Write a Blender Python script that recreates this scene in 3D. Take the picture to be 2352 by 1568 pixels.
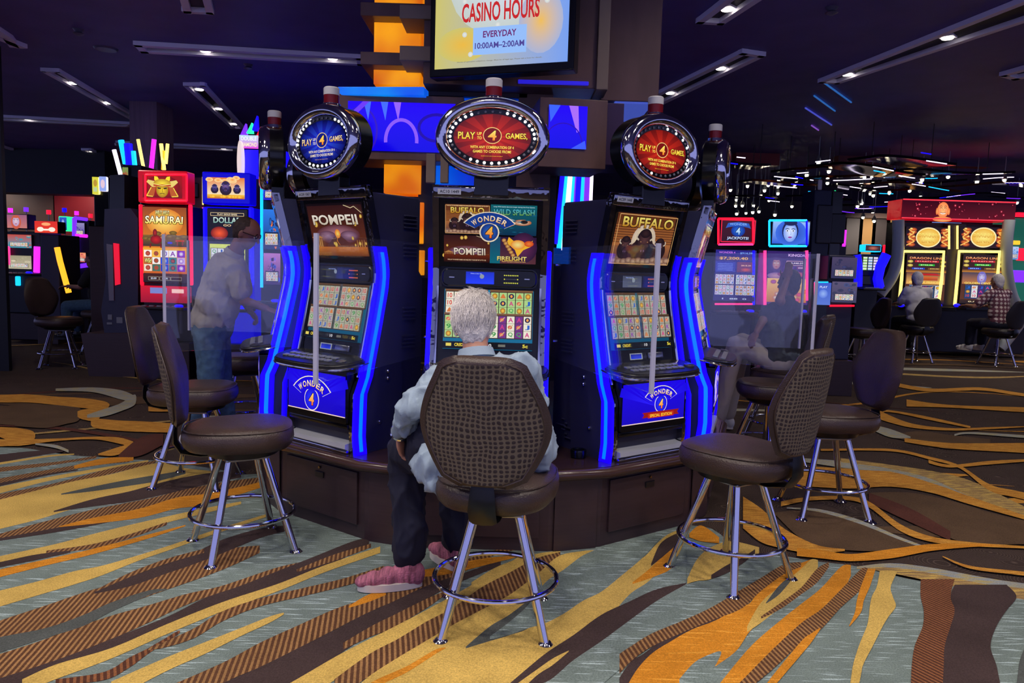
import bpy, bmesh, math, random
from mathutils import Vector, Matrix, noise
PI = math.pi
sc = bpy.context.scene
for o in list(bpy.data.objects): bpy.data.objects.remove(o)
# ------------------------------------------------------------------ camera
CAM_H, CAM_P, CAM_R, CAM_F = 1.5, math.radians(5.6), math.radians(1.7), 1740.0
cd = bpy.data.cameras.new('camera'); cd.sensor_width = 36; cd.lens = 36*CAM_F/2352; cd.clip_end = 200; cd.clip_start = .05
cam = bpy.data.objects.new('camera', cd); sc.collection.objects.link(cam)
_f = Vector((0, math.cos(CAM_P), -math.sin(CAM_P))); _u = Vector((0, math.sin(CAM_P), math.cos(CAM_P))); _r = Vector((1, 0, 0))
_rx = _r*math.cos(CAM_R) + _u*math.sin(CAM_R); _ux = -_r*math.sin(CAM_R) + _u*math.cos(CAM_R)
cam.matrix_world = Matrix(((_rx.x, _ux.x, -_f.x, 0), (_rx.y, _ux.y, -_f.y, 0), (_rx.z, _ux.z, -_f.z, CAM_H), (0, 0, 0, 1)))
sc.camera = cam
# ------------------------------------------------------------------ world, exposure
w = bpy.data.worlds.new('world'); sc.world = w; w.use_nodes = True
w.node_tree.nodes['Background'].inputs[0].default_value = (.17, .18, .40, 1)
w.node_tree.nodes['Background'].inputs[1].default_value = 2.0
sc.view_settings.view_transform = 'Standard'; sc.view_settings.look = 'None'
sc.view_settings.gamma = 1; sc.view_settings.use_curve_mapping = False
sc.view_settings.exposure = 0.0
sc.cycles.max_bounces = 5; sc.cycles.diffuse_bounces = 2; sc.cycles.glossy_bounces = 3; sc.cycles.use_adaptive_sampling = True; sc.cycles.adaptive_threshold = .06; sc.cycles.adaptive_min_samples = 12; sc.cycles.transparent_max_bounces = 12; sc.cycles.caustics_reflective = False; sc.cycles.caustics_refractive = False
CEIL = 4.0
# ------------------------------------------------------------------ house lights (ceiling downlights over the aisles, then added fill spots)
def spot(x, y, p, z=CEIL-.06, size=2.2, blend=.6, col=(1, .89, .79), r=.12, aim=None):
    l = bpy.data.lights.new('downlight_or_fill_spot', 'SPOT'); l.energy = p; l.spot_size = size; l.spot_blend = blend; l.color = col; l.shadow_soft_size = r
    o = bpy.data.objects.new('downlight_or_fill_spot', l); o.location = (x, y, z); sc.collection.objects.link(o)
    if aim: o.rotation_euler = (Vector(aim)-o.location).to_track_quat('-Z', 'Y').to_euler()
    return o
for x, y, p in [(-2.6, .8, 160), (-.6, .9, 200), (1.6, .7, 200), (-3.4, 2.6, 170), (3.6, 2.4, 170), (-.3, 2.4, 110), (1.9, 2.6, 120), (-1.7, 2.5, 110),
                (-4.6, 4.8, 170), (4.6, 4.9, 150), (-5.6, 8.2, 140), (4.8, 8.5, 150), (8.6, 10, 150), (1.2, 9.5, 70), (9.5, 14.5, 150), (13, 15, 120), (-10, 14, 130), (6, 13.5, 90)]:
    spot(x, y, p*.76)
for x, y, p in [(-11, 15.5, 120), (9.5, 20, 160), (-1.7, 3.6, 60), (1.3, 3.7, 60)]: spot(x, y, p, r=.2)  # extra unseen spots added to brighten dark areas
spot(10.4, 20.4, 150, z=3.2, aim=(10.4, 22, 1.3)); spot(7.6, 12.0, 120, size=1.6); spot(9.3, 12.0, 90, size=1.6)  # added wall wash for the right panels, two fill spots over the twin-cabinet players
for x in (-17.5, -14.5, -11.5): spot(x, 19.7, 90, z=3.3, aim=(x, 20.9, 1.4), size=2.4)  # unseen washers added to light the far left walls
# ------------------------------------------------------------------ pixel helpers: a spot in the frame -> a point in the room
def _ray(px, py):
    a = (px-1176)/CAM_F; b = -(py-784)/CAM_F
    return _f + _rx*a + _ux*b
def G(px, py, z=0):
    d = _ray(px, py); t = (z-CAM_H)/d.z
    return Vector((d.x*t, d.y*t, z))
def D(px, py, Y):
    d = _ray(px, py); t = Y/d.y
    return Vector((d.x*t, Y, CAM_H+d.z*t))
# ------------------------------------------------------------------ object helpers
def link(o): sc.collection.objects.link(o); return o
def tag(o, label=None, cat=None, group=None, kind=None):
    if label: o['label'] = label
    if cat: o['category'] = cat
    if group: o['group'] = group
    if kind: o['kind'] = kind
    return o
def thing(name, label, cat, loc=(0, 0, 0), rz=0, group=None):
    o = link(bpy.data.objects.new(name, None)); o.location = loc; o.rotation_euler = (0, 0, rz); o.empty_display_size = .1
    return tag(o, label, cat, group)
def obj(name, bm, mat, parent=None, smooth=True, ang=.6):
    me = bpy.data.meshes.new(name)
    if isinstance(bm, bmesh.types.BMesh):
        bm.normal_update(); bm.to_mesh(me); bm.free()
    else: me = bm
    for m in (mat if isinstance(mat, (list, tuple)) else [mat]): me.materials.append(m)
    if smooth:
        me.polygons.foreach_set('use_smooth', [True]*len(me.polygons)); me.set_sharp_from_angle(angle=ang)
    o = link(bpy.data.objects.new(name, me))
    if parent: o.parent = parent
    return o
def copy_tree(o, parent=None):
    c = link(o.copy())
    if parent: c.parent = parent
    for ch in list(o.children): copy_tree(ch, c)
    return c
def B(): return bmesh.new()
def box(bm, x0, x1, y0, y1, z0, z1, bev=0, seg=2, rot=None):
    r = bmesh.ops.create_cube(bm, size=1)['verts']
    M = Matrix.Translation(((x0+x1)/2, (y0+y1)/2, (z0+z1)/2)) @ (rot or Matrix()) @ Matrix.Diagonal((abs(x1-x0), abs(y1-y0), abs(z1-z0), 1))
    bmesh.ops.transform(bm, matrix=M, verts=r)
    if bev:
        e = list({e for v in r for e in v.link_edges})
        bmesh.ops.bevel(bm, geom=e, offset=bev, segments=seg, affect='EDGES', profile=.5)
    return bm
def basis(d):
    d = Vector(d).normalized(); a = Vector((0, 0, 1)) if abs(d.z) < .95 else Vector((1, 0, 0))
    u = a.cross(d).normalized(); return u, d.cross(u)
def tube(bm, pts, r, seg=10, closed=False, caps=True, flat=None):
    pts = [Vector(p) for p in pts]; n = len(pts); rings = []
    rr = r if isinstance(r, (list, tuple)) else [r]*n
    pu = None
    for i in range(n):
        d = (pts[(i+1) % n]-pts[i-1]) if closed else (pts[min(i+1, n-1)]-pts[max(i-1, 0)])
        d.normalize()
        if pu is None: u, v = basis(d)
        else:
            u = (pu-d*pu.dot(d)); u = u.normalized() if u.length > 1e-6 else basis(d)[0]; v = d.cross(u)
        pu = u
        fu, fv = flat if flat else (1, 1)
        rings.append([bm.verts.new(pts[i]+(u*math.cos(2*PI*k/seg)*fu+v*math.sin(2*PI*k/seg)*fv)*rr[i]) for k in range(seg)])
    for i in range(n if closed else n-1):
        a, b = rings[i], rings[(i+1) % n]
        for k in range(seg): bm.faces.new((a[k], a[(k+1) % seg], b[(k+1) % seg], b[k]))
    if caps and not closed:
        bm.faces.new(rings[0][::-1]); bm.faces.new(rings[-1])
    return bm
def lathe(bm, prof, seg=24, c=(0, 0, 0), axis='z', sx=1, sy=1):
    c = Vector(c); rings = []
    for r, z in prof:
        rg = []
        for k in range(seg):
            a = 2*PI*k/seg; x, y = r*math.cos(a)*sx, r*math.sin(a)*sy
            rg.append(bm.verts.new(c+(Vector((x, y, z)) if axis == 'z' else Vector((x, -z, y)))))
        rings.append(rg)
    for a, b in zip(rings, rings[1:]):
        for k in range(seg): bm.faces.new((a[k], a[(k+1) % seg], b[(k+1) % seg], b[k]))
    bm.faces.new(rings[0][::-1]); bm.faces.new(rings[-1])
    return bm
def ball(bm, c, r, s=(1, 1, 1), seg=16, rot=None):
    v = bmesh.ops.create_uvsphere(bm, u_segments=seg, v_segments=max(6, seg//2+1), radius=1)['verts']
    bmesh.ops.transform(bm, matrix=Matrix.Translation(c) @ (rot or Matrix()) @ Matrix.Diagonal((r*s[0], r*s[1], r*s[2], 1)), verts=v)
    return bm
def prism(bm, pts, y0, y1, axis='y'):
    """extrude a closed outline; axis x: pts are (y,z); y: (x,z); z: (x,y)"""
    f = {'x': lambda p, t: (t, p[0], p[1]), 'y': lambda p, t: (p[0], t, p[1]), 'z': lambda p, t: (p[0], p[1], t)}[axis]
    a = [bm.verts.new(f(p, y0)) for p in pts]; b = [bm.verts.new(f(p, y1)) for p in pts]
    n = len(pts)
    try: bm.faces.new(a); bm.faces.new(b[::-1])
    except ValueError: pass
    for i in range(n): bm.faces.new((a[i], b[i], b[(i+1) % n], a[(i+1) % n]))
    bmesh.ops.recalc_face_normals(bm, faces=bm.faces)
    return bm
def rrect(x0, x1, y0, y1, r, n=5):
    out = []
    for cx, cy, a0 in ((x1-r, y1-r, 0), (x0+r, y1-r, PI/2), (x0+r, y0+r, PI), (x1-r, y0+r, 1.5*PI)):
        for k in range(n+1):
            a = a0+PI/2*k/n; out.append((cx+r*math.cos(a), cy+r*math.sin(a)))
    return out
def lerp(tab, t):
    if t <= tab[0][0]: return tab[0][1]
    for (a, va), (b, vb) in zip(tab, tab[1:]):
        if t <= b: return va+(vb-va)*(t-a)/(b-a)
    return tab[-1][1]
def catmull(ps, n=8):
    ps = [tuple(p) for p in ps]; q = [ps[0]]+ps+[ps[-1]]; out = []
    for i in range(1, len(q)-2):
        for k in range(n):
            t = k/n; out.append(tuple(.5*(2*b+(c-a)*t+(2*a-5*b+4*c-d)*t*t+(3*b-a-3*c+d)*t**3) for a, b, c, d in zip(q[i-1], q[i], q[i+1], q[i+2])))
    out.append(ps[-1]); return out
# ------------------------------------------------------------------ materials
def lin(c):
    return tuple(((v/255)/12.92 if v/255 <= .04045 else (((v/255)+.055)/1.055)**2.4) for v in c[:3])
def mat(name, c, rough=.6, metal=0, emit=0, ecol=None, coat=0, spec=.5, noisy=0, scale=20, bump=0, bscale=60, aniso=None):
    m = bpy.data.materials.new(name); m.use_nodes = True; nt = m.node_tree; p = nt.nodes['Principled BSDF']
    cl = lin(c); p.inputs['Base Color'].default_value = (*cl, 1); p.inputs['Roughness'].default_value = rough; p.inputs['Metallic'].default_value = metal
    p.inputs['Specular IOR Level'].default_value = spec; p.inputs['Coat Weight'].default_value = coat
    if emit: p.inputs['Emission Color'].default_value = (*lin(ecol or c), 1); p.inputs['Emission Strength'].default_value = emit
    tc = nt.nodes.new('ShaderNodeTexCoord')
    if noisy:
        n = nt.nodes.new('ShaderNodeTexNoise'); n.inputs['Scale'].default_value = scale; n.inputs['Detail'].default_value = 5
        mp = nt.nodes.new('ShaderNodeMapping'); nt.links.new(tc.outputs['Object'], mp.inputs[0]); nt.links.new(mp.outputs[0], n.inputs[0])
        if aniso: mp.inputs['Scale'].default_value = aniso
        r = nt.nodes.new('ShaderNodeValToRGB'); nt.links.new(n.outputs[0], r.inputs[0])
        r.color_ramp.elements[0].position = .3; r.color_ramp.elements[1].position = .7
        r.color_ramp.elements[0].color = (*[v*(1-noisy) for v in cl], 1); r.color_ramp.elements[1].color = (*[min(1, v*(1+noisy)) for v in cl], 1)
        nt.links.new(r.outputs[0], p.inputs['Base Color'])
    if bump:
        n2 = nt.nodes.new('ShaderNodeTexNoise'); n2.inputs['Scale'].default_value = bscale; nt.links.new(tc.outputs['Object'], n2.inputs[0])
        b = nt.nodes.new('ShaderNodeBump'); b.inputs['Strength'].default_value = bump; b.inputs['Distance'].default_value = .01
        nt.links.new(n2.outputs[0], b.inputs['Height']); nt.links.new(b.outputs[0], p.inputs['Normal'])
    return m
def screen_mat(name, strength=1.0, rough=.12):
    m = bpy.data.materials.new(name); m.use_nodes = True; nt = m.node_tree; p = nt.nodes['Principled BSDF']
    a = nt.nodes.new('ShaderNodeVertexColor'); a.layer_name = 'Col'
    p.inputs['Base Color'].default_value = (.004, .004, .006, 1); p.inputs['Roughness'].default_value = rough; p.inputs['Specular IOR Level'].default_value = .35
    nt.links.new(a.outputs[0], p.inputs['Emission Color']); p.inputs['Emission Strength'].default_value = strength
    return m
def print_mat(name, rough=.5):
    m = bpy.data.materials.new(name); m.use_nodes = True; nt = m.node_tree; p = nt.nodes['Principled BSDF']
    a = nt.nodes.new('ShaderNodeVertexColor'); a.layer_name = 'Col'; nt.links.new(a.outputs[0], p.inputs['Base Color']); p.inputs['Roughness'].default_value = rough
    return m
def glass_mat(name, tint, haze=.014, rough=.03):
    m = bpy.data.materials.new(name); m.use_nodes = True; nt = m.node_tree; nt.nodes.remove(nt.nodes['Principled BSDF']); out = nt.nodes['Material Output']
    t = nt.nodes.new('ShaderNodeBsdfTransparent'); t.inputs[0].default_value = (*tint, 1)
    g = nt.nodes.new('ShaderNodeBsdfGlossy'); g.inputs['Roughness'].default_value = rough; g.inputs[0].default_value = (.9, .92, 1, 1)
    d = nt.nodes.new('ShaderNodeBsdfDiffuse'); d.inputs[0].default_value = (.55, .58, .75, 1)
    lw = nt.nodes.new('ShaderNodeLayerWeight'); lw.inputs[0].default_value = .5
    pw = nt.nodes.new('ShaderNodeMath'); pw.operation = 'POWER'; pw.inputs[1].default_value = 4.5; nt.links.new(lw.outputs['Facing'], pw.inputs[0])
    fr = nt.nodes.new('ShaderNodeMath'); fr.operation = 'MULTIPLY_ADD'; fr.inputs[1].default_value = .75; fr.inputs[2].default_value = .045; nt.links.new(pw.outputs[0], fr.inputs[0])
    mx = nt.nodes.new('ShaderNodeMixShader'); nt.links.new(fr.outputs[0], mx.inputs[0]); nt.links.new(t.outputs[0], mx.inputs[1]); nt.links.new(g.outputs[0], mx.inputs[2])
    m2 = nt.nodes.new('ShaderNodeMixShader'); m2.inputs[0].default_value = haze; nt.links.new(mx.outputs[0], m2.inputs[1]); nt.links.new(d.outputs[0], m2.inputs[2])
    nt.links.new(m2.outputs[0], out.inputs[0]); return m
M = dict(
    chrome_frame=mat('chrome_frame', (150, 150, 158), .06, 1, bump=.5, bscale=14),
    chrome=mat('chrome', (215, 215, 222), .09, 1), chrome_dull=mat('brushed_steel', (170, 172, 180), .28, 1), tray=mat('tray_metal', (206, 210, 222), .35, .35), black=mat('black_plastic', (16, 16, 19), .35),
    satin=mat('satin_black', (10, 10, 13), .22), cab=mat('cabinet_steel', (44, 44, 68), .42, .1, bump=.05, bscale=300), cab_dark=mat('dark_cabinet', (26, 25, 38), .4),
    leather=mat('brown_leather', (66, 51, 45), .36, bump=.25, bscale=160, noisy=.12, scale=9), darkleather=mat('dark_leather', (30, 24, 26), .4, bump=.2, bscale=160),
    wood=mat('espresso_laminate', (58, 42, 46), .38, noisy=.12, scale=4, aniso=(1, 1, 18)), woodtop=mat('dark_counter', (48, 32, 32), .22, noisy=.1, scale=6),
    nosing=mat('counter_nosing', (66, 46, 42), .22), led=mat('blue_led_diffuser', (0, 4, 60), .5, emit=2.4, ecol=(16, 0, 255), spec=.2), ledcore=mat('blue_led_core', (10, 60, 200), .3, emit=1.5, ecol=(0, 104, 255)),
    bulb=mat('lit_bulb', (255, 255, 255), .3, emit=1.5), bulboff=mat('unlit_bulb', (120, 120, 128), .25), red=mat('beacon_red', (120, 16, 24), .25), white=mat('beacon_white', (215, 212, 208), .35),
    screen=screen_mat('lit_screen', 1.0), screen_dim=screen_mat('lit_glass', .8), print=print_mat('printed_label'),
    glass=glass_mat('clear_acrylic', (.975, .98, .99)), edge=mat('frosted_acrylic_edge', (185, 185, 205), .5),
    skin=mat('skin', (196, 142, 118), .5, noisy=.06, scale=30), skin2=mat('tanned_skin', (150, 100, 84), .5, noisy=.06, scale=30), whitehair=mat('white_hair', (232, 226, 222), .75, noisy=.16, scale=60, aniso=(1, 1, .15), bump=.6, bscale=90),
    brownhair=mat('brown_hair', (62, 44, 38), .7, noisy=.3, scale=60, bump=.5), blackhair=mat('black_hair', (22, 18, 20), .55, noisy=.2, scale=60, bump=.5),
    denim_shirt=mat('pale_blue_shirt', (150, 168, 186), .85, noisy=.05, scale=8, bump=.1, bscale=200), navy=mat('navy_trousers', (16, 18, 44), .85, noisy=.1, scale=20), polo=mat('off_white_polo', (172, 164, 158), .85, noisy=.04, scale=12),
    jeans=mat('blue_jeans', (62, 92, 122), .85, noisy=.2, scale=30), shoe=mat('pink_knit', (176, 104, 124), .8, noisy=.55, scale=26, aniso=(3, .6, .6), bump=.5, bscale=120), sole=mat('white_sole', (222, 214, 206), .6),
    blackcloth=mat('black_cloth', (24, 22, 26), .85), khaki=mat('pale_trousers', (200, 188, 172), .85), whitecloth=mat('white_cloth', (215, 212, 212), .85),
    redcab=mat('red_cabinet', (190, 12, 30), .25, emit=.35, ecol=(255, 10, 40)), bluecab=mat('blue_cabinet', (12, 10, 200), .25, emit=.5, ecol=(10, 0, 255)), silver=mat('silver_trim', (150, 155, 160), .35, .6),
)
def glow(name, c, s=1.0): return mat(name, c, .4, emit=s, ecol=c)
# ------------------------------------------------------------------ carpet
def carpet(name, c, kind='plain', c2=None, ang=0.0):
    m = bpy.data.materials.new(name); m.use_nodes = True; nt = m.node_tree; L = nt.links; p = nt.nodes['Principled BSDF']
    p.inputs['Roughness'].default_value = .95; p.inputs['Specular IOR Level'].default_value = .12
    tc = nt.nodes.new('ShaderNodeTexCoord'); N = nt.nodes.new
    fine = N('ShaderNodeTexNoise'); fine.inputs['Scale'].default_value = 170; fine.inputs['Detail'].default_value = 2; L.new(tc.outputs['Object'], fine.inputs[0])
    broad = N('ShaderNodeTexNoise'); broad.inputs['Scale'].default_value = 3.5; L.new(tc.outputs['Object'], broad.inputs[0])
    def ramp(src, a, b, p0, p1):
        r = N('ShaderNodeValToRGB'); r.color_ramp.elements[0].position = p0; r.color_ramp.elements[1].position = p1
        r.color_ramp.elements[0].color = (*a, 1); r.color_ramp.elements[1].color = (*b, 1); L.new(src, r.inputs[0]); return r.outputs[0]
    base = lin(c); col = ramp(broad.outputs[0], [v*.84 for v in base], [v*1.12 for v in base], .3, .7)
    mp = N('ShaderNodeMapping'); L.new(tc.outputs['Object'], mp.inputs[0]); mp.inputs['Rotation'].default_value = (0, 0, ang)
    if kind == 'streak':
        mp.inputs['Scale'].default_value = (7, 95, 1); n = N('ShaderNodeTexNoise'); n.inputs['Scale'].default_value = 1; n.inputs['Detail'].default_value = 1; L.new(mp.outputs[0], n.inputs[0])
        f = ramp(n.outputs[0], (0, 0, 0), (1, 1, 1), .60, .67); mx = N('ShaderNodeMixRGB'); L.new(f, mx.inputs[0]); L.new(col, mx.inputs[1]); mx.inputs[2].default_value = (*lin(c2), 1); col = mx.outputs[0]
    if kind == 'rib':
        wv = N('ShaderNodeTexWave'); wv.bands_direction = 'X'; wv.inputs['Scale'].default_value = 15; wv.inputs['Distortion'].default_value = .4; L.new(mp.outputs[0], wv.inputs[0])
        f = ramp(wv.outputs[0], (0, 0, 0), (1, 1, 1), .3, .55); mx = N('ShaderNodeMixRGB'); L.new(f, mx.inputs[0]); L.new(col, mx.inputs[1]); mx.inputs[2].default_value = (*lin(c2), 1); col = mx.outputs[0]
    if kind == 'mottle':
        mp.inputs['Scale'].default_value = (9, 60, 1); n = N('ShaderNodeTexNoise'); n.inputs['Scale'].default_value = 1; n.inputs['Detail'].default_value = 4; L.new(mp.outputs[0], n.inputs[0])
        f = ramp(n.outputs[0], (0, 0, 0), (1, 1, 1), .45, .6); mx = N('ShaderNodeMixRGB'); L.new(f, mx.inputs[0]); L.new(col, mx.inputs[1]); mx.inputs[2].default_value = (*lin(c2), 1); col = mx.outputs[0]
    if kind == 'swirl':
        v = N('ShaderNodeTexVoronoi'); v.inputs['Scale'].default_value = 3.2; L.new(tc.outputs['Object'], v.inputs[0])
        ml = N('ShaderNodeMath'); ml.operation = 'MULTIPLY'; ml.inputs[1].default_value = 160; L.new(v.outputs['Distance'], ml.inputs[0])
        sn = N('ShaderNodeMath'); sn.operation = 'SINE'; L.new(ml.outputs[0], sn.inputs[0])
        f = ramp(sn.outputs[0], (0, 0, 0), (1, 1, 1), .7, 1); mx = N('ShaderNodeMixRGB'); L.new(f, mx.inputs[0]); L.new(col, mx.inputs[1]); mx.inputs[2].default_value = (*lin(c2), 1); col = mx.outputs[0]
    mul = N('ShaderNodeMixRGB'); mul.blend_type = 'MULTIPLY'; mul.inputs[0].default_value = 1; L.new(col, mul.inputs[1]); L.new(ramp(fine.outputs[0], (.72,)*3, (1.18,)*3, .3, .7), mul.inputs[2])
    L.new(mul.outputs[0], p.inputs['Base Color'])
    b = N('ShaderNodeBump'); b.inputs['Strength'].default_value = .5; b.inputs['Distance'].default_value = .004; L.new(fine.outputs[0], b.inputs['Height']); L.new(b.outputs[0], p.inputs['Normal'])
    return m
CK = dict(far=0, grey=1, yel=2, org=3, rib=4, drk=5, rust=6, tan=7, mid=8, gold=9, blue=10, gslate=11, wine=12)
CMATS = [carpet('carpet_dark_swirl', (62, 50, 46), 'swirl', (92, 78, 70)), carpet('carpet_blue_grey', (118, 132, 128), 'streak', (172, 190, 192), -.74), carpet('carpet_yellow', (206, 172, 92)),
         carpet('carpet_orange', (206, 134, 40), 'streak', (228, 160, 60), -.85), carpet('carpet_ribbed_brown', (158, 118, 76), 'rib', (92, 62, 44), -.17), carpet('carpet_dark', (70, 56, 55)),
         carpet('carpet_rust', (142, 92, 60), 'rib', (84, 52, 40), -.5), carpet('carpet_tan', (150, 122, 84), 'mottle', (205, 172, 92), -.3), carpet('carpet_mid_brown', (92, 72, 54)),
         carpet('carpet_gold', (188, 128, 52), 'mottle', (214, 156, 66), .1), carpet('carpet_pale_blue', (150, 156, 158), 'mottle', (176, 162, 110), .2), carpet('carpet_slate', (84, 88, 86)), carpet('carpet_wine', (88, 52, 44))]
fv, ff, fm, = [], [], []
lay = [0]
def quadstrip(L, R, k, z=None):
    if z is None: lay[0] += 1; z = .0006+lay[0]*.00006
    b = len(fv)
    for a, c in zip(L, R): fv.append((a[0], a[1], z)); fv.append((c[0], c[1], z))
    for i in range(len(L)-1): ff.append((b+2*i, b+2*i+1, b+2*i+3, b+2*i+2)); fm.append(CK[k])
CR = {0: (0, 0, 1), 1: (0, 900, .426), 2: (700, 1050, .4252), 3: (1450, 850, .458)}
def HS(k, cr, pts, z=None, vert=False):
    x0, y0, s = CR[cr]; P = []
    for a, b, c in pts:
        if vert: P.append((y0+a*s, x0+b*s, x0+c*s))
        else: P.append((x0+a*s, y0+b*s, y0+c*s))
    def ext(p, q, t):  # extend past the frame edge
        d = (t-p[0])/(p[0]-q[0]); return tuple(u+(u-v)*d for u, v in zip(p, q))
    if not vert:
        if P[0][0] <= 1: P.insert(0, ext(P[0], P[1], -260))
        if P[-1][0] >= 2350: P.append(ext(P[-1], P[-2], 2600))
    elif P[-1][0] >= 1560: P.append(ext(P[-1], P[-2], 1900))
    P = catmull(P, 7); L, R = [], []
    jit = random.Random(len(fv))
    for a, b, c in P:
        if not vert: b, c = min(b, 2100), min(c, 2100); L.append(G(a, b)); R.append(G(a, max(c, b+.5)))
        else: L.append(G(b, a)); R.append(G(c, a))
    quadstrip(L, R, k, z)
# room floor slab
FX0, FX1, FY0, FY1 = -22, 26, -3, 26
fv += [(FX0, FY0, 0), (FX1, FY0, 0), (FX1, FY1, 0), (FX0, FY1, 0)]; ff.append((0, 1, 2, 3)); fm.append(0)
rn = random.Random(4)
for i in range(150):
    y0 = rn.uniform(4.5, 23); xs = rn.uniform(-18, 20); ln = rn.uniform(2, 7); A = rn.uniform(.1, .55); kf = rn.uniform(.6, 1.8); ph = rn.uniform(0, 6.3); sl = rn.uniform(-.25, .25)
    wd = rn.choice([.03, .05, .09, .14, .2]); k = rn.choice(['gold', 'gold', 'gold', 'blue', 'mid', 'mid', 'wine', 'tan'])
    if k == 'mid': wd *= 2.2
    if y0 > 13: k = rn.choice(['gold', 'mid', 'tan', 'blue', 'mid'])
    L, R = [], []
    for j in range(41):
        t = j/40; x = xs+ln*(t-.5); y = y0+A*math.sin(kf*x+ph)+sl*(x-xs); hw = wd*(.15+math.sin(PI*t)**.7)*.75
        L.append((x, y+hw)); R.append((x, y-hw))
    quadstrip(L, R, k)
# far zone right of the base (traced)
for k, pts in [('mid', [(1200, 620, 650), (1400, 620, 720), (1600, 660, 850), (1800, 720, 880), (1970, 760, 880)]), ('wine', [(1190, 620, 670), (1400, 700, 770), (1600, 815, 862)]),
    ('blue', [(840, 445, 462), (1100, 465, 500), (1300, 500, 520), (1500, 540, 580), (1700, 630, 680), (1840, 690, 700)]), ('tan', [(1050, 445, 465), (1300, 480, 500), (1500, 510, 550), (1700, 560, 640), (1970, 690, 735)]),
    ('gold', [(770, 530, 580), (900, 510, 590), (1100, 510, 600), (1300, 515, 590), (1500, 570, 620), (1700, 640, 680), (1970, 735, 755)]),
    ('mid', [(720, 720, 730), (850, 710, 850), (1000, 730, 900), (1200, 790, 915), (1400, 870, 900), (1480, 890, 895)]),
    ('gold', [(560, 640, 800), (650, 700, 870), (750, 790, 900), (850, 850, 920), (950, 890, 925), (1070, 905, 915)]),
    ('blue', [(780, 695, 700), (950, 705, 720), (1150, 760, 780), (1350, 845, 860), (1510, 905, 915)]),
    ('gold', [(750, 665, 690), (900, 640, 660), (1100, 640, 660), (1200, 670, 700), (1350, 780, 815), (1500, 840, 868), (1700, 870, 890), (1970, 890, 902)]),
    ('org', [(830, 900, 940), (950, 910, 952), (1100, 930, 966), (1300, 905, 952), (1500, 880, 915), (1700, 878, 895), (1850, 886, 890)]),
    ('gold', [(1240, 205, 250), (1400, 270, 292), (1600, 295, 307), (1800, 290, 300), (1970, 285, 290)]), ('gold', [(1170, 205, 222), (1300, 205, 215), (1500, 240, 255), (1700, 285, 295)]),
    ('mid', [(1300, 330, 340), (1450, 310, 370), (1600, 330, 400), (1800, 350, 380)]), ('gold', [(1370, 345, 365), (1600, 370, 398), (1970, 370, 420)]),
    ('gold', [(950, 400, 410), (1300, 400, 412), (1500, 440, 455), (1650, 485, 500), (1800, 580, 612), (1970, 620, 655)]), ('gold', [(1490, 455, 472), (1600, 480, 494), (1800, 460, 478), (1970, 452, 465)]),
    ('blue', [(1200, 275, 300), (1300, 300, 342), (1400, 338, 345)]), ('gold', [(1380, 150, 186), (1600, 178, 192), (1970, 190, 215)]), ('gold', [(1300, 60, 80), (1500, 95, 112), (1750, 90, 105), (1970, 120, 135)]),
    ('blue', [(1620, 325, 335), (1700, 315, 325), (1970, 330, 345)]), ('gold', [(1560, 940, 945), (1700, 990, 1005), (1970, 1020, 1040)])]:
    HS(k, 3, pts)
# far zone left (traced)
for k, pts in [('mid', [(0, 80, 180), (200, 75, 190), (400, 80, 170), (440, 110, 130)]), ('gold', [(0, 20, 62), (150, 18, 62), (300, 30, 75), (450, 38, 92), (560, 55, 105), (590, 70, 80)]),
    ('gold', [(418, 110, 140), (450, 100, 155), (520, 92, 160), (560, 90, 110)]), ('gold', [(490, 160, 185), (520, 150, 202), (650, 160, 216), (780, 165, 222), (930, 175, 226)]),
    ('blue', [(470, 128, 145), (560, 98, 138), (650, 66, 110), (720, 20, 80), (735, 30, 50)]), ('blue', [(300, -14, 0), (500, -20, 6), (650, -5, 45), (725, 25, 60)]),
    ('gold', [(0, 195, 250), (90, 200, 285), (170, 215, 275), (190, 235, 250)]), ('gold', [(0, 262, 300), (120, 262, 296), (300, 258, 272), (500, 248, 262), (640, 252, 285), (720, 275, 310)]),
    ('gold', [(530, 340, 348), (620, 310, 350), (720, 280, 310)]), ('wine', [(640, 345, 365), (760, 250, 350), (880, 230, 290)]), ('gold', [(800, 60, 110), (860, 55, 112), (930, 65, 110)]), ('blue', [(190, 283, 292), (300, 292, 310), (370, 320, 335)]),
    ('mid', [(80, 150, 190), (250, 145, 200), (390, 150, 170)])]:
    HS(k, 1, pts)
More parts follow.
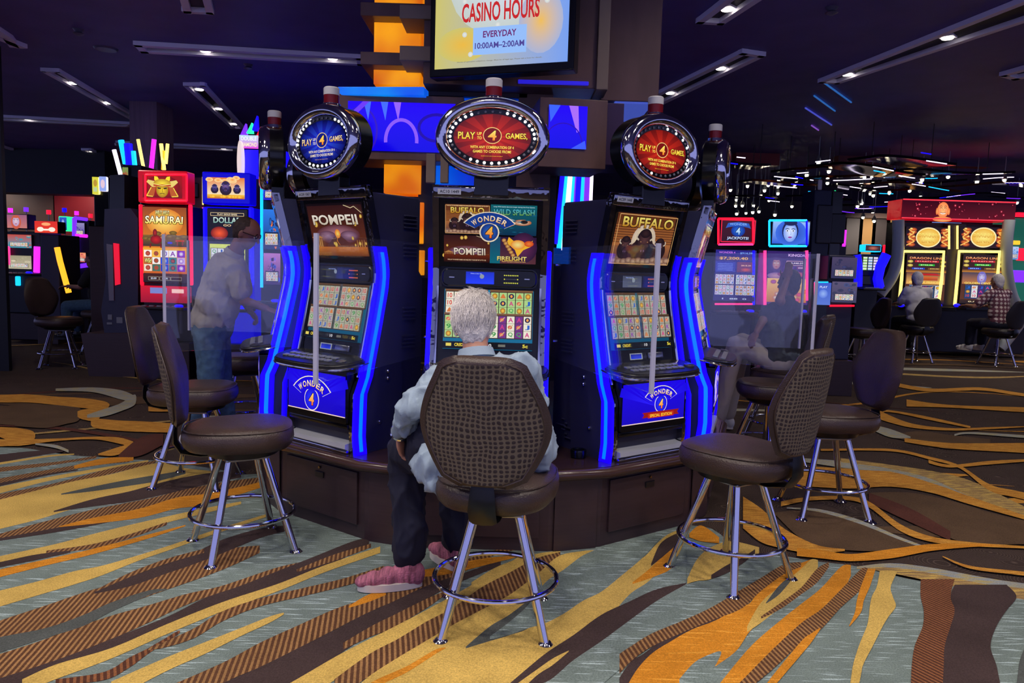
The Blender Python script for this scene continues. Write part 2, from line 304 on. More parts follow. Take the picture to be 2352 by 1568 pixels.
# near zone
fz = [(0, 1030), (55, 1032), (106, 1040), (170, 1049), (238, 1053), (300, 1058), (358, 1061), (426, 1070), (520, 1085), (600, 1108), (700, 1150), (1000, 1200), (1400, 1195), (1601, 1212), (1647, 1226), (1679, 1253), (1725, 1276), (1798, 1281), (1862, 1292), (1954, 1303), (2000, 1313), (2091, 1335), (2183, 1349), (2256, 1363), (2352, 1381)]
fz += [(2900, 1450), (3500, 1530)]
HS('grey', 0, [(a, b, 2100) for a, b in fz], z=.0006+.00006*(lay[0]+1)); lay[0] += 1
HS('tan', 3, [(1130, 1000, 1005), (1250, 985, 1018), (1450, 1005, 1058), (1700, 1045, 1112), (1970, 1095, 1162)])
HS('blue', 3, [(1130, 995, 1002), (1300, 978, 1000), (1500, 1000, 1028), (1800, 1055, 1088), (1970, 1080, 1105)])
for k, pts in [('drk', [(0, 345, 390), (130, 330, 365), (250, 322, 345), (340, 322, 330)]), ('yel', [(0, 388, 400), (250, 350, 360), (400, 340, 346)]), ('rib', [(0, 415, 440), (300, 385, 400), (520, 352, 365)]),
    ('rib', [(0, 475, 515), (250, 430, 455), (520, 385, 405), (700, 360, 385)]), ('drk', [(0, 500, 518), (250, 450, 460), (420, 425, 432)]), ('org', [(400, 405, 422), (560, 365, 398), (720, 360, 378)]), ('yel', [(0, 520, 556), (250, 470, 492), (500, 425, 442), (800, 375, 386)]),
    ('rib', [(0, 560, 590), (300, 500, 520), (600, 420, 450), (840, 378, 390)]), ('yel', [(0, 590, 750), (200, 540, 700), (400, 490, 640), (600, 452, 600), (850, 392, 530), (1000, 420, 490), (1200, 440, 470)]),
    ('gslate', [(330, 558, 564), (500, 520, 545), (700, 480, 515), (850, 455, 490), (1000, 430, 450)]), ('grey', [(550, 600, 640), (800, 530, 600), (1100, 470, 560), (1400, 450, 500)]), ('drk', [(290, 652, 658), (500, 588, 628), (700, 545, 602), (900, 490, 560), (1100, 450, 512), (1300, 430, 470)]),
    ('rib', [(0, 776, 812), (200, 720, 770), (500, 645, 700), (800, 585, 640), (1000, 535, 590), (1200, 495, 545), (1400, 470, 505)]), ('drk', [(0, 800, 814), (300, 745, 768), (600, 690, 710), (900, 610, 632), (1200, 545, 562)]),
    ('org', [(320, 735, 740), (500, 690, 722), (750, 640, 690), (950, 580, 640), (1100, 560, 620), (1300, 520, 560), (1420, 490, 520)]), ('yel', [(0, 898, 932), (300, 832, 872), (500, 778, 838), (700, 728, 782), (900, 682, 716), (1100, 638, 666), (1300, 600, 615)]),
    ('rib', [(250, 868, 884), (500, 832, 856), (700, 778, 800), (900, 712, 728)]), ('drk', [(0, 930, 958), (200, 888, 918), (380, 868, 878)]), ('org', [(0, 970, 1012), (250, 915, 948), (500, 858, 888), (800, 780, 802), (1000, 728, 735)]),
    ('yel', [(0, 1085, 1172), (200, 1036, 1112), (400, 980, 1052), (550, 950, 1002), (750, 892, 922), (950, 828, 852), (1150, 758, 780), (1450, 665, 680)]),
    ('rib', [(0, 1248, 1345), (250, 1165, 1290), (500, 1080, 1210), (700, 1030, 1150), (900, 970, 1080), (1100, 900, 1010), (1250, 855, 950), (1400, 840, 880)]), ('drk', [(510, 1092, 1102), (700, 1012, 1062), (900, 938, 992), (1050, 878, 940), (1200, 808, 882), (1400, 748, 800), (1550, 730, 760)]),
    ('rib', [(520, 1080, 1090), (700, 988, 1012), (900, 912, 938), (1100, 858, 880)]), ('rib', [(0, 1430, 1562), (200, 1365, 1500), (400, 1290, 1430), (600, 1222, 1350), (800, 1165, 1260), (1000, 1105, 1165), (1200, 1058, 1092), (1500, 958, 1000), (1700, 918, 942)]),
    ('gslate', [(0, 1338, 1422), (250, 1288, 1342), (450, 1218, 1278), (600, 1150, 1200), (800, 1085, 1112), (900, 1075, 1080)]), ('drk', [(0, 1562, 1640), (200, 1498, 1572), (400, 1428, 1502), (600, 1348, 1422), (900, 1228, 1300), (1100, 1128, 1212), (1300, 1058, 1160), (1500, 978, 1082), (1700, 898, 992), (1900, 818, 882), (1990, 800, 830)]),
    ('rib', [(1600, 970, 985), (1800, 890, 925), (2000, 830, 850)]), ('yel', [(120, 1568, 1640), (300, 1488, 1568), (600, 1398, 1455), (900, 1268, 1322), (1200, 1148, 1198), (1500, 1048, 1088), (1750, 948, 986), (2050, 845, 880)]),
    ('rust', [(300, 1568, 1600), (560, 1528, 1572), (700, 1448, 1502), (800, 1398, 1428), (950, 1310, 1330), (970, 1305, 1310)]), ('rib', [(800, 1400, 1410), (900, 1358, 1392), (1050, 1288, 1342), (1200, 1198, 1252), (1400, 1128, 1172), (1650, 1068, 1112), (1850, 1020, 1062), (2070, 950, 1000)]),
    ('yel', [(600, 1580, 1680), (900, 1448, 1522), (1100, 1368, 1432), (1300, 1288, 1332), (1450, 1228, 1262), (1530, 1205, 1215)]), ('rib', [(900, 1610, 1780), (1200, 1478, 1592), (1400, 1370, 1502), (1600, 1278, 1402), (1800, 1188, 1300), (1950, 1138, 1222), (2110, 1090, 1150), (2400, 960, 1040), (2650, 870, 900), (2800, 850, 862)]),
    ('org', [(1880, 1170, 1180), (1980, 1110, 1150), (2080, 1080, 1110)]), ('drk', [(1150, 1610, 1900), (1400, 1502, 1700), (1600, 1402, 1568), (1800, 1302, 1450), (1950, 1222, 1350), (2110, 1150, 1252), (2300, 1060, 1130), (2500, 990, 1030), (2700, 920, 950)]),
    ('rib', [(1850, 1370, 1405), (2000, 1280, 1335), (2110, 1225, 1292), (2300, 1130, 1180), (2420, 1080, 1092)]), ('yel', [(1450, 1650, 1780), (1600, 1568, 1690), (1800, 1450, 1575), (1950, 1370, 1475), (2110, 1290, 1400), (2300, 1190, 1270), (2500, 1080, 1140), (2650, 990, 1040), (2800, 900, 960)])]:
    HS(k, 1, pts)
for k, pts in [('org', [(450, 650, 660), (650, 620, 660), (800, 590, 640), (1000, 555, 590), (1150, 545, 552)]), ('yel', [(900, 690, 760), (1050, 600, 690), (1250, 535, 600), (1380, 520, 545)]),
    ('rib', [(160, 1218, 1330), (350, 1080, 1200), (500, 1000, 1102), (650, 908, 1012), (800, 828, 922), (950, 720, 842), (1100, 640, 762), (1250, 560, 650), (1380, 525, 548)]),
    ('yel', [(250, 1290, 1600), (350, 1200, 1600), (500, 1102, 1600), (650, 1012, 1600), (800, 922, 1500), (950, 842, 1400), (1100, 762, 1290), (1250, 650, 1180), (1370, 548, 1080), (1500, 520, 960), (1560, 515, 900)]),
    ('yel', [(1400, 700, 1050), (1550, 640, 950), (1700, 600, 820), (1820, 560, 720), (1900, 480, 640), (1960, 430, 560), (2030, 400, 440)]),
    ('gslate', [(870, 1040, 1050), (1000, 930, 1010), (1100, 870, 980), (1220, 780, 930), (1300, 740, 800)]), ('grey', [(1000, 985, 1000), (1100, 910, 978), (1200, 820, 942), (1300, 690, 912), (1400, 620, 860), (1500, 545, 792), (1600, 505, 742), (1700, 490, 662), (1820, 455, 560), (1930, 420, 440)]),
    ('grey', [(1240, 1218, 1500), (1400, 1120, 1400), (1600, 930, 1250), (1750, 760, 1120), (1850, 690, 1040), (2000, 560, 960), (2060, 500, 930)]),
    ('drk', [(1050, 1290, 1330), (1140, 1212, 1245), (1300, 1078, 1235), (1450, 978, 1115), (1600, 868, 1012), (1750, 796, 900), (1900, 728, 792), (2060, 693, 700)]), ('yel', [(1150, 1240, 1300), (1250, 1168, 1200), (1340, 1105, 1140), (1425, 1062, 1068)]),
    ('org', [(1770, 690, 700), (1880, 600, 662), (1980, 490, 612), (2020, 470, 500)]), ('drk', [(1870, 590, 602), (1920, 480, 562), (2000, 428, 492), (2040, 425, 440)]), ('org', [(300, 1270, 1330), (400, 1215, 1255), (550, 1148, 1182), (700, 1060, 1085), (760, 1045, 1050)])]:
    HS(k, 2, pts)
for k, pts in [('yel', [(280, 1060, 1085), (330, 960, 1070), (400, 900, 1060), (500, 870, 1000), (640, 900, 930)]), ('org', [(290, 830, 850), (350, 790, 870), (440, 850, 880)]), ('drk', [(400, 1040, 1060), (480, 990, 1030), (560, 950, 980), (620, 910, 930)]),
    ('drk', [(-60, 1560, 1700), (0, 1475, 1640), (60, 1440, 1560), (200, 1335, 1420), (350, 1275, 1335), (460, 1240, 1265), (560, 1180, 1200)]), ('org', [(-40, 1640, 1900), (20, 1530, 1900), (100, 1440, 1820), (200, 1375, 1700), (300, 1318, 1610), (400, 1280, 1530), (460, 1250, 1490), (530, 1205, 1420), (590, 1185, 1330), (640, 1120, 1280), (700, 1060, 1180), (800, 1000, 1100), (900, 962, 1010)]),
    ('grey', [(240, 1568, 1700), (320, 1480, 1680), (420, 1432, 1500), (450, 1428, 1440)]), ('grey', [(380, 1530, 1800), (440, 1490, 1700), (520, 1430, 1620), (600, 1340, 1540), (700, 1230, 1420), (800, 1130, 1330), (900, 1060, 1250), (1000, 985, 1120)]),
    ('yel', [(580, 1300, 1330), (650, 1180, 1282), (750, 1095, 1205), (850, 1010, 1140), (900, 963, 1080), (935, 965, 1000)]), ('gslate', [(675, 1180, 1186), (740, 1095, 1140), (800, 1045, 1070)]), ('rib', [(650, 1250, 1262), (750, 1180, 1212), (850, 1105, 1140), (930, 1010, 1080), (990, 975, 1000)]),
    ('rib', [(-60, 1440, 1540), (0, 1400, 1476), (100, 1338, 1405), (250, 1275, 1335), (400, 1205, 1272), (550, 1115, 1212), (650, 1055, 1122), (760, 990, 1040), (850, 975, 1000)]),
    ('org', [(400, 1650, 1900), (460, 1568, 1760), (600, 1400, 1565), (750, 1268, 1432), (850, 1188, 1332), (950, 1108, 1262), (1050, 1000, 1142), (1100, 990, 1045)]), ('rib', [(480, 1640, 1720), (560, 1568, 1640), (700, 1425, 1525), (850, 1285, 1385), (950, 1215, 1315), (1050, 1115, 1205), (1150, 1012, 1112), (1185, 1008, 1030)]),
    ('org', [(640, 1650, 1720), (700, 1560, 1625), (850, 1378, 1445), (900, 1338, 1384), (945, 1308, 1318)])]:
    HS(k, 3, pts)
for k, pts in [('org', [(1010, 1185, 1225), (1100, 1150, 1195), (1170, 1130, 1165), (1230, 1120, 1150), (1300, 1090, 1095)]), ('yel', [(1020, 1245, 1335), (1100, 1230, 1300), (1150, 1205, 1310), (1200, 1195, 1325), (1250, 1190, 1290), (1300, 1180, 1260), (1400, 1140, 1210), (1500, 1110, 1160), (1600, 1095, 1140)]),
    ('rust', [(1062, 1450, 1620), (1150, 1450, 1600), (1220, 1465, 1620), (1300, 1460, 1600), (1400, 1420, 1570), (1500, 1405, 1565), (1600, 1400, 1560)]), ('drk', [(1090, 1620, 1880), (1150, 1600, 1930), (1220, 1620, 1880), (1300, 1600, 1830), (1400, 1570, 1800), (1500, 1565, 1830), (1600, 1560, 1850)]),
    ('gslate', [(1400, 1975, 2100), (1480, 1945, 2100), (1600, 1930, 2100)])]:
    HS(k, 3, pts, vert=True)
me = bpy.data.meshes.new('floor'); me.from_pydata(fv, [], ff); me.update()
me.polygons.foreach_set('material_index', fm)
for p in me.polygons:
    if p.normal.z < 0: p.flip()
for m in CMATS: me.materials.append(m)
fl = link(bpy.data.objects.new('floor', me)); tag(fl, kind='structure')
# ------------------------------------------------------------------ ceiling and walls
mceil = mat('ceiling_paint', (96, 84, 150), .62, noisy=.12, scale=2); mceil2 = mat('gloss_ceiling', (12, 9, 12), .12, .7, bump=.5, bscale=1.3)
mwall = mat('dark_wall', (50, 40, 58), .7); mwood = mat('brown_wall_panel', (86, 56, 42), .55, noisy=.15, scale=2); mred = mat('red_wall', (130, 14, 22), .55)
def struct(name, bm, m, parent=None):
    o = obj(name, bm, m, parent, smooth=False)
    if not parent: tag(o, kind='structure')
    return o
b = B(); box(b, FX0, FX1, FY0, FY1, CEIL, CEIL+.2); struct('ceiling', b, mceil)
b = B(); box(b, FX0, FX1, FY1, FY1+.2, 0, CEIL); struct('wall_back', b, mwall)
# lowered soffits and the coloured wall bays beyond the left machines
a, c = D(-60, 425, 19), D(262, 452, 19)
b = B(); box(b, a.x, c.x, 18.6, 19.2, c.z, CEIL); struct('trim_1', b, mat('soffit_grey_green', (34, 38, 44), .6))
a, c = D(5, 440, 21), D(124, 520, 21)
b = B(); box(b, a.x, c.x, 21, 21.2, 0, a.z); struct('wall_far_brown', b, mwood)
a, c = D(124, 440, 20.9), D(262, 520, 20.9)
b = B(); box(b, a.x, c.x+2, 20.9, 21.1, 0, a.z); struct('wall_far_red', b, mred)
# right: tan and brown wall panels
for i, (x0, x1, cl) in enumerate([(1946, 1976, (92, 84, 80)), (1976, 2006, (190, 140, 70)), (2006, 2038, (60, 48, 44)), (2038, 2064, (190, 140, 70))]):
    a, c = D(x0, 500, 22), D(x1, 600, 22); b = B(); box(b, a.x, c.x, 22, 22.1, 0, a.z); struct('wall_far_%s' % ['grey', 'tan', 'brown', 'tan_narrow'][i], b, mat('panel_%d' % i, cl, .6))
a, c = D(1940, 488, 21.8), D(2068, 503, 21.8); b = B(); box(b, a.x, c.x, 21.7, 22, c.z, a.z); struct('trim_2', b, mwood)
# ------------------------------------------------------------------ recessed light troughs in the ceiling
mtr = mat('trough_rim', (240, 236, 255), .5); mlamp = glow('downlight_glow', (255, 244, 225), 6)
mrec = mat('trough_recess', (26, 22, 34), .6)
def trough(label, quad, lamps, w=.13):
    """quad: near/far corners on the ceiling as pixels (a,b one end, c,d other end)"""
    q = [G(x, y, CEIL) for x, y in quad]; c0 = sum(q, Vector())/4
    t = thing('light_trough', label, 'ceiling light', (c0.x, c0.y, CEIL-.004), 0, 'recessed light troughs')
    q = [p-c0 for p in q]
    def rail(p0, p1, ww, nm):
        b = B(); d = (p1-p0).normalized(); n = Vector((-d.y, d.x, 0))
        if n.dot(-(p0+p1)/2) < 0: n = -n
        v = [p0, p1, p1+n*ww, p0+n*ww]; lo = [b.verts.new((s.x, s.y, -.05)) for s in v]; hi = [b.verts.new((s.x, s.y, .0)) for s in v]
        b.faces.new(lo); b.faces.new(hi[::-1])
        for i in range(4): b.faces.new((lo[i], lo[(i+1) % 4], hi[(i+1) % 4], hi[i]))
        bmesh.ops.recalc_face_normals(b, faces=b.faces); obj(nm, b, mtr, t, smooth=False)
    wid = min((q[0]-q[1]).length, (q[2]-q[3]).length); ww = min(w, wid*.25)
    rail(q[0], q[3], ww, 'rail'); rail(q[1], q[2], ww, 'rail'); rail(q[0], q[1], ww, 'end_rail'); rail(q[3], q[2], ww, 'end_rail')
    b = B(); v = [b.verts.new((p.x*.985, p.y*.985, .002)) for p in q]; v2 = [b.verts.new((p.x*.985, p.y*.985, -.004)) for p in q]
    b.faces.new(v); b.faces.new(v2[::-1]); [b.faces.new((v[i], v[(i+1) % 4], v2[(i+1) % 4], v2[i])) for i in range(4)]; bmesh.ops.recalc_face_normals(b, faces=b.faces); obj('recess', b, mrec, t, smooth=False)
    for x, y in lamps:
        p = G(x, y, CEIL)-c0; mid = (q[0]+q[1]+q[2]+q[3])/4; ax = ((q[3]+q[2])-(q[0]+q[1])).normalized(); p = mid+ax*(p-mid).dot(ax)
        b = B(); lathe(b, [(.05, -.02), (wid*.36, -.022), (wid*.36, -.004), (.05, -.004)], 4, p); pl = obj('lamp_plate', b, mtr, t, smooth=False)
        b = B(); lathe(b, [(.03, -.035), (.055, -.034), (.06, -.02), (.03, -.02)], 14, p); obj('downlight', b, mlamp, t)
        q0 = G(x, y, CEIL)
TR = [('long trough left of the tower with two lamps', [(305, 92), (325, 112), (838, 142), (835, 124)], [(470, 110), (765, 131)]),
 ('blue-lit trough pointing at the left machines, three lamps', [(92, 154), (136, 156), (356, 287), (320, 280)], [(165, 186), (247, 232), (310, 270)]),
 ('thin trough running off the left edge', [(-60, 259), (-60, 268), (300, 286), (318, 280)], [(52, 266)]),
 ('short trough between the two left ones, three lamps', [(420, 188), (470, 188), (562, 290), (532, 290)], [(458, 201), (503, 246), (537, 281)]),
 ('trough end at the top edge left of the tower', [(408, -30), (480, -30), (492, 22), (422, 18)], []),
 ('trough corner at the far upper left', [(-60, 20), (-60, 60), (45, 101), (30, 80)], []),
 ('short trough at the top edge right of the tower', [(1598, 42), (1660, 46), (1760, -20), (1690, -30)], [(1670, 14)]),
 ('trough behind the round sign on the right, two lamps', [(1405, 260), (1415, 284), (1760, 118), (1705, 110)], [(1457, 255), (1562, 211), (1667, 153)]),
 ('longest trough at upper right, two lamps', [(1878, 181), (1925, 184), (2400, 24), (2400, -30)], [(1940, 165), (2163, 79)]),
 ('trough end at the right edge', [(2295, 165), (2330, 175), (2450, 150), (2450, 120)], []),
 ('dim red-lit trough beyond the left machines', [(-40, 318), (-40, 332), (200, 398), (220, 398)], [(45, 347), (103, 366), (155, 380), (198, 395)]),
 ('faint trough low at the left edge', [(-40, 366), (-40, 376), (180, 424), (200, 422)], [(30, 384), (84, 397), (130, 409), (174, 420)]),
 ('small trough above the neon sticks', [(186, 340), (210, 340), (300, 384), (282, 384)], [(213, 346), (252, 363)]),
 ('thin far trough left of the wheel sign', [(265, 322), (268, 330), (548, 343), (548, 336)], [(515, 339)])]
for a in TR: trough(*a)
msm = mat('ceiling_fitting', (90, 88, 110), .4)
for i, (x, y, l) in enumerate([(180, 67, 'small sprinkler head left of the long trough'), (243, 111, 'flat white disc on the ceiling near the left troughs'), (570, 148, 'small sprinkler head below the long trough'), (1911, 17, 'small round camera near the top right')]):
    p = G(x, y, CEIL); b = B()
    if i == 1: lathe(b, [(.12, -.02), (.14, 0), (.1, .0)], 18)
    else: lathe(b, [(.02, -.07), (.06, -.05), (.03, -.03), (.06, 0)], 12)
    o = obj(['sprinkler_head', 'ceiling_disc', 'sprinkler_head', 'dome_camera'][i], b, msm); o.location = p; tag(o, l, 'ceiling fitting')
# ------------------------------------------------------------------ drawing on flat screens: coloured shapes in one mesh
_glyph = {}
def glyph(s):
    if s not in _glyph:
        cu = bpy.data.curves.new('t', 'FONT'); cu.body = s; cu.resolution_u = 3; cu.offset = .022; cu.size = 1
        o = bpy.data.objects.new('t', cu); sc.collection.objects.link(o)
        me = bpy.data.meshes.new_from_object(o.evaluated_get(bpy.context.evaluated_depsgraph_get()))
        vs = [(v.co.x, v.co.y) for v in me.vertices]; fs = [tuple(p.vertices) for p in me.polygons]
        bpy.data.objects.remove(o); bpy.data.curves.remove(cu); bpy.data.meshes.remove(me)
        if vs:
            x0 = min(v[0] for v in vs); x1 = max(v[0] for v in vs); y0 = min(v[1] for v in vs); y1 = max(v[1] for v in vs)
            vs = [((x-(x0+x1)/2)/max(x1-x0, 1e-6), (y-(y0+y1)/2)/max(y1-y0, 1e-6)) for x, y in vs]
            asp = (x1-x0)/max(y1-y0, 1e-6)
        else: asp = 1
        _glyph[s] = (vs, fs, asp)
    return _glyph[s]
class Cv:
    """flat artwork, metres, origin at the middle; z = layer height"""
    def __init__(s): s.v = []; s.f = []; s.c = []; s.l = 0
    def face(s, pts, cols):
        b = len(s.v); s.v += [(x, y, s.l) for x, y in pts]; s.f.append(tuple(range(b, b+len(pts)))); s.c.append([lin(c) for c in cols])
    def up(s): s.l += .0002
    def rect(s, x0, y0, x1, y1, c, c2=None, horiz=False):
        s.up(); c2 = c2 or c
        s.face([(x0, y0), (x1, y0), (x1, y1), (x0, y1)], [c, c2, c2, c] if horiz else [c, c, c2, c2])
    def poly(s, pts, c, cols=None): s.up(); s.face(pts, cols or [c]*len(pts))
    def ell(s, cx, cy, rx, ry, c, c2=None, n=22, a0=0, a1=2*PI):
        """disc, c at the middle, c2 at the rim"""
        s.up(); c2 = c2 or c; P = [(cx+rx*math.cos(a0+(a1-a0)*k/n), cy+ry*math.sin(a0+(a1-a0)*k/n)) for k in range(n+1)]
        for k in range(n): s.face([(cx, cy), P[k], P[k+1]], [c, c2, c2])
    def ring(s, cx, cy, rx, ry, w, c, n=32, a0=0, a1=2*PI):
        s.up()
        for k in range(n):
            a, b = a0+(a1-a0)*k/n, a0+(a1-a0)*(k+1)/n
            s.face([(cx+rx*math.cos(a), cy+ry*math.sin(a)), (cx+rx*math.cos(b), cy+ry*math.sin(b)), (cx+(rx-w)*math.cos(b), cy+(ry-w)*math.sin(b)), (cx+(rx-w)*math.cos(a), cy+(ry-w)*math.sin(a))], [c]*4)
    def line(s, pts, w, c):
        s.up()
        for (x0, y0), (x1, y1) in zip(pts, pts[1:]):
            d = math.hypot(x1-x0, y1-y0) or 1; nx, ny = -(y1-y0)/d*w/2, (x1-x0)/d*w/2
            s.face([(x0+nx, y0+ny), (x1+nx, y1+ny), (x1-nx, y1-ny), (x0-nx, y0-ny)], [c]*4)
    def frame(s, x0, y0, x1, y1, w, c): s.line([(x0, y0), (x1, y0), (x1, y1), (x0, y1), (x0, y0)], w, c)
    def text(s, t, cx, cy, w, h, c, c2=None, sh=0, rot=0):
        vs, fs, asp = glyph(t); s.up(); c2 = c2 or c
        if w is None: w = asp*h
        b = len(s.v); cr, sr = math.cos(rot), math.sin(rot)
        for x, y in vs:
            X = x*w+y*h*sh; Y = y*h; s.v.append((cx+X*cr-Y*sr, cy+X*sr+Y*cr, s.l))
        la, lb = lin(c), lin(c2)
        for f in fs:
            s.f.append(tuple(b+i for i in f)); s.c.append([tuple(p+(q-p)*(vs[i][1]+.5) for p, q in zip(la, lb)) for i in f])
    def otext(s, t, cx, cy, w, h, c, c2=None, oc=(0, 0, 0), o=.06, sh=0):
        for dx, dy in ((1, -1), (-1, -1), (1, 1), (-1, 1)): s.text(t, cx+dx*o*h, cy+dy*o*h, w, h, oc, None, sh)
        s.text(t, cx, cy, w, h, c, c2, sh)
    def arct(s, t, cx, cy, r, a0, a1, h, w, c, c2=None, oc=None):
        n = len(t)
        for i, ch in enumerate(t):
            a = a0+(a1-a0)*i/(n-1); x, y = cx+r*math.sin(a), cy+r*math.cos(a)
            if oc: s.text(ch, x+h*.07, y-h*.07, w, h, oc, None, 0, -a)
            s.text(ch, x, y, w, h, c, c2, 0, -a)
    def build(s, name, m, parent, M):
        me = bpy.data.meshes.new(name); me.from_pydata(s.v, [], s.f); ca = me.color_attributes.new('Col', 'FLOAT_COLOR', 'CORNER')
        buf = []
        for cs in s.c:
            for c in cs: buf += [c[0], c[1], c[2], 1]
        ca.data.foreach_set('color', buf); me.transform(M); me.update(); me.materials.append(m)
        o = link(bpy.data.objects.new(name, me)); o.parent = parent
        return o
def plane_m(o, ux, uy):
    ux, uy, o = Vector(ux).normalized(), Vector(uy).normalized(), Vector(o); n = ux.cross(uy)
    return Matrix(((ux.x, uy.x, n.x, o.x), (ux.y, uy.y, n.y, o.y), (ux.z, uy.z, n.z, o.z), (0, 0, 0, 1)))
def front(y, x=0, z=0): return plane_m((x, y, z), (1, 0, 0), (0, 0, 1))
rd = random.Random(11)
# ---------------------------------------------------------------- pieces of artwork
def a_four(c, x, y, r):
    c.ell(x, y, r, r, (30, 110, 220), (8, 40, 120)); c.ring(x, y, r*1.02, r*1.02, r*.07, (240, 226, 190)); c.otext('4', x, y, r*.82, r*1.25, (255, 96, 10), (255, 214, 90), (60, 20, 10), .05, .08)
def a_wonder(c, x, y, w, glowc=(20, 60, 150), flat=False):
    """banner with WONDER over a round 4"""
    r = w*.62; cy = y-r*.62; pts = []
    for k in range(13): a = -.82+1.64*k/12; pts.append((x+r*1.18*math.sin(a), cy+r*1.18*math.cos(a)))
    low = []
    for k in range(13): a = .66-1.32*k/12; low.append((x+r*.80*math.sin(a), cy+r*.80*math.cos(a)))
    def banner(col, g):
        c.up()
        up_ = [(x+(px-x)*g, y+(py-y)*g) for px, py in pts]; lo_ = [(x+(px-x)*g, y+(py-y)*g) for px, py in low][::-1]
        for i in range(12): c.face([lo_[i], lo_[i+1], up_[i+1], up_[i]], [col]*4)
    banner((246, 232, 206), 1.05); 
    c.ell(x, cy+r*.5, w*.215, w*.215, (246, 232, 206)); banner(glowc, 1.0)
    if flat: c.ell(x, cy+r*.5, w*.198, w*.198, (40, 60, 255), glowc); c.otext('4', x, cy+r*.5, w*.15, w*.23, (255, 96, 20), (255, 220, 120), (20, 10, 120), .05, .08)
    else: a_four(c, x, cy+r*.5, w*.195)
    c.arct('WONDER', x, cy, r*.985, -.56, .56, w*.115, w*.105, (250, 200, 130), (255, 240, 215), (60, 10, 20))
def a_bison(c, x, y, s, dark=(28, 18, 26), hi=(92, 58, 60)):
    c.ell(x, y-s*.25, s*.62, s*.6, dark, (44, 26, 30)); c.ell(x, y+s*.12, s*.46, s*.5, hi, dark); c.ell(x, y+s*.42, s*.3, s*.2, (60, 38, 40), dark)
    c.line([(x-s*.34, y+s*.12), (x-s*.5, y+s*.22), (x-s*.46, y+s*.4)], s*.08, (206, 190, 170)); c.line([(x+s*.34, y+s*.12), (x+s*.5, y+s*.22), (x+s*.46, y+s*.4)], s*.08, (206, 190, 170))
    c.ell(x, y-s*.28, s*.2, s*.24, (70, 44, 60), dark); c.ell(x-s*.08, y-s*.34, s*.03, s*.045, (130, 100, 140)); c.ell(x+s*.08, y-s*.34, s*.03, s*.045, (130, 100, 140))
    c.ell(x-s*.2, y+s*.05, s*.035, s*.02, (190, 130, 90)); c.ell(x+s*.2, y+s*.05, s*.035, s*.02, (190, 130, 90))
    for k in (-2, -1, 0, 1, 2): c.line([(x+k*s*.12, y-s*.5), (x+k*s*.17, y-s*.85)], s*.06, (46, 28, 34))
def a_buffalo(c, x0, y0, x1, y1, title=True, tc=((255, 238, 120), (190, 120, 20))):
    w, h = x1-x0, y1-y0; mx = (x0+x1)/2
    c.rect(x0, y0, x1, y1, (150, 92, 52), (96, 46, 24)); c.rect(x0, y0, x1, y0+h*.42, (58, 40, 60), (176, 108, 60))
    for k in range(7): c.rect(x0, y0+h*(.45+.05*k), x1, y0+h*(.465+.05*k), (178, 106, 52))
    c.rect(x0, y0, x1, y0+h*.16, (190, 150, 128), (120, 86, 80)); c.ell(mx, y0+h*.5, w*.2, h*.3, (255, 236, 180), (214, 190, 170))
    a_bison(c, mx-w*.29, y0+h*.36, h*.32); a_bison(c, mx+w*.29, y0+h*.36, h*.32); c.ell(mx, y0+h*.25, w*.24, h*.26, (40, 24, 30), (60, 36, 36)); a_bison(c, mx, y0+h*.44, h*.46)
    for k in range(12): c.ell(x0+w*(.05+.9*k/11), y0+h*.06+rd.uniform(0, h*.05), w*.06, h*.06, (206, 168, 140), (120, 80, 66))
    c.frame(x0+w*.01, y0+h*.02, x1-w*.01, y1-h*.02, h*.015, (232, 176, 110))
    if title: c.otext('BUFFALO', mx, y1-h*.16, w*.86, h*.2, tc[1], tc[0], (50, 26, 10), .06)
def a_pompeii(c, x0, y0, x1, y1, big=True):
    w, h = x1-x0, y1-y0; mx = (x0+x1)/2
    c.rect(x0, y0, x1, y1, (110, 50, 24), (52, 22, 24)); c.ell(mx, y0+h*.42, w*.4, h*.2, (190, 130, 150), (92, 44, 50)); c.ell(mx-w*.2, y0+h*.4, w*.16, h*.1, (168, 128, 160), (100, 60, 80)); c.ell(mx+w*.2, y0+h*.4, w*.16, h*.1, (168, 128, 160), (100, 60, 80))
    c.poly([(mx-w*.22, y0+h*.22), (mx+w*.22, y0+h*.22), (mx+w*.03, y0+h*.42), (mx-w*.03, y0+h*.42)], (90, 46, 44)); c.ell(mx, y0+h*.44, w*.05, h*.09, (255, 226, 110), (240, 120, 30)); c.line([(mx, y0+h*.42), (mx-w*.03, y0+h*.3), (mx+w*.01, y0+h*.22)], h*.012, (255, 160, 50))
    for k in range(5): c.rect(x0+w*(.03+.035*k), y0+h*.18, x0+w*(.05+.035*k), y0+h*.36, (214, 156, 84), (150, 90, 50))
    c.poly([(x0, y0+h*.36), (x0+w*.22, y0+h*.36), (x0+w*.1, y0+h*.44)], (190, 130, 70))
    for k in range(4): c.rect(x1-w*(.05+.04*k), y0+h*.18, x1-w*(.03+.04*k), y0+h*.32, (200, 140, 76), (140, 84, 46))
    c.rect(x0, y0, x1, y0+h*.18, (120, 60, 22), (206, 116, 44))
    for k in range(9): q = rd.uniform(.02, .055)*w; c.ell(x0+w*rd.random(), y0+h*rd.uniform(.06, .95), q*.7, q*.8, (255, 228, 120), (206, 150, 50))
    c.line([(x0+w*.7, y1), (x0+w*.82, y1-h*.06), (x0+w*.88, y1-h*.03), (x1, y1-h*.16)], h*.012, (250, 226, 180))
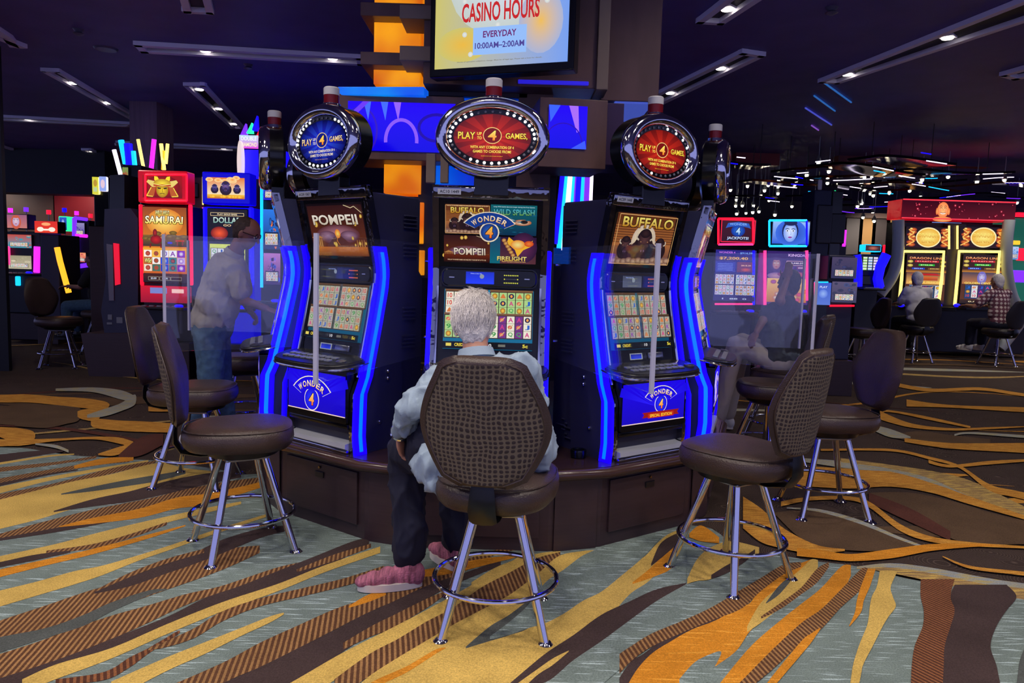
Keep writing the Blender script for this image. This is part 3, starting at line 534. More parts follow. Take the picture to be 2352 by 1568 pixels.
def a_card(c, x0, y0, x1, y1, bg, i):
    w, h = x1-x0, y1-y0; mx, my = (x0+x1)/2, (y0+y1)/2
    c.rect(x0, y0, x1, y1, bg)
    k = i % 11
    if k < 7: c.text(['10', 'J', 'A', 'Q', '9', 'K', '10'][k], mx, my, w*.62, h*.66, [(206, 60, 50), (40, 96, 190), (206, 60, 130), (70, 160, 80), (60, 150, 70), (140, 60, 170), (210, 60, 50)][k])
    elif k == 7: c.ell(mx, my, w*.36, h*.4, (250, 200, 70), (150, 90, 30))
    elif k == 8: c.ell(mx, my, w*.36, h*.36, (70, 60, 120), (30, 24, 50)); c.ell(mx, my, w*.16, h*.2, (240, 160, 70))
    elif k == 9: c.poly([(mx-w*.38, my-h*.3), (mx+w*.38, my-h*.3), (mx+w*.2, my+h*.1), (mx, my+h*.38), (mx-w*.2, my+h*.1)], (210, 120, 60))
    else: c.ell(mx-w*.08, my, w*.3, h*.26, (250, 150, 110), (196, 70, 60)); c.line([(mx-w*.3, my-h*.3), (mx+w*.3, my+h*.34)], w*.12, (210, 180, 120))
def a_grid(c, x0, y0, x1, y1, cols, rows, bgs, seed, gap=.0):
    r = random.Random(seed); w, h = (x1-x0)/cols, (y1-y0)/rows
    c.rect(x0-.004, y0-.004, x1+.004, y1+.004, (60, 44, 36))
    for i in range(cols):
        bg = bgs[i % len(bgs)]
        for j in range(rows): a_card(c, x0+w*i+w*.05, y0+h*j+h*.02, x0+w*(i+1)-w*.05, y0+h*(j+1)-h*.02, bg, r.randrange(11))
def a_reels(c, w, h, seed, lum=1.0):
    """four 5x3 reel sets on teal, info bar below"""
    def q(t): return tuple(int(v*lum) for v in t)
    cream, green, purple = q((232, 226, 206)), q((170, 206, 132)), q((112, 50, 130))
    c.rect(-w/2, -h/2, w/2, h/2, q((16, 100, 140)), q((24, 120, 158)))
    top = h/2; iy = -h/2+h*.13
    sets = [(-w*.485, -w*.02, .53, .95, [cream]), (w*.02, w*.485, .53, .95, [green] if seed == 1 else [cream]), (-w*.485, -w*.02, .07, .49, [green] if seed == 1 else [cream]), (w*.02, w*.485, .07, .49, [cream, purple] if seed == 1 else [cream])]
    for i, (a, b, y0, y1, bg) in enumerate(sets):
        yy0, yy1 = iy+(top-iy)*y0, iy+(top-iy)*y1
        c.rect(a-.004, yy0-.002, b+.004, yy1+(top-iy)*.05, q((120, 84, 54))); a_grid(c, a, yy0, b, yy1, 5, 3, bg, seed*10+i)
    c.rect(-w/2, -h/2, w/2, iy-.004, (8, 12, 16))
    y = (-h/2+iy)/2
    c.text('CREDIT', -w*.3, y, w*.13, h*.05, (250, 220, 60)); c.rect(-w*.46, y-h*.025, -w*.40, y+h*.025, (226, 206, 90)); c.text('10', w*.02, y, w*.05, h*.05, (230, 230, 230)); c.rect(w*.12, y-h*.02, w*.2, y+h*.02, (110, 110, 100)); c.text('5c', w*.42, y, w*.06, h*.055, (250, 230, 70))
def a_topper(c, rx, ry, blue):
    if blue: c.ell(0, 0, rx, ry, (30, 40, 220), (2, 6, 60), 40)
    else: c.ell(0, 0, rx, ry, (190, 30, 16), (96, 16, 12), 40)
    for k in range(12):
        a = k*PI/6; b = a+PI/11; col = (44, 80, 235) if blue else (214, 44, 22); rim = (6, 14, 110) if blue else (140, 24, 16)
        c.up(); c.face([(0, 0), (rx*.98*math.cos(a), ry*.98*math.sin(a)), (rx*.98*math.cos(b), ry*.98*math.sin(b))], [col, rim, rim])
    yel, org = ((255, 214, 130), (255, 170, 60)) if blue else ((255, 226, 90), (255, 206, 40))
    if blue: yel, org = (236, 220, 190), (226, 170, 96)
    c.otext('PLAY', -rx*.66, ry*.06, rx*.44, ry*.3, org, yel, (40, 10, 10), .05); c.text('UP', -rx*.33, ry*.15, rx*.12, ry*.13, yel); c.text('TO', -rx*.33, -ry*.03, rx*.12, ry*.13, yel)
    c.ell(0, ry*.08, rx*.235, ry*.34, (120, 16, 14) if not blue else (14, 26, 130)); c.ring(0, ry*.08, rx*.24, ry*.35, rx*.018, (250, 214, 130)); c.otext('4', 0, ry*.08, rx*.22, ry*.42, (255, 120, 20), (255, 240, 110), (70, 20, 10), .04, .08)
    c.otext('GAMES,', rx*.62, ry*.06, rx*.56, ry*.28, org, yel, (40, 10, 10), .05)
    c.text('WITH ANY COMBINATION OF 4', 0, -ry*.42, rx*1.12, ry*.12, yel); c.text('GAMES TO CHOOSE FROM!', 0, -ry*.6, rx*.98, ry*.12, yel); c.text('Malfunction voids all pays and plays', 0, -ry*.8, rx*.55, ry*.035, org)
def a_quad(c, w, h):
    c.rect(-w/2, -h/2, w/2, h/2, (8, 6, 10))
    a_buffalo(c, -w*.49, -h*.02, -w*.01, h*.47, False)
    c.text('WIN UP TO 20 FREE GAMES AND MULTIPLY YOUR WINS BY UP TO 27X', -w*.25, h*.455, w*.44, h*.022, (240, 200, 150)); c.otext('BUFFALO', -w*.25, h*.38, w*.36, h*.1, (200, 130, 20), (255, 232, 110), (60, 30, 10), .06)
    c.rect(0, -h*.02, w*.495, h*.49, (10, 50, 84), (14, 104, 116)); c.text('Long Wild stacks become larger during the Free Games', w*.25, h*.455, w*.44, h*.024, (190, 230, 240)); c.otext('WILD SPLASH', w*.25, h*.37, w*.44, h*.1, (110, 170, 60), (70, 190, 220), (8, 30, 60), .05)
    c.ell(w*.17, h*.22, w*.1, h*.045, (235, 235, 230), (120, 150, 170)); c.ell(w*.19, h*.225, w*.045, h*.025, (220, 96, 60)); c.poly([(w*.08, h*.22), (w*.03, h*.28), (w*.04, h*.17)], (170, 190, 200)); c.ell(w*.34, h*.2, w*.1, h*.05, (240, 226, 200), (190, 96, 40)); c.ell(w*.36, h*.21, w*.04, h*.03, (40, 30, 30)); c.poly([(w*.26, h*.16), (w*.2, h*.12), (w*.22, h*.19)], (214, 120, 60))
    for k in range(14): x = w*rd.uniform(.02, .47); y = h*rd.uniform(.02, .33); c.ell(x, y, w*.03, h*.008, (30, 120, 150), (14, 76, 110))
    a_pompeii(c, -w*.5, -h*.5, 0, -h*.04); c.rect(-w*.5, -h*.5, 0, -h*.36, (20, 8, 10), (110, 40, 14)); c.otext('POMPEII', -w*.22, -h*.31, w*.34, h*.12, (216, 190, 160), (250, 240, 226), (40, 10, 10), .06, -.05); c.text('WIN UP TO 50 FREE GAMES AND MULTIPLY YOUR BET BY UP TO 15X', -w*.25, -h*.455, w*.42, h*.022, (240, 200, 160))
    c.rect(0, -h*.5, w*.5, -h*.04, (96, 50, 60), (40, 20, 60)); c.rect(0, -h*.5, w*.11, -h*.04, (10, 110, 130), (20, 70, 110)); c.ell(w*.36, -h*.22, w*.15, h*.26, (110, 46, 96), (50, 24, 60))
    c.poly([(w*.2, -h*.04), (w*.3, -h*.16), (w*.42, -h*.14), (w*.46, -h*.09), (w*.44, -h*.2), (w*.36, -h*.26), (w*.3, -h*.38), (w*.27, -h*.26), (w*.18, -h*.14)], (255, 190, 50)); c.ell(w*.3, -h*.17, w*.08, h*.08, (255, 240, 150), (250, 150, 40)); c.ell(w*.42, -h*.15, w*.05, h*.05, (255, 140, 60), (220, 70, 30))
    for k in range(6): c.ell(w*(.15+.02*k), -h*(.1+.05*k), w*.025, h*.035, (240, 190, 110), (150, 80, 40))
    c.otext('FIRELIGHT', w*.24, -h*.41, w*.32, h*.075, (240, 200, 70), (255, 240, 150), (60, 20, 20), .05); c.text('Watch 5 ways appear during the Free Games', w*.26, -h*.465, w*.26, h*.025, (250, 190, 110))
    a_wonder(c, -w*.01, h*.09, w*.5)
def a_pomp_big(c, w, h):
    a_pompeii(c, -w/2, -h/2, w/2, h/2); c.otext('POMPEII', 0, h*.22, w*.82, h*.2, (206, 190, 168), (250, 240, 226), (40, 10, 10), .05, -.08)
def a_face(c, x, y, s, skin, shade, hair, brow=(40, 20, 20), lip=(180, 50, 70), long=True):
    if long: c.ell(x, y-s*.1, s*.78, s*1.05, hair)
    c.ell(x, y+s*.1, s*.62, s*.8, hair); c.ell(x, y, s*.52, s*.72, skin, shade, 24)
    c.ell(x, y+s*.72, s*.5, s*.22, hair)
    for d in (-1, 1):
        c.ell(x+d*s*.22, y+s*.12, s*.12, s*.06, (250, 250, 250)); c.ell(x+d*s*.22, y+s*.12, s*.05, s*.055, (30, 40, 80)); c.line([(x+d*s*.08, y+s*.25), (x+d*s*.22, y+s*.3), (x+d*s*.38, y+s*.24)], s*.045, brow)
    c.line([(x+s*.03, y+s*.1), (x+s*.07, y-s*.14), (x, y-s*.17)], s*.03, shade); c.ell(x, y-s*.37, s*.15, s*.06, lip); c.line([(x-s*.15, y-s*.37), (x+s*.15, y-s*.37)], s*.015, (110, 20, 40))
def a_mask(c, w, h):
    c.rect(-w/2, -h/2, w/2, h/2, (120, 8, 4), (170, 14, 8)); c.ell(0, 0, w*.45, h*.5, (206, 26, 12), (120, 6, 4), 30)
    for d in (-1, 1):
        c.poly([(d*w*.14, h*.22), (d*w*.36, h*.3), (d*w*.4, h*.2), (d*w*.26, -h*.02), (d*w*.16, -h*.02)][::d], (236, 206, 110)); c.poly([(d*w*.16, -h*.0), (d*w*.28, -h*.04), (d*w*.4, -h*.42), (d*w*.22, -h*.44)][::d], (190, 90, 30)); c.line([(d*w*.28, -h*.04), (d*w*.4, -h*.42), (d*w*.24, -h*.44)], h*.04, (250, 220, 70))
        c.poly([(d*w*.04, h*.2), (d*w*.12, h*.44), (d*w*.2, h*.46), (d*w*.2, h*.3), (d*w*.12, h*.12)][::d], (255, 226, 40))
    c.ell(0, -h*.14, w*.155, h*.34, (250, 214, 30), (170, 120, 10)); c.ell(0, h*.14, w*.22, h*.2, (255, 230, 60), (190, 140, 20)); c.rect(-w*.22, h*.02, w*.22, h*.1, (190, 60, 20)); c.line([(-w*.22, h*.12), (0, h*.05), (w*.22, h*.12)], h*.03, (255, 236, 120))
    for d in (-1, 1): c.poly([(d*w*.03, -h*.06), (d*w*.12, -h*.03), (d*w*.11, -h*.1), (d*w*.04, -h*.11)][::d], (50, 30, 8))
    c.line([(0, -h*.08), (0, -h*.22), (w*.02, -h*.24)], h*.02, (130, 90, 10)); c.line([(-w*.06, -h*.32), (0, -h*.29), (w*.06, -h*.32)], h*.025, (60, 30, 10))
def a_samurai(c, w, h):
    c.rect(-w/2, -h*.06, w/2, h/2, (230, 130, 20), (150, 70, 14)); c.ell(0, h*.3, w*.42, h*.18, (255, 220, 100), (226, 130, 30), 26); c.rect(-w/2, -h*.02, w/2, h*.13, (60, 44, 36), (130, 96, 30))
    for k in range(16): c.ell(w*rd.uniform(-.45, .45), h*rd.uniform(.07, .17), w*.09, h*.025, (150, 120, 40), (96, 70, 24))
    c.otext('WILD WILD', -w*.05, h*.425, w*.32, h*.06, (250, 220, 60), (255, 250, 190), (40, 20, 0), .06, .2); c.otext('SAMURAI', -w*.01, h*.33, w*.86, h*.1, (250, 226, 50), (255, 255, 240), (60, 26, 0), .06, .05)
    c.ell(-w*.2, h*.07, w*.13, h*.06, (206, 30, 26), (120, 14, 16)); c.ell(-w*.22, h*.16, w*.05, h*.05, (190, 40, 30), (90, 10, 10)); c.poly([(-w*.1, h*.1), (w*.02, h*.17), (w*.05, h*.13), (-w*.04, h*.06)], (180, 110, 60)); c.line([(-w*.32, h*.02), (-w*.34, -h*.05)], w*.03, (120, 20, 20)); c.line([(-w*.1, h*.02), (-w*.08, -h*.05)], w*.03, (120, 20, 20))
    c.rect(w*.25, h*.05, w*.45, h*.07, (200, 60, 20)); c.rect(w*.28, -h*.0, w*.3, h*.06, (160, 40, 16)); c.rect(w*.4, -h*.0, w*.42, h*.06, (160, 40, 16)); c.ell(w*.12, h*.03, w*.06, h*.015, (60, 60, 220))
    c.rect(-w/2, -h*.38, w/2, -h*.04, (200, 90, 20), (240, 170, 40))
    cols = [[(250, 240, 230), (206, 70, 40), (240, 220, 200)], [(250, 190, 70), (240, 240, 240), (60, 110, 100)], [(240, 240, 246), (30, 80, 220), (20, 60, 190)], [(245, 245, 250), (40, 130, 140), (60, 120, 130)], [(130, 40, 190), (200, 170, 230), (120, 30, 180)]]
    for i in range(5):
        for j in range(3):
            x0 = -w*.48+w*.192*i; y1 = -h*.07-h*.095*j; c.rect(x0, y1-h*.09, x0+w*.18, y1, cols[i][j]); mx, my = x0+w*.09, y1-h*.045
            if (i, j) in ((2, 0),): c.text('10', mx, my, w*.12, h*.06, (120, 60, 190))
            elif (i, j) == (3, 0): c.text('A', mx, my, w*.12, h*.065, (140, 60, 170))
            elif (i, j) == (0, 1): c.otext('Wild', mx, my, w*.16, h*.07, (240, 220, 60), (255, 250, 170), (60, 20, 0), .06, .2)
            else: c.ell(mx, my, w*.055, h*.032, [(210, 90, 60), (190, 60, 40), (230, 240, 255), (190, 80, 70), (250, 240, 255)][i], [(150, 50, 40), (140, 90, 60), (60, 100, 220), (60, 50, 60), (150, 70, 210)][i])
    c.rect(-w/2, -h/2, w/2, -h*.385, (30, 12, 8), (70, 30, 10)); 
    for x, t in ((-w*.26, '$2.00'), (w*.0, '$1.00'), (w*.26, '')):
        c.frame(x-w*.12, -h*.47, x+w*.12, -h*.425, w*.008, (170, 160, 140))
        if t: c.text(t, x, -h*.447, w*.13, h*.026, (210, 220, 240))
def a_three(c, w, h):
    c.rect(-w/2, -h/2, w/2, h/2, (250, 240, 200), (226, 120, 40)); c.rect(-w/2, -h/2, w/2, -h*.3, (190, 90, 30), (250, 200, 60))
    for k in range(8): c.ell(w*rd.uniform(-.45, .45), h*rd.uniform(.3, .5), w*.1, h*.1, (250, 150, 30), (250, 220, 160))
    a_bison(c, -w*.3, h*.0, h*.3, (40, 36, 100), (90, 80, 150)); a_bison(c, w*.3, 0, h*.3, (40, 36, 100), (90, 80, 150)); a_bison(c, 0, h*.05, h*.46, (44, 36, 90), (120, 90, 150))
    for k in range(12): c.ell(w*rd.uniform(-.45, .45), -h*.4, w*.06, h*.07, (255, 220, 60), (240, 160, 40))
def a_inout(c, w, h):
    c.rect(-w/2, -h/2, w/2, h/2, (14, 10, 16), (24, 20, 30)); c.frame(-w*.42, h*.41, w*.42, h*.45, w*.012, (220, 190, 140)); c.text('PLAY GOLD BARS', 0, h*.43, w*.5, h*.02, (250, 230, 190))
    c.otext('DOLLAR', 0, h*.35, w*.7, h*.08, (120, 170, 160), (220, 240, 226), (20, 30, 30), .05); c.text('GO', 0, h*.28, w*.2, h*.03, (240, 200, 150)); c.ell(-w*.2, h*.17, w*.22, h*.09, (250, 90, 40), (120, 20, 16)); c.rect(-w*.45, -h*.32, w*.45, h*.02, (180, 190, 120), (230, 240, 90))
    a_grid(c, -w*.42, -h*.3, w*.42, -h*.04, 5, 3, [(238, 238, 240)], 77); c.rect(-w*.45, -h*.42, w*.45, -h*.36, (40, 30, 40)); c.text('0', w*.3, -h*.39, w*.05, h*.03, (250, 250, 250))
def a_jack(c, w, h):
    c.rect(-w/2, -h/2, w/2, h/2, (44, 6, 20), (66, 10, 26)); c.frame(-w*.48, -h*.47, w*.48, h*.47, w*.025, (255, 30, 60)); c.ell(0, h*.02, w*.2, h*.26, (30, 110, 230), (8, 40, 140)); c.poly([(-w*.36, h*.12), (-w*.3, h*.34), (0, h*.4), (w*.3, h*.34), (w*.36, h*.12), (w*.28, h*.16), (0, h*.24), (-w*.28, h*.16)], (40, 90, 190)); c.text('WONDER', 0, h*.3, w*.5, h*.1, (130, 170, 240)); c.otext('4', 0, 0, w*.13, h*.3, (140, 190, 255), (200, 230, 255), (10, 20, 60)); c.otext('JACKPOTS!', 0, -h*.32, w*.62, h*.15, (150, 190, 250), (230, 240, 255), (10, 20, 70))
def a_jackbody(c, w, h):
    c.rect(-w/2, -h/2, w/2, h/2, (24, 24, 110), (36, 30, 130)); c.text('WONDER 4', -w*.22, h*.45, w*.4, h*.04, (190, 110, 230)); c.text('$914.39', w*.25, h*.44, w*.3, h*.04, (120, 170, 250)); c.rect(-w*.48, h*.3, w*.48, h*.37, (70, 40, 110)); c.text('$7,200.40', -w*.05, h*.335, w*.7, h*.06, (250, 190, 90)); c.rect(-w*.48, h*.07, 0, h*.27, (40, 50, 170)); c.rect(w*.04, h*.07, w*.48, h*.27, (110, 40, 90)); c.text('$818.30', w*.26, h*.2, w*.24, h*.03, (250, 190, 170)); c.ell(w*.26, h*.12, w*.14, h*.04, (230, 90, 60), (110, 40, 90))
    for i in range(5): c.rect(-w*.44, h*(.1+.03*i), -w*.06, h*(.112+.03*i), (110, 130, 230))
    for a, b in ((-.48, -.02), (.02, .48)):
        for y in (-.17, -.38): a_grid(c, w*a, h*y, w*b, h*(y+.19), 5, 3, [(214, 210, 236)], int(a*10+y*30))
    c.rect(-w/2, -h/2, w/2, -h*.41, (40, 30, 100)); c.text('1  88  0', 0, -h*.455, w*.6, h*.03, (200, 210, 240))
def a_king(c, w, h):
    c.rect(-w/2, -h/2, w/2, h/2, (70, 24, 110), (46, 20, 96)); a_face(c, -w*.27, h*.26, w*.17, (200, 150, 150), (150, 96, 120), (70, 40, 110)); c.ell(-w*.27, h*.04, w*.19, h*.06, (190, 140, 160), (130, 90, 150)); c.text('KING', w*.12, h*.43, w*.26, h*.05, (220, 180, 240)); c.text('DAZE', w*.36, h*.43, w*.2, h*.05, (200, 160, 240)); c.rect(-w*.04, h*.24, w*.4, h*.32, (60, 20, 90)); c.frame(-w*.04, h*.24, w*.4, h*.32, w*.012, (220, 170, 190)); c.text('$3,440.57', w*.18, h*.28, w*.34, h*.035, (250, 230, 240)); c.rect(-w*.1, h*.17, w*.14, h*.22, (90, 40, 140)); c.rect(w*.2, h*.17, w*.44, h*.22, (120, 40, 110)); c.text('$41.35', w*.02, h*.195, w*.18, h*.025, (230, 220, 250)); c.text('$245.00', w*.32, h*.195, w*.18, h*.025, (230, 220, 250))
    c.ell(w*.1, h*.07, w*.34, h*.06, (240, 110, 60), (110, 40, 110)); c.rect(-w*.46, -h*.46, w*.46, -h*.01, (190, 110, 40), (240, 190, 110))
    for k in range(24): c.ell(w*rd.uniform(-.42, .42), -h*rd.uniform(.04, .43), w*.07, h*.04, rd.choice([(250, 210, 120), (170, 90, 190), (240, 120, 60), (230, 60, 120), (240, 230, 210)]), (170, 80, 70))
def a_dragtop(c, w, h):
    c.rect(-w/2, -h/2, w/2, h/2, (40, 10, 4), (24, 6, 4))
    for d in (-1, 1):
        for k in range(7): c.ell(d*w*(.36+.03*math.sin(k*2)), h*(-.36+.12*k), w*.085, h*.09, (250, 130, 40), (130, 30, 10)); c.ell(d*w*(.36+.04*math.cos(k*3)), h*(-.32+.12*k), w*.03, h*.04, (255, 220, 120))
        c.line([(d*w*.47, -h*.4), (d*w*.3, -h*.2), (d*w*.44, 0), (d*w*.32, h*.2), (d*w*.44, h*.36)], w*.022, (255, 190, 90))
    c.ell(0, 0, w*.27, h*.47, (255, 236, 130), (236, 170, 40), 34); c.ring(0, 0, w*.275, h*.48, w*.025, (255, 240, 180), 34); c.text('DRAGON', 0, h*.1, w*.44, h*.2, (214, 140, 20), (255, 240, 120)); c.text('LINK', 0, -h*.16, w*.28, h*.2, (214, 140, 20), (255, 240, 120))
def a_dragbody(c, w, h, v):
    c.rect(-w/2, -h/2, w/2, h/2, (96, 52, 20), (40, 18, 10)); c.rect(-w*.5, h*.14, w*.5, h*.2, (200, 130, 40), (60, 26, 12)); c.text('DRAGON LINK', 0, h*.43, w*.86, h*.045, (240, 110, 60), (255, 190, 120)); c.rect(-w*.3, h*.345, w*.3, h*.385, (190, 30, 40)); c.text('$14,671.98', 0, h*.365, w*.5, h*.028, (255, 170, 150)); c.rect(-w*.2, h*.275, w*.2, h*.31, (20, 190, 40)); c.text('$743.49', 0, h*.292, w*.3, h*.024, (240, 255, 190)); c.rect(-w*.36, h*.2, -w*.04, h*.235, (30, 60, 190)); c.rect(w*.04, h*.2, w*.36, h*.235, (120, 80, 20)); c.text('$53.34', -w*.2, h*.218, w*.22, h*.02, (190, 220, 255)); c.text('$20.00', w*.2, h*.218, w*.22, h*.02, (250, 210, 120))
    for d in (-1, 1):
        for y in (.36, .28): c.ell(d*w*.41, h*y, w*.07, h*.03, (250, 220, 120), (170, 150, 40))
    if v == 0:
        c.rect(-w*.48, -h*.1, w*.48, h*.14, (240, 180, 90), (90, 50, 50)); c.poly([(-w*.4, h*.08), (w*.4, h*.08), (w*.25, h*.12), (-w*.25, h*.12)], (190, 30, 30)); c.rect(-w*.3, -h*.02, w*.3, h*.06, (170, 60, 30), (214, 110, 50)); c.text('PEACOCK PRINCESS', 0, -h*.06, w*.8, h*.035, (255, 220, 110)); c.rect(-w*.4, -h*.4, w*.4, -h*.12, (20, 60, 80), (230, 230, 230))
    else:
        c.rect(-w*.48, -h*.1, w*.48, h*.14, (190, 120, 60), (60, 60, 80)); a_face(c, 0, h*.04, w*.15, (210, 200, 240), (150, 140, 200), (120, 110, 190)); c.text('GOLDEN CENTURY', 0, -h*.08, w*.84, h*.04, (255, 230, 110)); c.rect(-w*.4, -h*.4, w*.4, -h*.12, (24, 50, 110), (60, 90, 160))
    a_grid(c, -w*.4, -h*.38, w*.4, -h*.13, 5, 3, [(30, 70, 120), (220, 220, 225), (60, 40, 110)], 30+v); c.rect(-w*.5, -h*.5, w*.5, -h*.42, (30, 20, 14), (60, 36, 14)); c.text('0.00   88', 0, -h*.46, w*.6, h*.025, (240, 220, 170))
def a_buddha(c, w, h):
    c.rect(-w/2, -h/2, w/2, h/2, (96, 8, 24), (50, 6, 22))
    for k in range(34): r_ = rd.uniform(.008, .03)*h; x, y = w*rd.uniform(-.47, .47), h*rd.uniform(-.42, .42); c.ell(x, y, r_*3, r_*3, (200, 20, 50), (80, 8, 26), 10); c.ell(x, y, r_, r_, (255, 150, 170), n=8)
    x = -w*.14; s = h*.3
    c.ell(x, -h*.5, s*1.7, h*.14, (250, 190, 110), (240, 120, 60)); c.ell(x, -h*.02, s*1.0, s*1.35, (255, 200, 130), (250, 130, 70), 28)
    for d in (-1, 1): c.ell(x+d*s*1.02, -h*.1, s*.2, s*.6, (255, 180, 100), (240, 110, 60)); c.line([(x+d*s*.55, h*.06), (x+d*s*.35, h*.11), (x+d*s*.15, h*.06)], h*.022, (110, 40, 30)); c.line([(x+d*s*.6, h*.14), (x+d*s*.38, h*.2), (x+d*s*.15, h*.15)], h*.022, (150, 60, 30)); c.ell(x+d*s*.5, -h*.06, s*.22, s*.2, (255, 170, 120), (255, 150, 90))
    c.ell(x, -h*.02, s*.14, s*.13, (250, 150, 90)); c.ell(x, -h*.17, s*.5, s*.26, (255, 255, 255), (250, 220, 200), 20, PI, 2*PI); c.line([(x-s*.52, -h*.155), (x, -h*.185), (x+s*.52, -h*.155)], h*.02, (130, 40, 40))
    c.line([(-w*.498, h*.47), (w*.498, h*.47)], h*.07, (255, 60, 80)); c.line([(-w*.498, -h*.48), (w*.498, -h*.48)], h*.06, (255, 60, 80))
def a_generic(c, w, h, pal, seed):
    r = random.Random(seed); c.rect(-w/2, -h/2, w/2, h/2, pal[0], pal[1])
    for k in range(16): c.ell(w*r.uniform(-.42, .42), h*r.uniform(-.4, .4), w*r.uniform(.04, .13), h*r.uniform(.03, .1), r.choice(pal), r.choice(pal))
    c.rect(-w*.4, -h*.42, w*.4, -h*.06, pal[-1], pal[0]); a_grid(c, -w*.36, -h*.38, w*.36, -h*.1, 5, 3, [(222, 220, 214)], seed)
# ------------------------------------------------------------------ the carousel: base, counter, machines, toppers, screens between them
RC = Vector((-.13, 5.44, 0)); BASE_Z = .46; NM = 10; STEP = 2*PI/NM
A_ = 1.563; HALF = .35
def ringpt(ang, r, z=0): return Vector((RC.x+r*math.sin(ang), RC.y-r*math.cos(ang), z))
def ring_outline(off, top=False):
    """20-sided outline: wide face per machine, narrow filler between; off = distance outside the wide faces"""
    out = []
    for i in range(NM):
        a = i*STEP; n = Vector((math.sin(a), -math.cos(a))); t = Vector((math.cos(a), math.sin(a))); h = HALF+off*.16
        out += [n*(A_+off)-t*h, n*(A_+off)+t*h]
    return [(p.x, p.y) for p in out]
base = thing('carousel_base', 'dark brown laminate base cabinets in a many-sided ring under the slot machines', 'base cabinet', (RC.x, RC.y, 0))
b = B(); prism(b, ring_outline(-.03), .0, .08, 'z'); obj('toe_kick', b, M['cab_dark'], base, smooth=False)
b = B(); prism(b, ring_outline(0), .002, .398, 'z'); obj('body', b, M['wood'], base, smooth=False)
brass = mat('lock_metal', (150, 128, 90), .25, 1)
for i in (-2, -1, 0, 1, 2):
    a = i*STEP; R = Matrix.Rotation(a, 4, 'Z')
    b = B(); box(b, -.30, .30, -A_-.014, -A_-.0, .085, .375, .003); b.transform(R); d = obj('door', b, M['wood'], base, smooth=False)
    b = B(); box(b, -.035, .035, -A_-.022, -A_-.014, .295, .328, .003); b.transform(R); obj('handle', b, M['black'], d, smooth=False)
    b = B(); lathe(b, [(.006, 0), (.0085, .004), (.007, .01)], 12, (0, 0, 0), 'y'); b.transform(R @ Matrix.Translation((0, -A_-.014, .352))); obj('lock', b, brass, d)
    for s in (-1, 1):
        a2 = a+s*STEP/2; b = B(); box(b, -.122, .122, -1.607, -1.6, .004, .40, .002); b.transform(Matrix.Rotation(a2, 4, 'Z'))
        if s == 1 or i == -2: obj('filler_panel', b, M['wood'], base, smooth=False)
ct = thing('countertop', 'dark counter with a rounded brown front edge on the ring base', 'countertop', (RC.x, RC.y, 0))
b = B(); prism(b, ring_outline(.035), .40, BASE_Z, 'z'); obj('counter_slab', b, M['woodtop'], ct, smooth=False)
b = B(); o_ = ring_outline(.045); tube(b, [(x, y, .43) for x, y in o_], .0295, 12, closed=True); obj('bullnose_edge', b, M['nosing'], ct, ang=1.2)
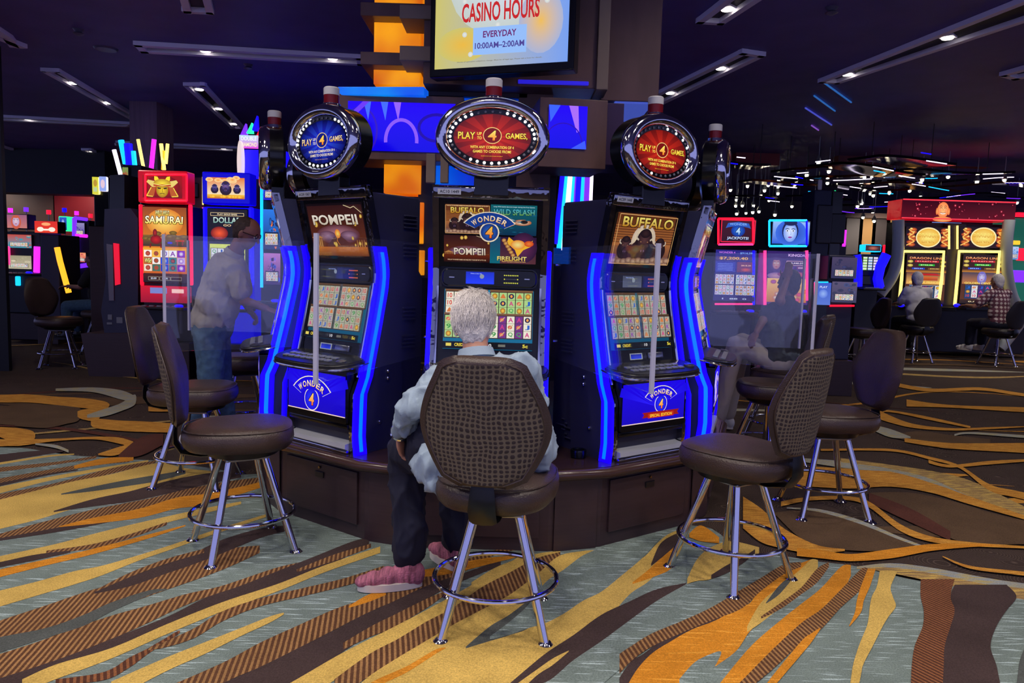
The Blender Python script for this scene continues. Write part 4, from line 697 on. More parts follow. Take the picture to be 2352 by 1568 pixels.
# machine geometry
PROF = [(0, .0), (.10, -.012), (.33, -.004), (.42, .035), (.70, .1), (.90, .142), (.98, .15), (1.05, .142), (1.45, .045)]
def py(z): return lerp(PROF, z)
def sweep_front(bm, x0, x1, z0, z1, d0, d1, n=24):
    """bar following the machine's front profile, between depths d0 (out) and d1 (in)"""
    zs = [z0+(z1-z0)*k/n for k in range(n+1)]
    prism(bm, [(py(z)+d0, z) for z in zs]+[(py(z)+d1, z) for z in reversed(zs)], x0, x1, 'x'); return bm
def slope(z0, z1, x0=0, off=0):
    y0, y1 = py(z0), py(z1); return plane_m((x0, (y0+y1)/2+off, (z0+z1)/2), (1, 0, 0), (0, y1-y0, z1-z0)), math.hypot(y1-y0, z1-z0)
rayon = screen_mat('backlit_glass', .95)
def wonder_machine(ang, label, top_art, blue, edition, tagno, r=1.52, seed=1, bright=1.0, clean=True, lcd=(30, 60, 255), leds=(255, 120, 60)):
    p = ringpt(ang, r, BASE_Z)
    t = thing('slot_machine', label, 'slot machine', p, ang, 'four-game slot machines on the ring base')
    # cabinet: side silhouette
    b = B(); zs = [0.0, .1, .33, .42, .7, .9, .98, 1.05, 1.42]
    prism(b, [(py(z)+.02, z) for z in zs]+[(.46, 1.40), (.46, 1.0), (.49, .96), (.49, 0)], -.287, .287, 'x'); cab = obj('cabinet', b, M['cab'], t, smooth=False)
    for s in (-1, 1):   # side fairing, louvres, bolts
        b = B(); prism(b, [(py(z)+.0, z) for z in zs[:8]]+[(.24, 1.03), (.3, .8), (.33, .4), (.30, 0)], s*.287, s*.303, 'x'); obj('side_fairing', b, M['cab'], t, smooth=False)
        for z0, k in ((1.24, 4), (1.08, 4), (.72, 4), (.56, 4), (.06, 4), (.12, 3)):
            b = B()
            for j in range(k): box(b, s*.287, s*.3, .33 if z0 > .2 else .3+.05*j, .43 if z0 > .2 else .37, z0+.022*j, z0+.022*j+.009, .003)
            obj('louvre', b, M['cab'], t, smooth=False)
        for y, z in ((.21, .44), (.21, .40), (.15, .16)):
            b = B(); lathe(b, [(.011, 0), (.011, .008), (.006, .012)], 12, (0, 0, 0), 'z'); b.transform(Matrix.Translation((s*.303, y, z)) @ Matrix.Rotation(s*PI/2, 4, 'Y')); obj('bolt', b, M['chrome'], t)
        # blue light strip along the front edge
        b = B(); sweep_front(b, s*.304, s*.326, .0, 1.13, -.034, .05); bmesh.ops.bevel(b, geom=[e for e in b.edges if abs(e.verts[0].co.x-e.verts[1].co.x) < 1e-5 and abs(abs(e.verts[0].co.x)-.326) < 1e-4], offset=.006, segments=2, affect='EDGES'); st = obj('light_strip', b, M['led'], t, ang=.9)
        b = B(); sweep_front(b, s*.3262, s*.3275, .02, 1.10, -.006, .018); core = obj('led_row', b, M['ledcore'], st, ang=.9)
        # chrome side rail
        b = B(); sweep_front(b, s*.27, s*.303, .40, 1.45, -.016, .03, 30); obj('chrome_rail', b, M['chrome_frame'], t, ang=.4)
        b = B(); tube(b, [(s*.274, py(z)-.018, z) for z in [.42+.51*k/10 for k in range(11)]], .008, 8); obj('rail_bead', b, M['chrome'], t)
        b = B(); sweep_front(b, s*.262, s*.303, .0, .40, -.02, .03, 12); obj('lower_chrome_rail', b, M['chrome_frame'], t, ang=.4)
    b = B(); mt, L = slope(1.385, 1.45); box(b, -.303, .303, -L/2, L/2, -.03, .018, .012, 3); b.transform(mt); obj('top_cap', b, M['chrome_frame'], t)
    b = B(); box(b, -.285, .285, .10, .46, 1.385, 1.42, .01); obj('lid', b, M['cab'], t, smooth=False)
    c = Cv(); c.rect(-.06, -.014, .06, .014, (205, 208, 212)); c.text(tagno, 0, 0, .1, .016, (60, 64, 72)); mt, L = slope(1.385, 1.45, -.215, -.019); c.build('asset_tag', M['print'], t, mt)
    # upper glass
    b = B(); mt, L = slope(1.035, 1.39); box(b, -.272, .272, -L/2, L/2, -.02, .004); b.transform(mt); obj('glass_frame', b, M['satin'], t, smooth=False)
    c = Cv(); top_art(c, .485, .31); mt, L = slope(1.055, 1.375, 0, -.0055); c.build('top_glass', M['screen_dim'], t, mt)
    # middle bar
    b = B(); prism(b, rrect(-.258, .258, .925, 1.03, .04), py(.98)-.03, py(.98)+.04, 'y'); bmesh.ops.bevel(b, geom=[e for e in b.edges if abs(e.verts[0].co.y-(py(.98)-.03)) < 1e-4 and abs(e.verts[1].co.y-(py(.98)-.03)) < 1e-4], offset=.012, segments=3, affect='EDGES'); mb = obj('reader_bar', b, M['satin'], t)
    c = Cv(); c.rect(-.075, -.032, .075, .032, lcd, tuple(int(v*.75) for v in lcd)); c.ell(.01, .008, .012, .012, (140, 150, 160)); c.text('Have a lucky day', -.02, .022, .06, .008, (160, 180, 255)); c.build('player_display', M['screen'], mb, front(py(.98)-.0312, -.05, .978))
    c = Cv()
    for k in range(8):
        for dz in (-.02, .02): c.ell(-.035+.01*k, dz, .0034, .0034, leds, n=8)
    for dx in (-.035, .035): c.ell(dx, 0, .0034, .0034, leds, n=8)
    c.rect(-.03, -.002, .03, .002, (60, 60, 60)); c.build('card_reader_lights', M['screen'], mb, front(py(.98)-.0312, .115, .975))
    for x in (-.2, .2):
        b = B(); box(b, x-.014, x+.014, py(.98)-.034, py(.98)-.03, .975, .981, .001); obj('emblem', b, M['chrome'], mb, smooth=False)
    # lower screen
    b = B(); mt, L = slope(.52, .925); box(b, -.272, .272, -L/2, L/2, -.02, .003); b.transform(mt); obj('screen_frame', b, M['satin'], t, smooth=False)
    c = Cv(); mt, L = slope(.60, .915, 0, -.0045); a_reels(c, .475, L, seed, bright); c.build('game_screen', M['screen'], t, mt)
    c = Cv(); mt, L = slope(.535, .585, 0, -.006); c.rect(-.05, -.018, .05, .018, (150, 155, 165)); c.rect(-.042, -.013, .042, .013, (30, 60, 235), (14, 30, 150)); c.build('bill_meter_display', M['screen'], t, mt @ Matrix.Translation((-.05, 0, 0)))
    b = B(); box(b, -.06, .06, -.018, .018, 0, .012, .006); b.transform(mt @ Matrix.Translation((.1, 0, 0))); obj('ticket_slot', b, M['chrome_dull'], t)
    # button deck
    out = [(-.315, .09), (-.325, -.02), (-.30, -.10), (-.22, -.15), (0, -.165), (.22, -.15), (.30, -.10), (.325, -.02), (.315, .09)]
    out = catmull(out, 4)
    b = B(); prism(b, out, .375, .405, 'z'); bmesh.ops.bevel(b, geom=[e for e in b.edges if abs(e.verts[0].co.z-e.verts[1].co.z) < 1e-5], offset=.008, segments=3, affect='EDGES'); dk = obj('button_deck', b, M['black'], t)
    dk.matrix_basis = Matrix.Translation((0, 0, .505)) @ Matrix.Rotation(math.radians(10), 4, 'X') @ Matrix.Translation((0, 0, -.39))
    b = B(); tube(b, [(x*1.003, y*1.003-.001, .377) for x, y in out], .007, 8); obj('deck_trim', b, M['chrome'], dk)
    for j in range(2):
        for k in range(8):
            b = B(); x = -.21+.052*k; y = -.085+.05*j; box(b, x-.021, x+.021, y-.016, y+.016, .404, .414, .004); obj('button', b, M['silver'], dk)
    b = B(); lathe(b, [(.028, .0), (.03, .008), (.02, .014)], 18, (.245, -.07, .404)); obj('spin_button', b, M['chrome_dull'], dk)
    # belly glass
    b = B(); prism(b, rrect(-.258, .258, .165, .455, .012), -.045, .03, 'y'); bl = obj('belly_door', b, M['satin'], t, smooth=False)
    c = Cv(); w, h = .50, .225; c.rect(-w/2, -h/2, w/2, h/2, (24, 8, 190), (30, 6, 235))
    for k in range(9):
        a = -1.3+2.6*k/8; c.up(); c.face([(0, -.02), (math.sin(a-.09)*.28, max(-.11, min(.11, math.cos(a-.09)*.28))), (math.sin(a+.09)*.28, max(-.11, min(.11, math.cos(a+.09)*.28)))], [(44, 30, 255), (26, 10, 225), (26, 10, 225)])
    c.rect(-w/2, -h/2, w/2, -h/2+.005, (255, 220, 210))
    if edition:
        a_wonder(c, .05, .006, .235, (26, 10, 225), True)
        c.poly([(-.10, -.052), (-.085, -.066), (-.10, -.082), (.20, -.082), (.185, -.066), (.20, -.052)], (150, 26, 20)); c.rect(-.055, -.087, .155, -.06, (190, 40, 24)); c.text('SPECIAL EDITION', .05, -.0735, .18, .017, (255, 210, 60))
    else: a_wonder(c, -.035, -.022, .30, (26, 10, 225), True)
    o_ = c.build('belly_glass', M['screen'], bl, front(-.0462, 0, .313))
    b = B(); box(b, -.258, .258, -.035, .03, .135, .163, .006); obj('belly_sill', b, M['satin'], t)
    # tray
    b = B(); prism(b, [(-.0, .134), (-.0, .128), (.05, .12), (.05, .075), (-.0, .06), (-.05, .055), (-.052, .03), (-.03, .018), (.06, .018), (.06, .134)], -.255, .255, 'x'); obj('tray', b, M['tray'], t, smooth=False)
    b = B(); box(b, -.258, .258, -.045, .02, .0, .02, .005); obj('base_rail', b, M['chrome'], t)
    # topper
    tz = 1.688; rx, ry = .283, .197
    tp = thing('topper', None, None, (0, -.0, tz)); tp.parent = t
    del_ = [tp.pop(k) for k in list(tp.keys())]
    b = B(); box(b, -.09, .09, .03, .11, 1.40-tz, 1.52-tz, .006); obj('neck', b, M['satin'], tp, smooth=False)
    def ovl(prof, seg=56): 
        bb = B(); rings = []
        for k_, y in prof: rings.append([bb.verts.new(((rx+k_)*math.cos(2*PI*i/seg), y, (ry+k_)*math.sin(2*PI*i/seg))) for i in range(seg)])
        for a_, c_ in zip(rings, rings[1:]):
            for i in range(seg): bb.faces.new((a_[i], c_[i], c_[(i+1) % seg], a_[(i+1) % seg]))
        return bb, rings
    bb, rg = ovl([(-.0, .0), (.0, .10), (-.03, .115)]); bb.faces.new(rg[-1]); obj('housing', bb, M['satin'], tp, ang=.7)
    bb, rg = ovl([(.0, .02), (.008, -.005), (-.004, -.034), (-.028, -.046), (-.052, -.032), (-.058, -.008)]); obj('chrome_ring', bb, M['chrome'], tp, ang=2)
    bb, rg = ovl([(-.05, -.012), (-.088, -.008), (-.092, .0)]); bb.faces.new(rg[-1]); obj('lamp_ring', bb, M['satin'], tp, ang=.7)
    nb = 36; rb = random.Random(seed*7+3)
    bmE = B(); ball(bmE, (0, 0, 0), .0078, (1, .6, 1), 8); bo = obj('bulb', bmE, M['bulb'], tp); bmF = B(); ball(bmF, (0, 0, 0), .0078, (1, .6, 1), 8); bf = obj('bulb', bmF, M['bulboff'], tp)
    onp = [(k % 12) < (8 if not blue else 7) if (edition is False) else rb.random() < .25 for k in range(nb)]
    first = {True: bo, False: bf}
    for k in range(nb):
        a = 2*PI*k/nb; q = first[onp[k]]
        if q is not None and not q.get('_u'): first[onp[k]]['_u'] = 1; e = q
        else: e = link(q.copy()); e.parent = tp
        e.location = ((rx-.069)*math.cos(a), -.0125, (ry-.069)*math.sin(a))
    for q in (bo, bf):
        if q.get('_u') is None: bpy.data.objects.remove(q)
    for ch in tp.children:
        if ch.get('_u'): del ch['_u']
    c = Cv(); a_topper(c, rx-.086, ry-.080, blue); c.build('sign_face', M['screen'], tp, front(-.010))
    b = B(); lathe(b, [(.052, ry-.004), (.05, ry+.015), (.045, ry+.018)], 20, (0, .05, 0)); obj('beacon_collar', b, M['chrome'], tp)
    b = B(); lathe(b, [(.042, ry+.016), (.042, ry+.062)], 20, (0, .05, 0)); obj('beacon_red_section', b, M['red'], tp, ang=.5)
    b = B(); lathe(b, [(.043, ry+.062), (.043, ry+.098), (.038, ry+.104)], 20, (0, .05, 0)); obj('beacon_white_section', b, M['white'], tp, ang=.5)
    return t
def art_q(c, w, h): a_quad(c, w, h)
def art_b(c, w, h): c.rect(-w/2, -h/2, w/2, h/2, (8, 5, 8)); a_buffalo(c, -w*.48, -h*.46, w*.48, h*.46)
def art_dim(c, w, h): c.rect(-w/2, -h/2, w/2, h/2, (20, 10, 16)); a_pomp_big(c, w*.96, h*.92)
S = STEP
wonder_machine(0, 'slot machine straight ahead with a red oval sign, in front of the seated player', art_q, False, False, 'AC10 1449', seed=1, leds=(235, 235, 70))
wonder_machine(-S*1.04, 'slot machine with volcano artwork under a blue oval sign', a_pomp_big and art_dim, True, False, 'AC09 1067', seed=2, bright=.75, lcd=(40, 44, 60), r=1.53)
wonder_machine(S*1.02, 'slot machine with bison artwork under a red oval sign, right of the seated player', art_b, False, True, 'AC09 1448', seed=3, bright=.7, lcd=(90, 96, 120))
wonder_machine(-2*S, 'slot machine seen edge-on beside the standing man', art_dim, True, False, 'AC09 1070', seed=4, r=1.56, bright=.8)
wonder_machine(2*S, 'slot machine seen edge-on at the right end of the ring', art_b, False, False, 'AC09 1452', seed=5, bright=.8)
wonder_machine(-3*S, 'slot machine on the far left side of the ring, mostly hidden behind its neighbour', art_dim, False, False, 'AC09 1073', seed=6, bright=.8)
wonder_machine(3*S, 'slot machine on the far right side of the ring, mostly hidden behind its neighbour', art_b, False, False, 'AC09 1457', seed=7, bright=.8)
wonder_machine(5*S, 'slot machine on the back side of the ring behind the tower, turned away', art_b, False, False, 'AC09 1460', seed=8, bright=.8)
# clear acrylic screens between the machines
def divider(ang, label, r0=1.06, r1=2.2, z0=.98, z1=1.62, lean=0.0, foot=0):
    t = thing('acrylic_screen', label, 'clear screen', ringpt(ang, 0), ang, 'clear acrylic screens between players')
    M_ = Matrix.Rotation(0, 4, 'Z')
    b = B(); prism(b, [(-r0, z0), (-r1, z0-foot), (-r1-lean, z1-.01), (-r1-lean+.01, z1), (-r0, z1)], -.003, .003, 'x'); obj('pane', b, M['glass'], t, smooth=False)
    b = B(); prism(b, [(-r1+.006, z0-foot-.002), (-r1-.007, z0-foot-.002), (-r1-lean-.007, z1+.002), (-r1-lean+.006, z1+.002)], -.010, .010, 'x'); obj('edge_strip', b, M['edge'], t, smooth=False)
    for z in (z0+.1, z1-.1):
        for r in (1.12,):
            b = B(); lathe(b, [(.008, -.012), (.008, .012)], 10); b.transform(Matrix.Translation((0, -r, z)) @ Matrix.Rotation(PI/2, 4, 'Y')); obj('standoff', b, M['chrome'], t)
divider(-S/2-.02, 'clear acrylic screen between the volcano machine and the seated player', foot=.02, r1=2.24)
divider(S/2+.03, 'clear acrylic screen between the seated player and the bison machine', foot=.02, r1=2.24)
divider(-1.5*S, 'clear acrylic screen jutting out left of the ring with a white outer edge')
divider(1.5*S, 'clear acrylic screen jutting out right of the ring, nearest the camera on that side')
divider(-2.5*S, 'clear acrylic screen behind the standing man')
divider(2.5*S, 'clear acrylic screen just behind the right-hand one')
# ashtray on the counter
p = G(1328, 1050, BASE_Z); b = B(); lathe(b, [(.036, 0), (.042, .004), (.045, .036), (.043, .046), (.034, .046), (.03, .012), (.01, .008)], 24); o = obj('ashtray', b, M['satin'], None); o.location = (p.x, p.y, BASE_Z); tag(o, 'small black round ashtray on the counter between two machines', 'ashtray')
# ------------------------------------------------------------------ the tower in the middle of the ring
tw = thing('display_tower', 'brown timber-clad tower with lit orange and blue panels rising from the middle of the ring', 'tower', (RC.x, RC.y+.05, 0))
def tpart(name, x0, y0, x1, y1, Y, dep, m, bev=.004, sub=None, yaw=0):
    a, c = D(x0, y0, Y), D(x1, y1, Y); o = tw.location
    b = B(); cx, cz = (a.x+c.x)/2, (a.z+c.z)/2; hw, hh = abs(c.x-a.x)/2, abs(a.z-c.z)/2
    z1 = min(cz+hh, CEIL-.002); z0 = max(cz-hh, BASE_Z)
    box(b, -hw, hw, 0, dep, z0, z1, bev); b.transform(Matrix.Translation((cx-o.x, Y-o.y, 0)) @ Matrix.Rotation(yaw, 4, 'Z'))
    return obj(name, b, m, sub or tw, smooth=False)
mdw = mat('tower_walnut', (112, 80, 74), .45, noisy=.22, scale=3, aniso=(2, 2, .6)); mdk = mat('tower_dark', (52, 40, 52), .45); mtan = mat('tower_tan_slat', (140, 120, 104), .55)
def lit(name, c1, c2, s=1.0, scale=2.5):
    m = glow(name, c1, s); nt = m.node_tree; p = nt.nodes['Principled BSDF']; n = nt.nodes.new('ShaderNodeTexNoise'); n.inputs['Scale'].default_value = scale; n.inputs['Detail'].default_value = 2
    tc = nt.nodes.new('ShaderNodeTexCoord'); nt.links.new(tc.outputs['Object'], n.inputs[0]); r = nt.nodes.new('ShaderNodeValToRGB'); nt.links.new(n.outputs[0], r.inputs[0])
    r.color_ramp.elements[0].position = .35; r.color_ramp.elements[1].position = .65; r.color_ramp.elements[0].color = (*lin(c1), 1); r.color_ramp.elements[1].color = (*lin(c2), 1); nt.links.new(r.outputs[0], p.inputs['Emission Color']); return m
mor = lit('lit_amber_panel', (196, 78, 6), (250, 168, 20)); mcy = lit('lit_cyan_strip', (10, 60, 210), (0, 150, 220)); mbl = lit('lit_blue_panel', (0, 30, 190), (10, 120, 235), 1, 1.2); mpu = glow('purple_wash', (60, 30, 130), .5)
# hull
b = B(); box(b, -.43, .40, -.28, .5, BASE_Z+.001, 2.45, .004); obj('lower_shaft', b, mdk, tw, smooth=False)
tpart('upper_housing', 978, -170, 1386, 204, 4.75, 1.0, mdw)
tpart('under_soffit', 962, 204, 1212, 226, 4.95, .7, mdk)
tpart('amber_lightbox', 862, -180, 964, 196, 5.05, .35, mor); tpart('amber_lightbox', 882, 372, 966, 446, 5.0, .2, mor); tpart('amber_lightbox', 944, 464, 972, 560, 5.0, .2, mor); tpart('amber_lightbox', 944, 574, 974, 632, 5.0, .2, mor)
tpart('shaft_flank', 964, 226, 1010, 640, 5.02, .3, mdk)
tpart('timber_fin', 828, 4, 992, 40, 4.92, .5, mdw); tpart('timber_fin', 828, 118, 992, 152, 4.92, .5, mdw)
tpart('tan_shelf', 918, 10, 994, 44, 4.72, .3, mtan); tpart('tan_shelf', 918, 104, 994, 140, 4.72, .3, mtan)
tpart('cyan_light_bar', 772, 196, 976, 222, 4.75, .12, mcy, yaw=-.12)
tpart('blue_recess', 1065, 186, 1192, 250, 5.0, .1, mbl); tpart('blue_recess', 1000, 380, 1112, 600, 4.98, .1, mbl)
tpart('tan_slat', 979, 352, 999, 420, 4.7, .05, mtan); tpart('tan_slat', 1012, 352, 1029, 420, 4.7, .05, mtan)
tpart('upright_panel', 1192, 196, 1262, 470, 4.95, .3, mdw)
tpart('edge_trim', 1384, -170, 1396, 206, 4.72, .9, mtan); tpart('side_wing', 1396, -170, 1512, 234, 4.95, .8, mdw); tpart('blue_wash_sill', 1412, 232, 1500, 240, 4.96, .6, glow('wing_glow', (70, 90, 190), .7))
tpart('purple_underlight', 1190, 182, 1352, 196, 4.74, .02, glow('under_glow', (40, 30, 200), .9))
# backlit blue art boxes
def artbox(x0, y0, x1, y1, wx0, wy0, wx1, wy1, Y, yaw, seedv):
    fr = tpart('art_box', x0, y0, x1, y1, Y, .42, mdw, yaw=yaw)
    a, c_ = D(wx0, wy0, Y), D(wx1, wy1, Y); w, h = abs(c_.x-a.x), abs(a.z-c_.z); c = Cv()
    c.rect(-w/2, -h/2, w/2, h/2, (10, 0, 230), (36, 0, 250))
    r = random.Random(seedv)
    if seedv == 1:
        c.ring(w*.0, -h*.28, h*.36, h*.46, h*.07, (140, 90, 250), 30, -.1, PI+.1); c.ring(w*.33, h*.0, h*.4, h*.3, h*.06, (30, 0, 170), 24); c.ring(-w*.38, -h*.1, h*.36, h*.5, h*.04, (50, 20, 200), 24)
        for x in (-w*.32, -w*.04, -w*.16): c.poly([(x-w*.035, h*.5), (x+w*.035, h*.5), (x+w*.01, h*.12)], (70, 110, 255) if x < -.1*w else (150, 100, 250))
        c.poly([(-w*.5, h*.2), (-w*.36, h*.5), (-w*.3, h*.5), (-w*.48, h*.1)], (110, 60, 250))
    else:
        c.poly([(w*.02, h*.5), (w*.26, h*.5), (w*.3, -h*.1), (w*.24, -h*.12)], (170, 110, 250)); c.ring(-w*.1, -h*.4, w*.5, h*.5, w*.03, (40, 0, 190), 24, 0, PI); c.poly([(-w*.5, h*.5), (-w*.2, h*.5), (-w*.45, h*.1)], (60, 100, 255)); c.poly([(w*.1, -h*.5), (w*.5, -h*.5), (w*.46, -h*.3)], (60, 90, 255))
    cx, cz = (a.x+c_.x)/2, (a.z+c_.z)/2; fx = D((x0+x1)/2, (y0+y1)/2, Y)
    M_ = Matrix.Translation((fx.x-tw.location.x, Y-tw.location.y, 0)) @ Matrix.Rotation(yaw, 4, 'Z') @ Matrix.Translation((cx-fx.x, -.008, cz))
    c.build('backlit_panel', M['screen'], fr, M_ @ plane_m((0, 0, 0), (1, 0, 0), (0, 0, 1)))
artbox(772, 214, 1062, 372, 800, 232, 1044, 352, 4.78, .0, 1)
artbox(1240, 224, 1392, 388, 1260, 242, 1346, 343, 4.6, .12, 2)
tpart('side_box', 1388, 236, 1428, 380, 4.85, .4, mat('purple_lit_box', (70, 44, 84), .4))  # purple light on this side box is put into its colour
# hanging screen with the opening hours
q = D(1150, 30, 4.42); tv = thing('hanging_display', 'large upright screen showing red and purple opening hours on the tower', 'display', (q.x, q.y, 0), -.33)
zb, zt = D(1150, 170, 4.42).z, CEIL-.05; W = .80
b = B(); box(b, -W/2-.035, W/2+.035, 0, .1, zb, zt, .008); obj('bezel', b, M['satin'], tv, smooth=False)
b = B(); box(b, -.2, .2, .1, .26, zb+.15, zt-.1, .004); obj('mount', b, M['black'], tv, smooth=False)
H = zt-zb-.09; c = Cv(); c.rect(-W/2, -H/2, W/2, H/2, (206, 196, 110), (120, 160, 240), True)
c.ell(-W*.0, -H*.12, W*.4, W*.4, (214, 222, 240), (196, 206, 200)); c.ell(W*.3, -H*.32, W*.16, W*.22, (240, 190, 90), (170, 180, 214)); c.ell(W*.34, H*.0, W*.16, W*.2, (190, 196, 190), (150, 180, 240)); c.ell(-W*.28, -H*.40, W*.2, W*.12, (236, 186, 70), (206, 196, 110))
for k in range(16): c.ell(W*rd.uniform(-.45, .45), H*rd.uniform(-.45, .1), W*.018, W*.018, (230, 232, 220), (205, 210, 214))
# place the lines by height above the lower edge
def tline(t, dz, w, h, col, x=0): c.text(t, x, -H/2+dz, w, h, col)
tline('CASINO HOURS', .30, W*.58, .105, (200, 40, 44)); tline('TEMPORARY', .45, W*.5, .1, (200, 60, 50)); c.rect(-W*.20, -H/2+.065, W*.20, -H/2+.215, (150, 190, 250)); tline('EVERYDAY', .176, W*.25, .036, (110, 40, 110)); tline('10:00AM–2:00AM', .115, W*.37, .034, (80, 70, 150)); tline('Hours of operation subject to change. Must be of legal age. Please ask a host for details.', .030, W*.64, .009, (130, 130, 120))
c.build('lit_panel', M['screen'], tv, front(-.004, 0, zb+.045+H/2))
# ------------------------------------------------------------------ stools
def fabric_mat():
    m = bpy.data.materials.new('woven_brown_fabric'); m.use_nodes = True; nt = m.node_tree; L = nt.links; N = nt.nodes.new; p = nt.nodes['Principled BSDF']; p.inputs['Roughness'].default_value = .8
    tc = N('ShaderNodeTexCoord'); dn = N('ShaderNodeTexNoise'); dn.inputs['Scale'].default_value = 9; L.new(tc.outputs['Object'], dn.inputs[0])
    mx = N('ShaderNodeMixRGB'); mx.inputs[0].default_value = .032; L.new(tc.outputs['Object'], mx.inputs[1]); L.new(dn.outputs[1], mx.inputs[2])
    ws = []
    for d, s in (('X', 16), ('Z', 17)):
        wv = N('ShaderNodeTexWave'); wv.bands_direction = d; wv.inputs['Scale'].default_value = s; wv.inputs['Distortion'].default_value = 3.2; wv.inputs['Detail Scale'].default_value = .6; L.new(mx.outputs[0], wv.inputs[0]); ws.append(wv.outputs[1])
    mn = N('ShaderNodeMath'); mn.operation = 'MULTIPLY'; L.new(ws[0], mn.inputs[0]); L.new(ws[1], mn.inputs[1])
    r = N('ShaderNodeValToRGB'); L.new(mn.outputs[0], r.inputs[0]); r.color_ramp.elements[0].position = .1; r.color_ramp.elements[1].position = .3
    r.color_ramp.elements[0].color = (*lin((104, 91, 74)), 1); r.color_ramp.elements[1].color = (*lin((50, 38, 38)), 1)
    L.new(r.outputs[0], p.inputs['Base Color']); b = N('ShaderNodeBump'); b.inputs['Strength'].default_value = .3; b.inputs['Distance'].default_value = .004; L.new(mn.outputs[0], b.inputs['Height']); L.new(b.outputs[0], p.inputs['Normal']); return m
M['fabric'] = fabric_mat()
BK = [(0, .132), (.03, .155), (.12, .198), (.22, .232), (.30, .237), (.40, .215), (.50, .178), (.57, .153), (.60, .145)]
def back_outline(n=14, sc_=1.0, r=.045):
    """half widths up the backrest, rounded at the four corners -> closed outline (x, t)"""
    right = []
    ts = [.60*k/n for k in range(n+1)]; BKs = [(a, b) for a, b in catmull(BK, 6)]
    Hh = .485
    pts = [(lerp(BKs, t)*sc_, t/.6*Hh) for t in ts]
    pts = [(pts[0][0]-r, 0), (pts[0][0]-r*.3, r*.25)]+pts[1:-1]+[(pts[-1][0]-r*.25, Hh-r*.3), (pts[-1][0]-r, Hh)]
    pts = [(x, Hh/2+(z-Hh/2)*(sc_ if sc_ == 1 else sc_+.02)) for x, z in pts]
    return pts
def back_shell(yb, yf, sc0, sc1, bulge, nx=10, flip=False):
    pass
def grid_back(bm, f, sc_, nz=18, nx=14):
    """surface across the outline; f(u, v) -> y"""
    O = back_outline(nz, sc_); rows = []
    for x, z in O:
        rows.append([bm.verts.new((x*(-1+2*i/nx), f((x*(-1+2*i/nx)), z, abs(-1+2*i/nx)), z)) for i in range(nx+1)])
    for a, b in zip(rows, rows[1:]):
        for i in range(nx): bm.faces.new((a[i], a[i+1], b[i+1], b[i]))
    return rows
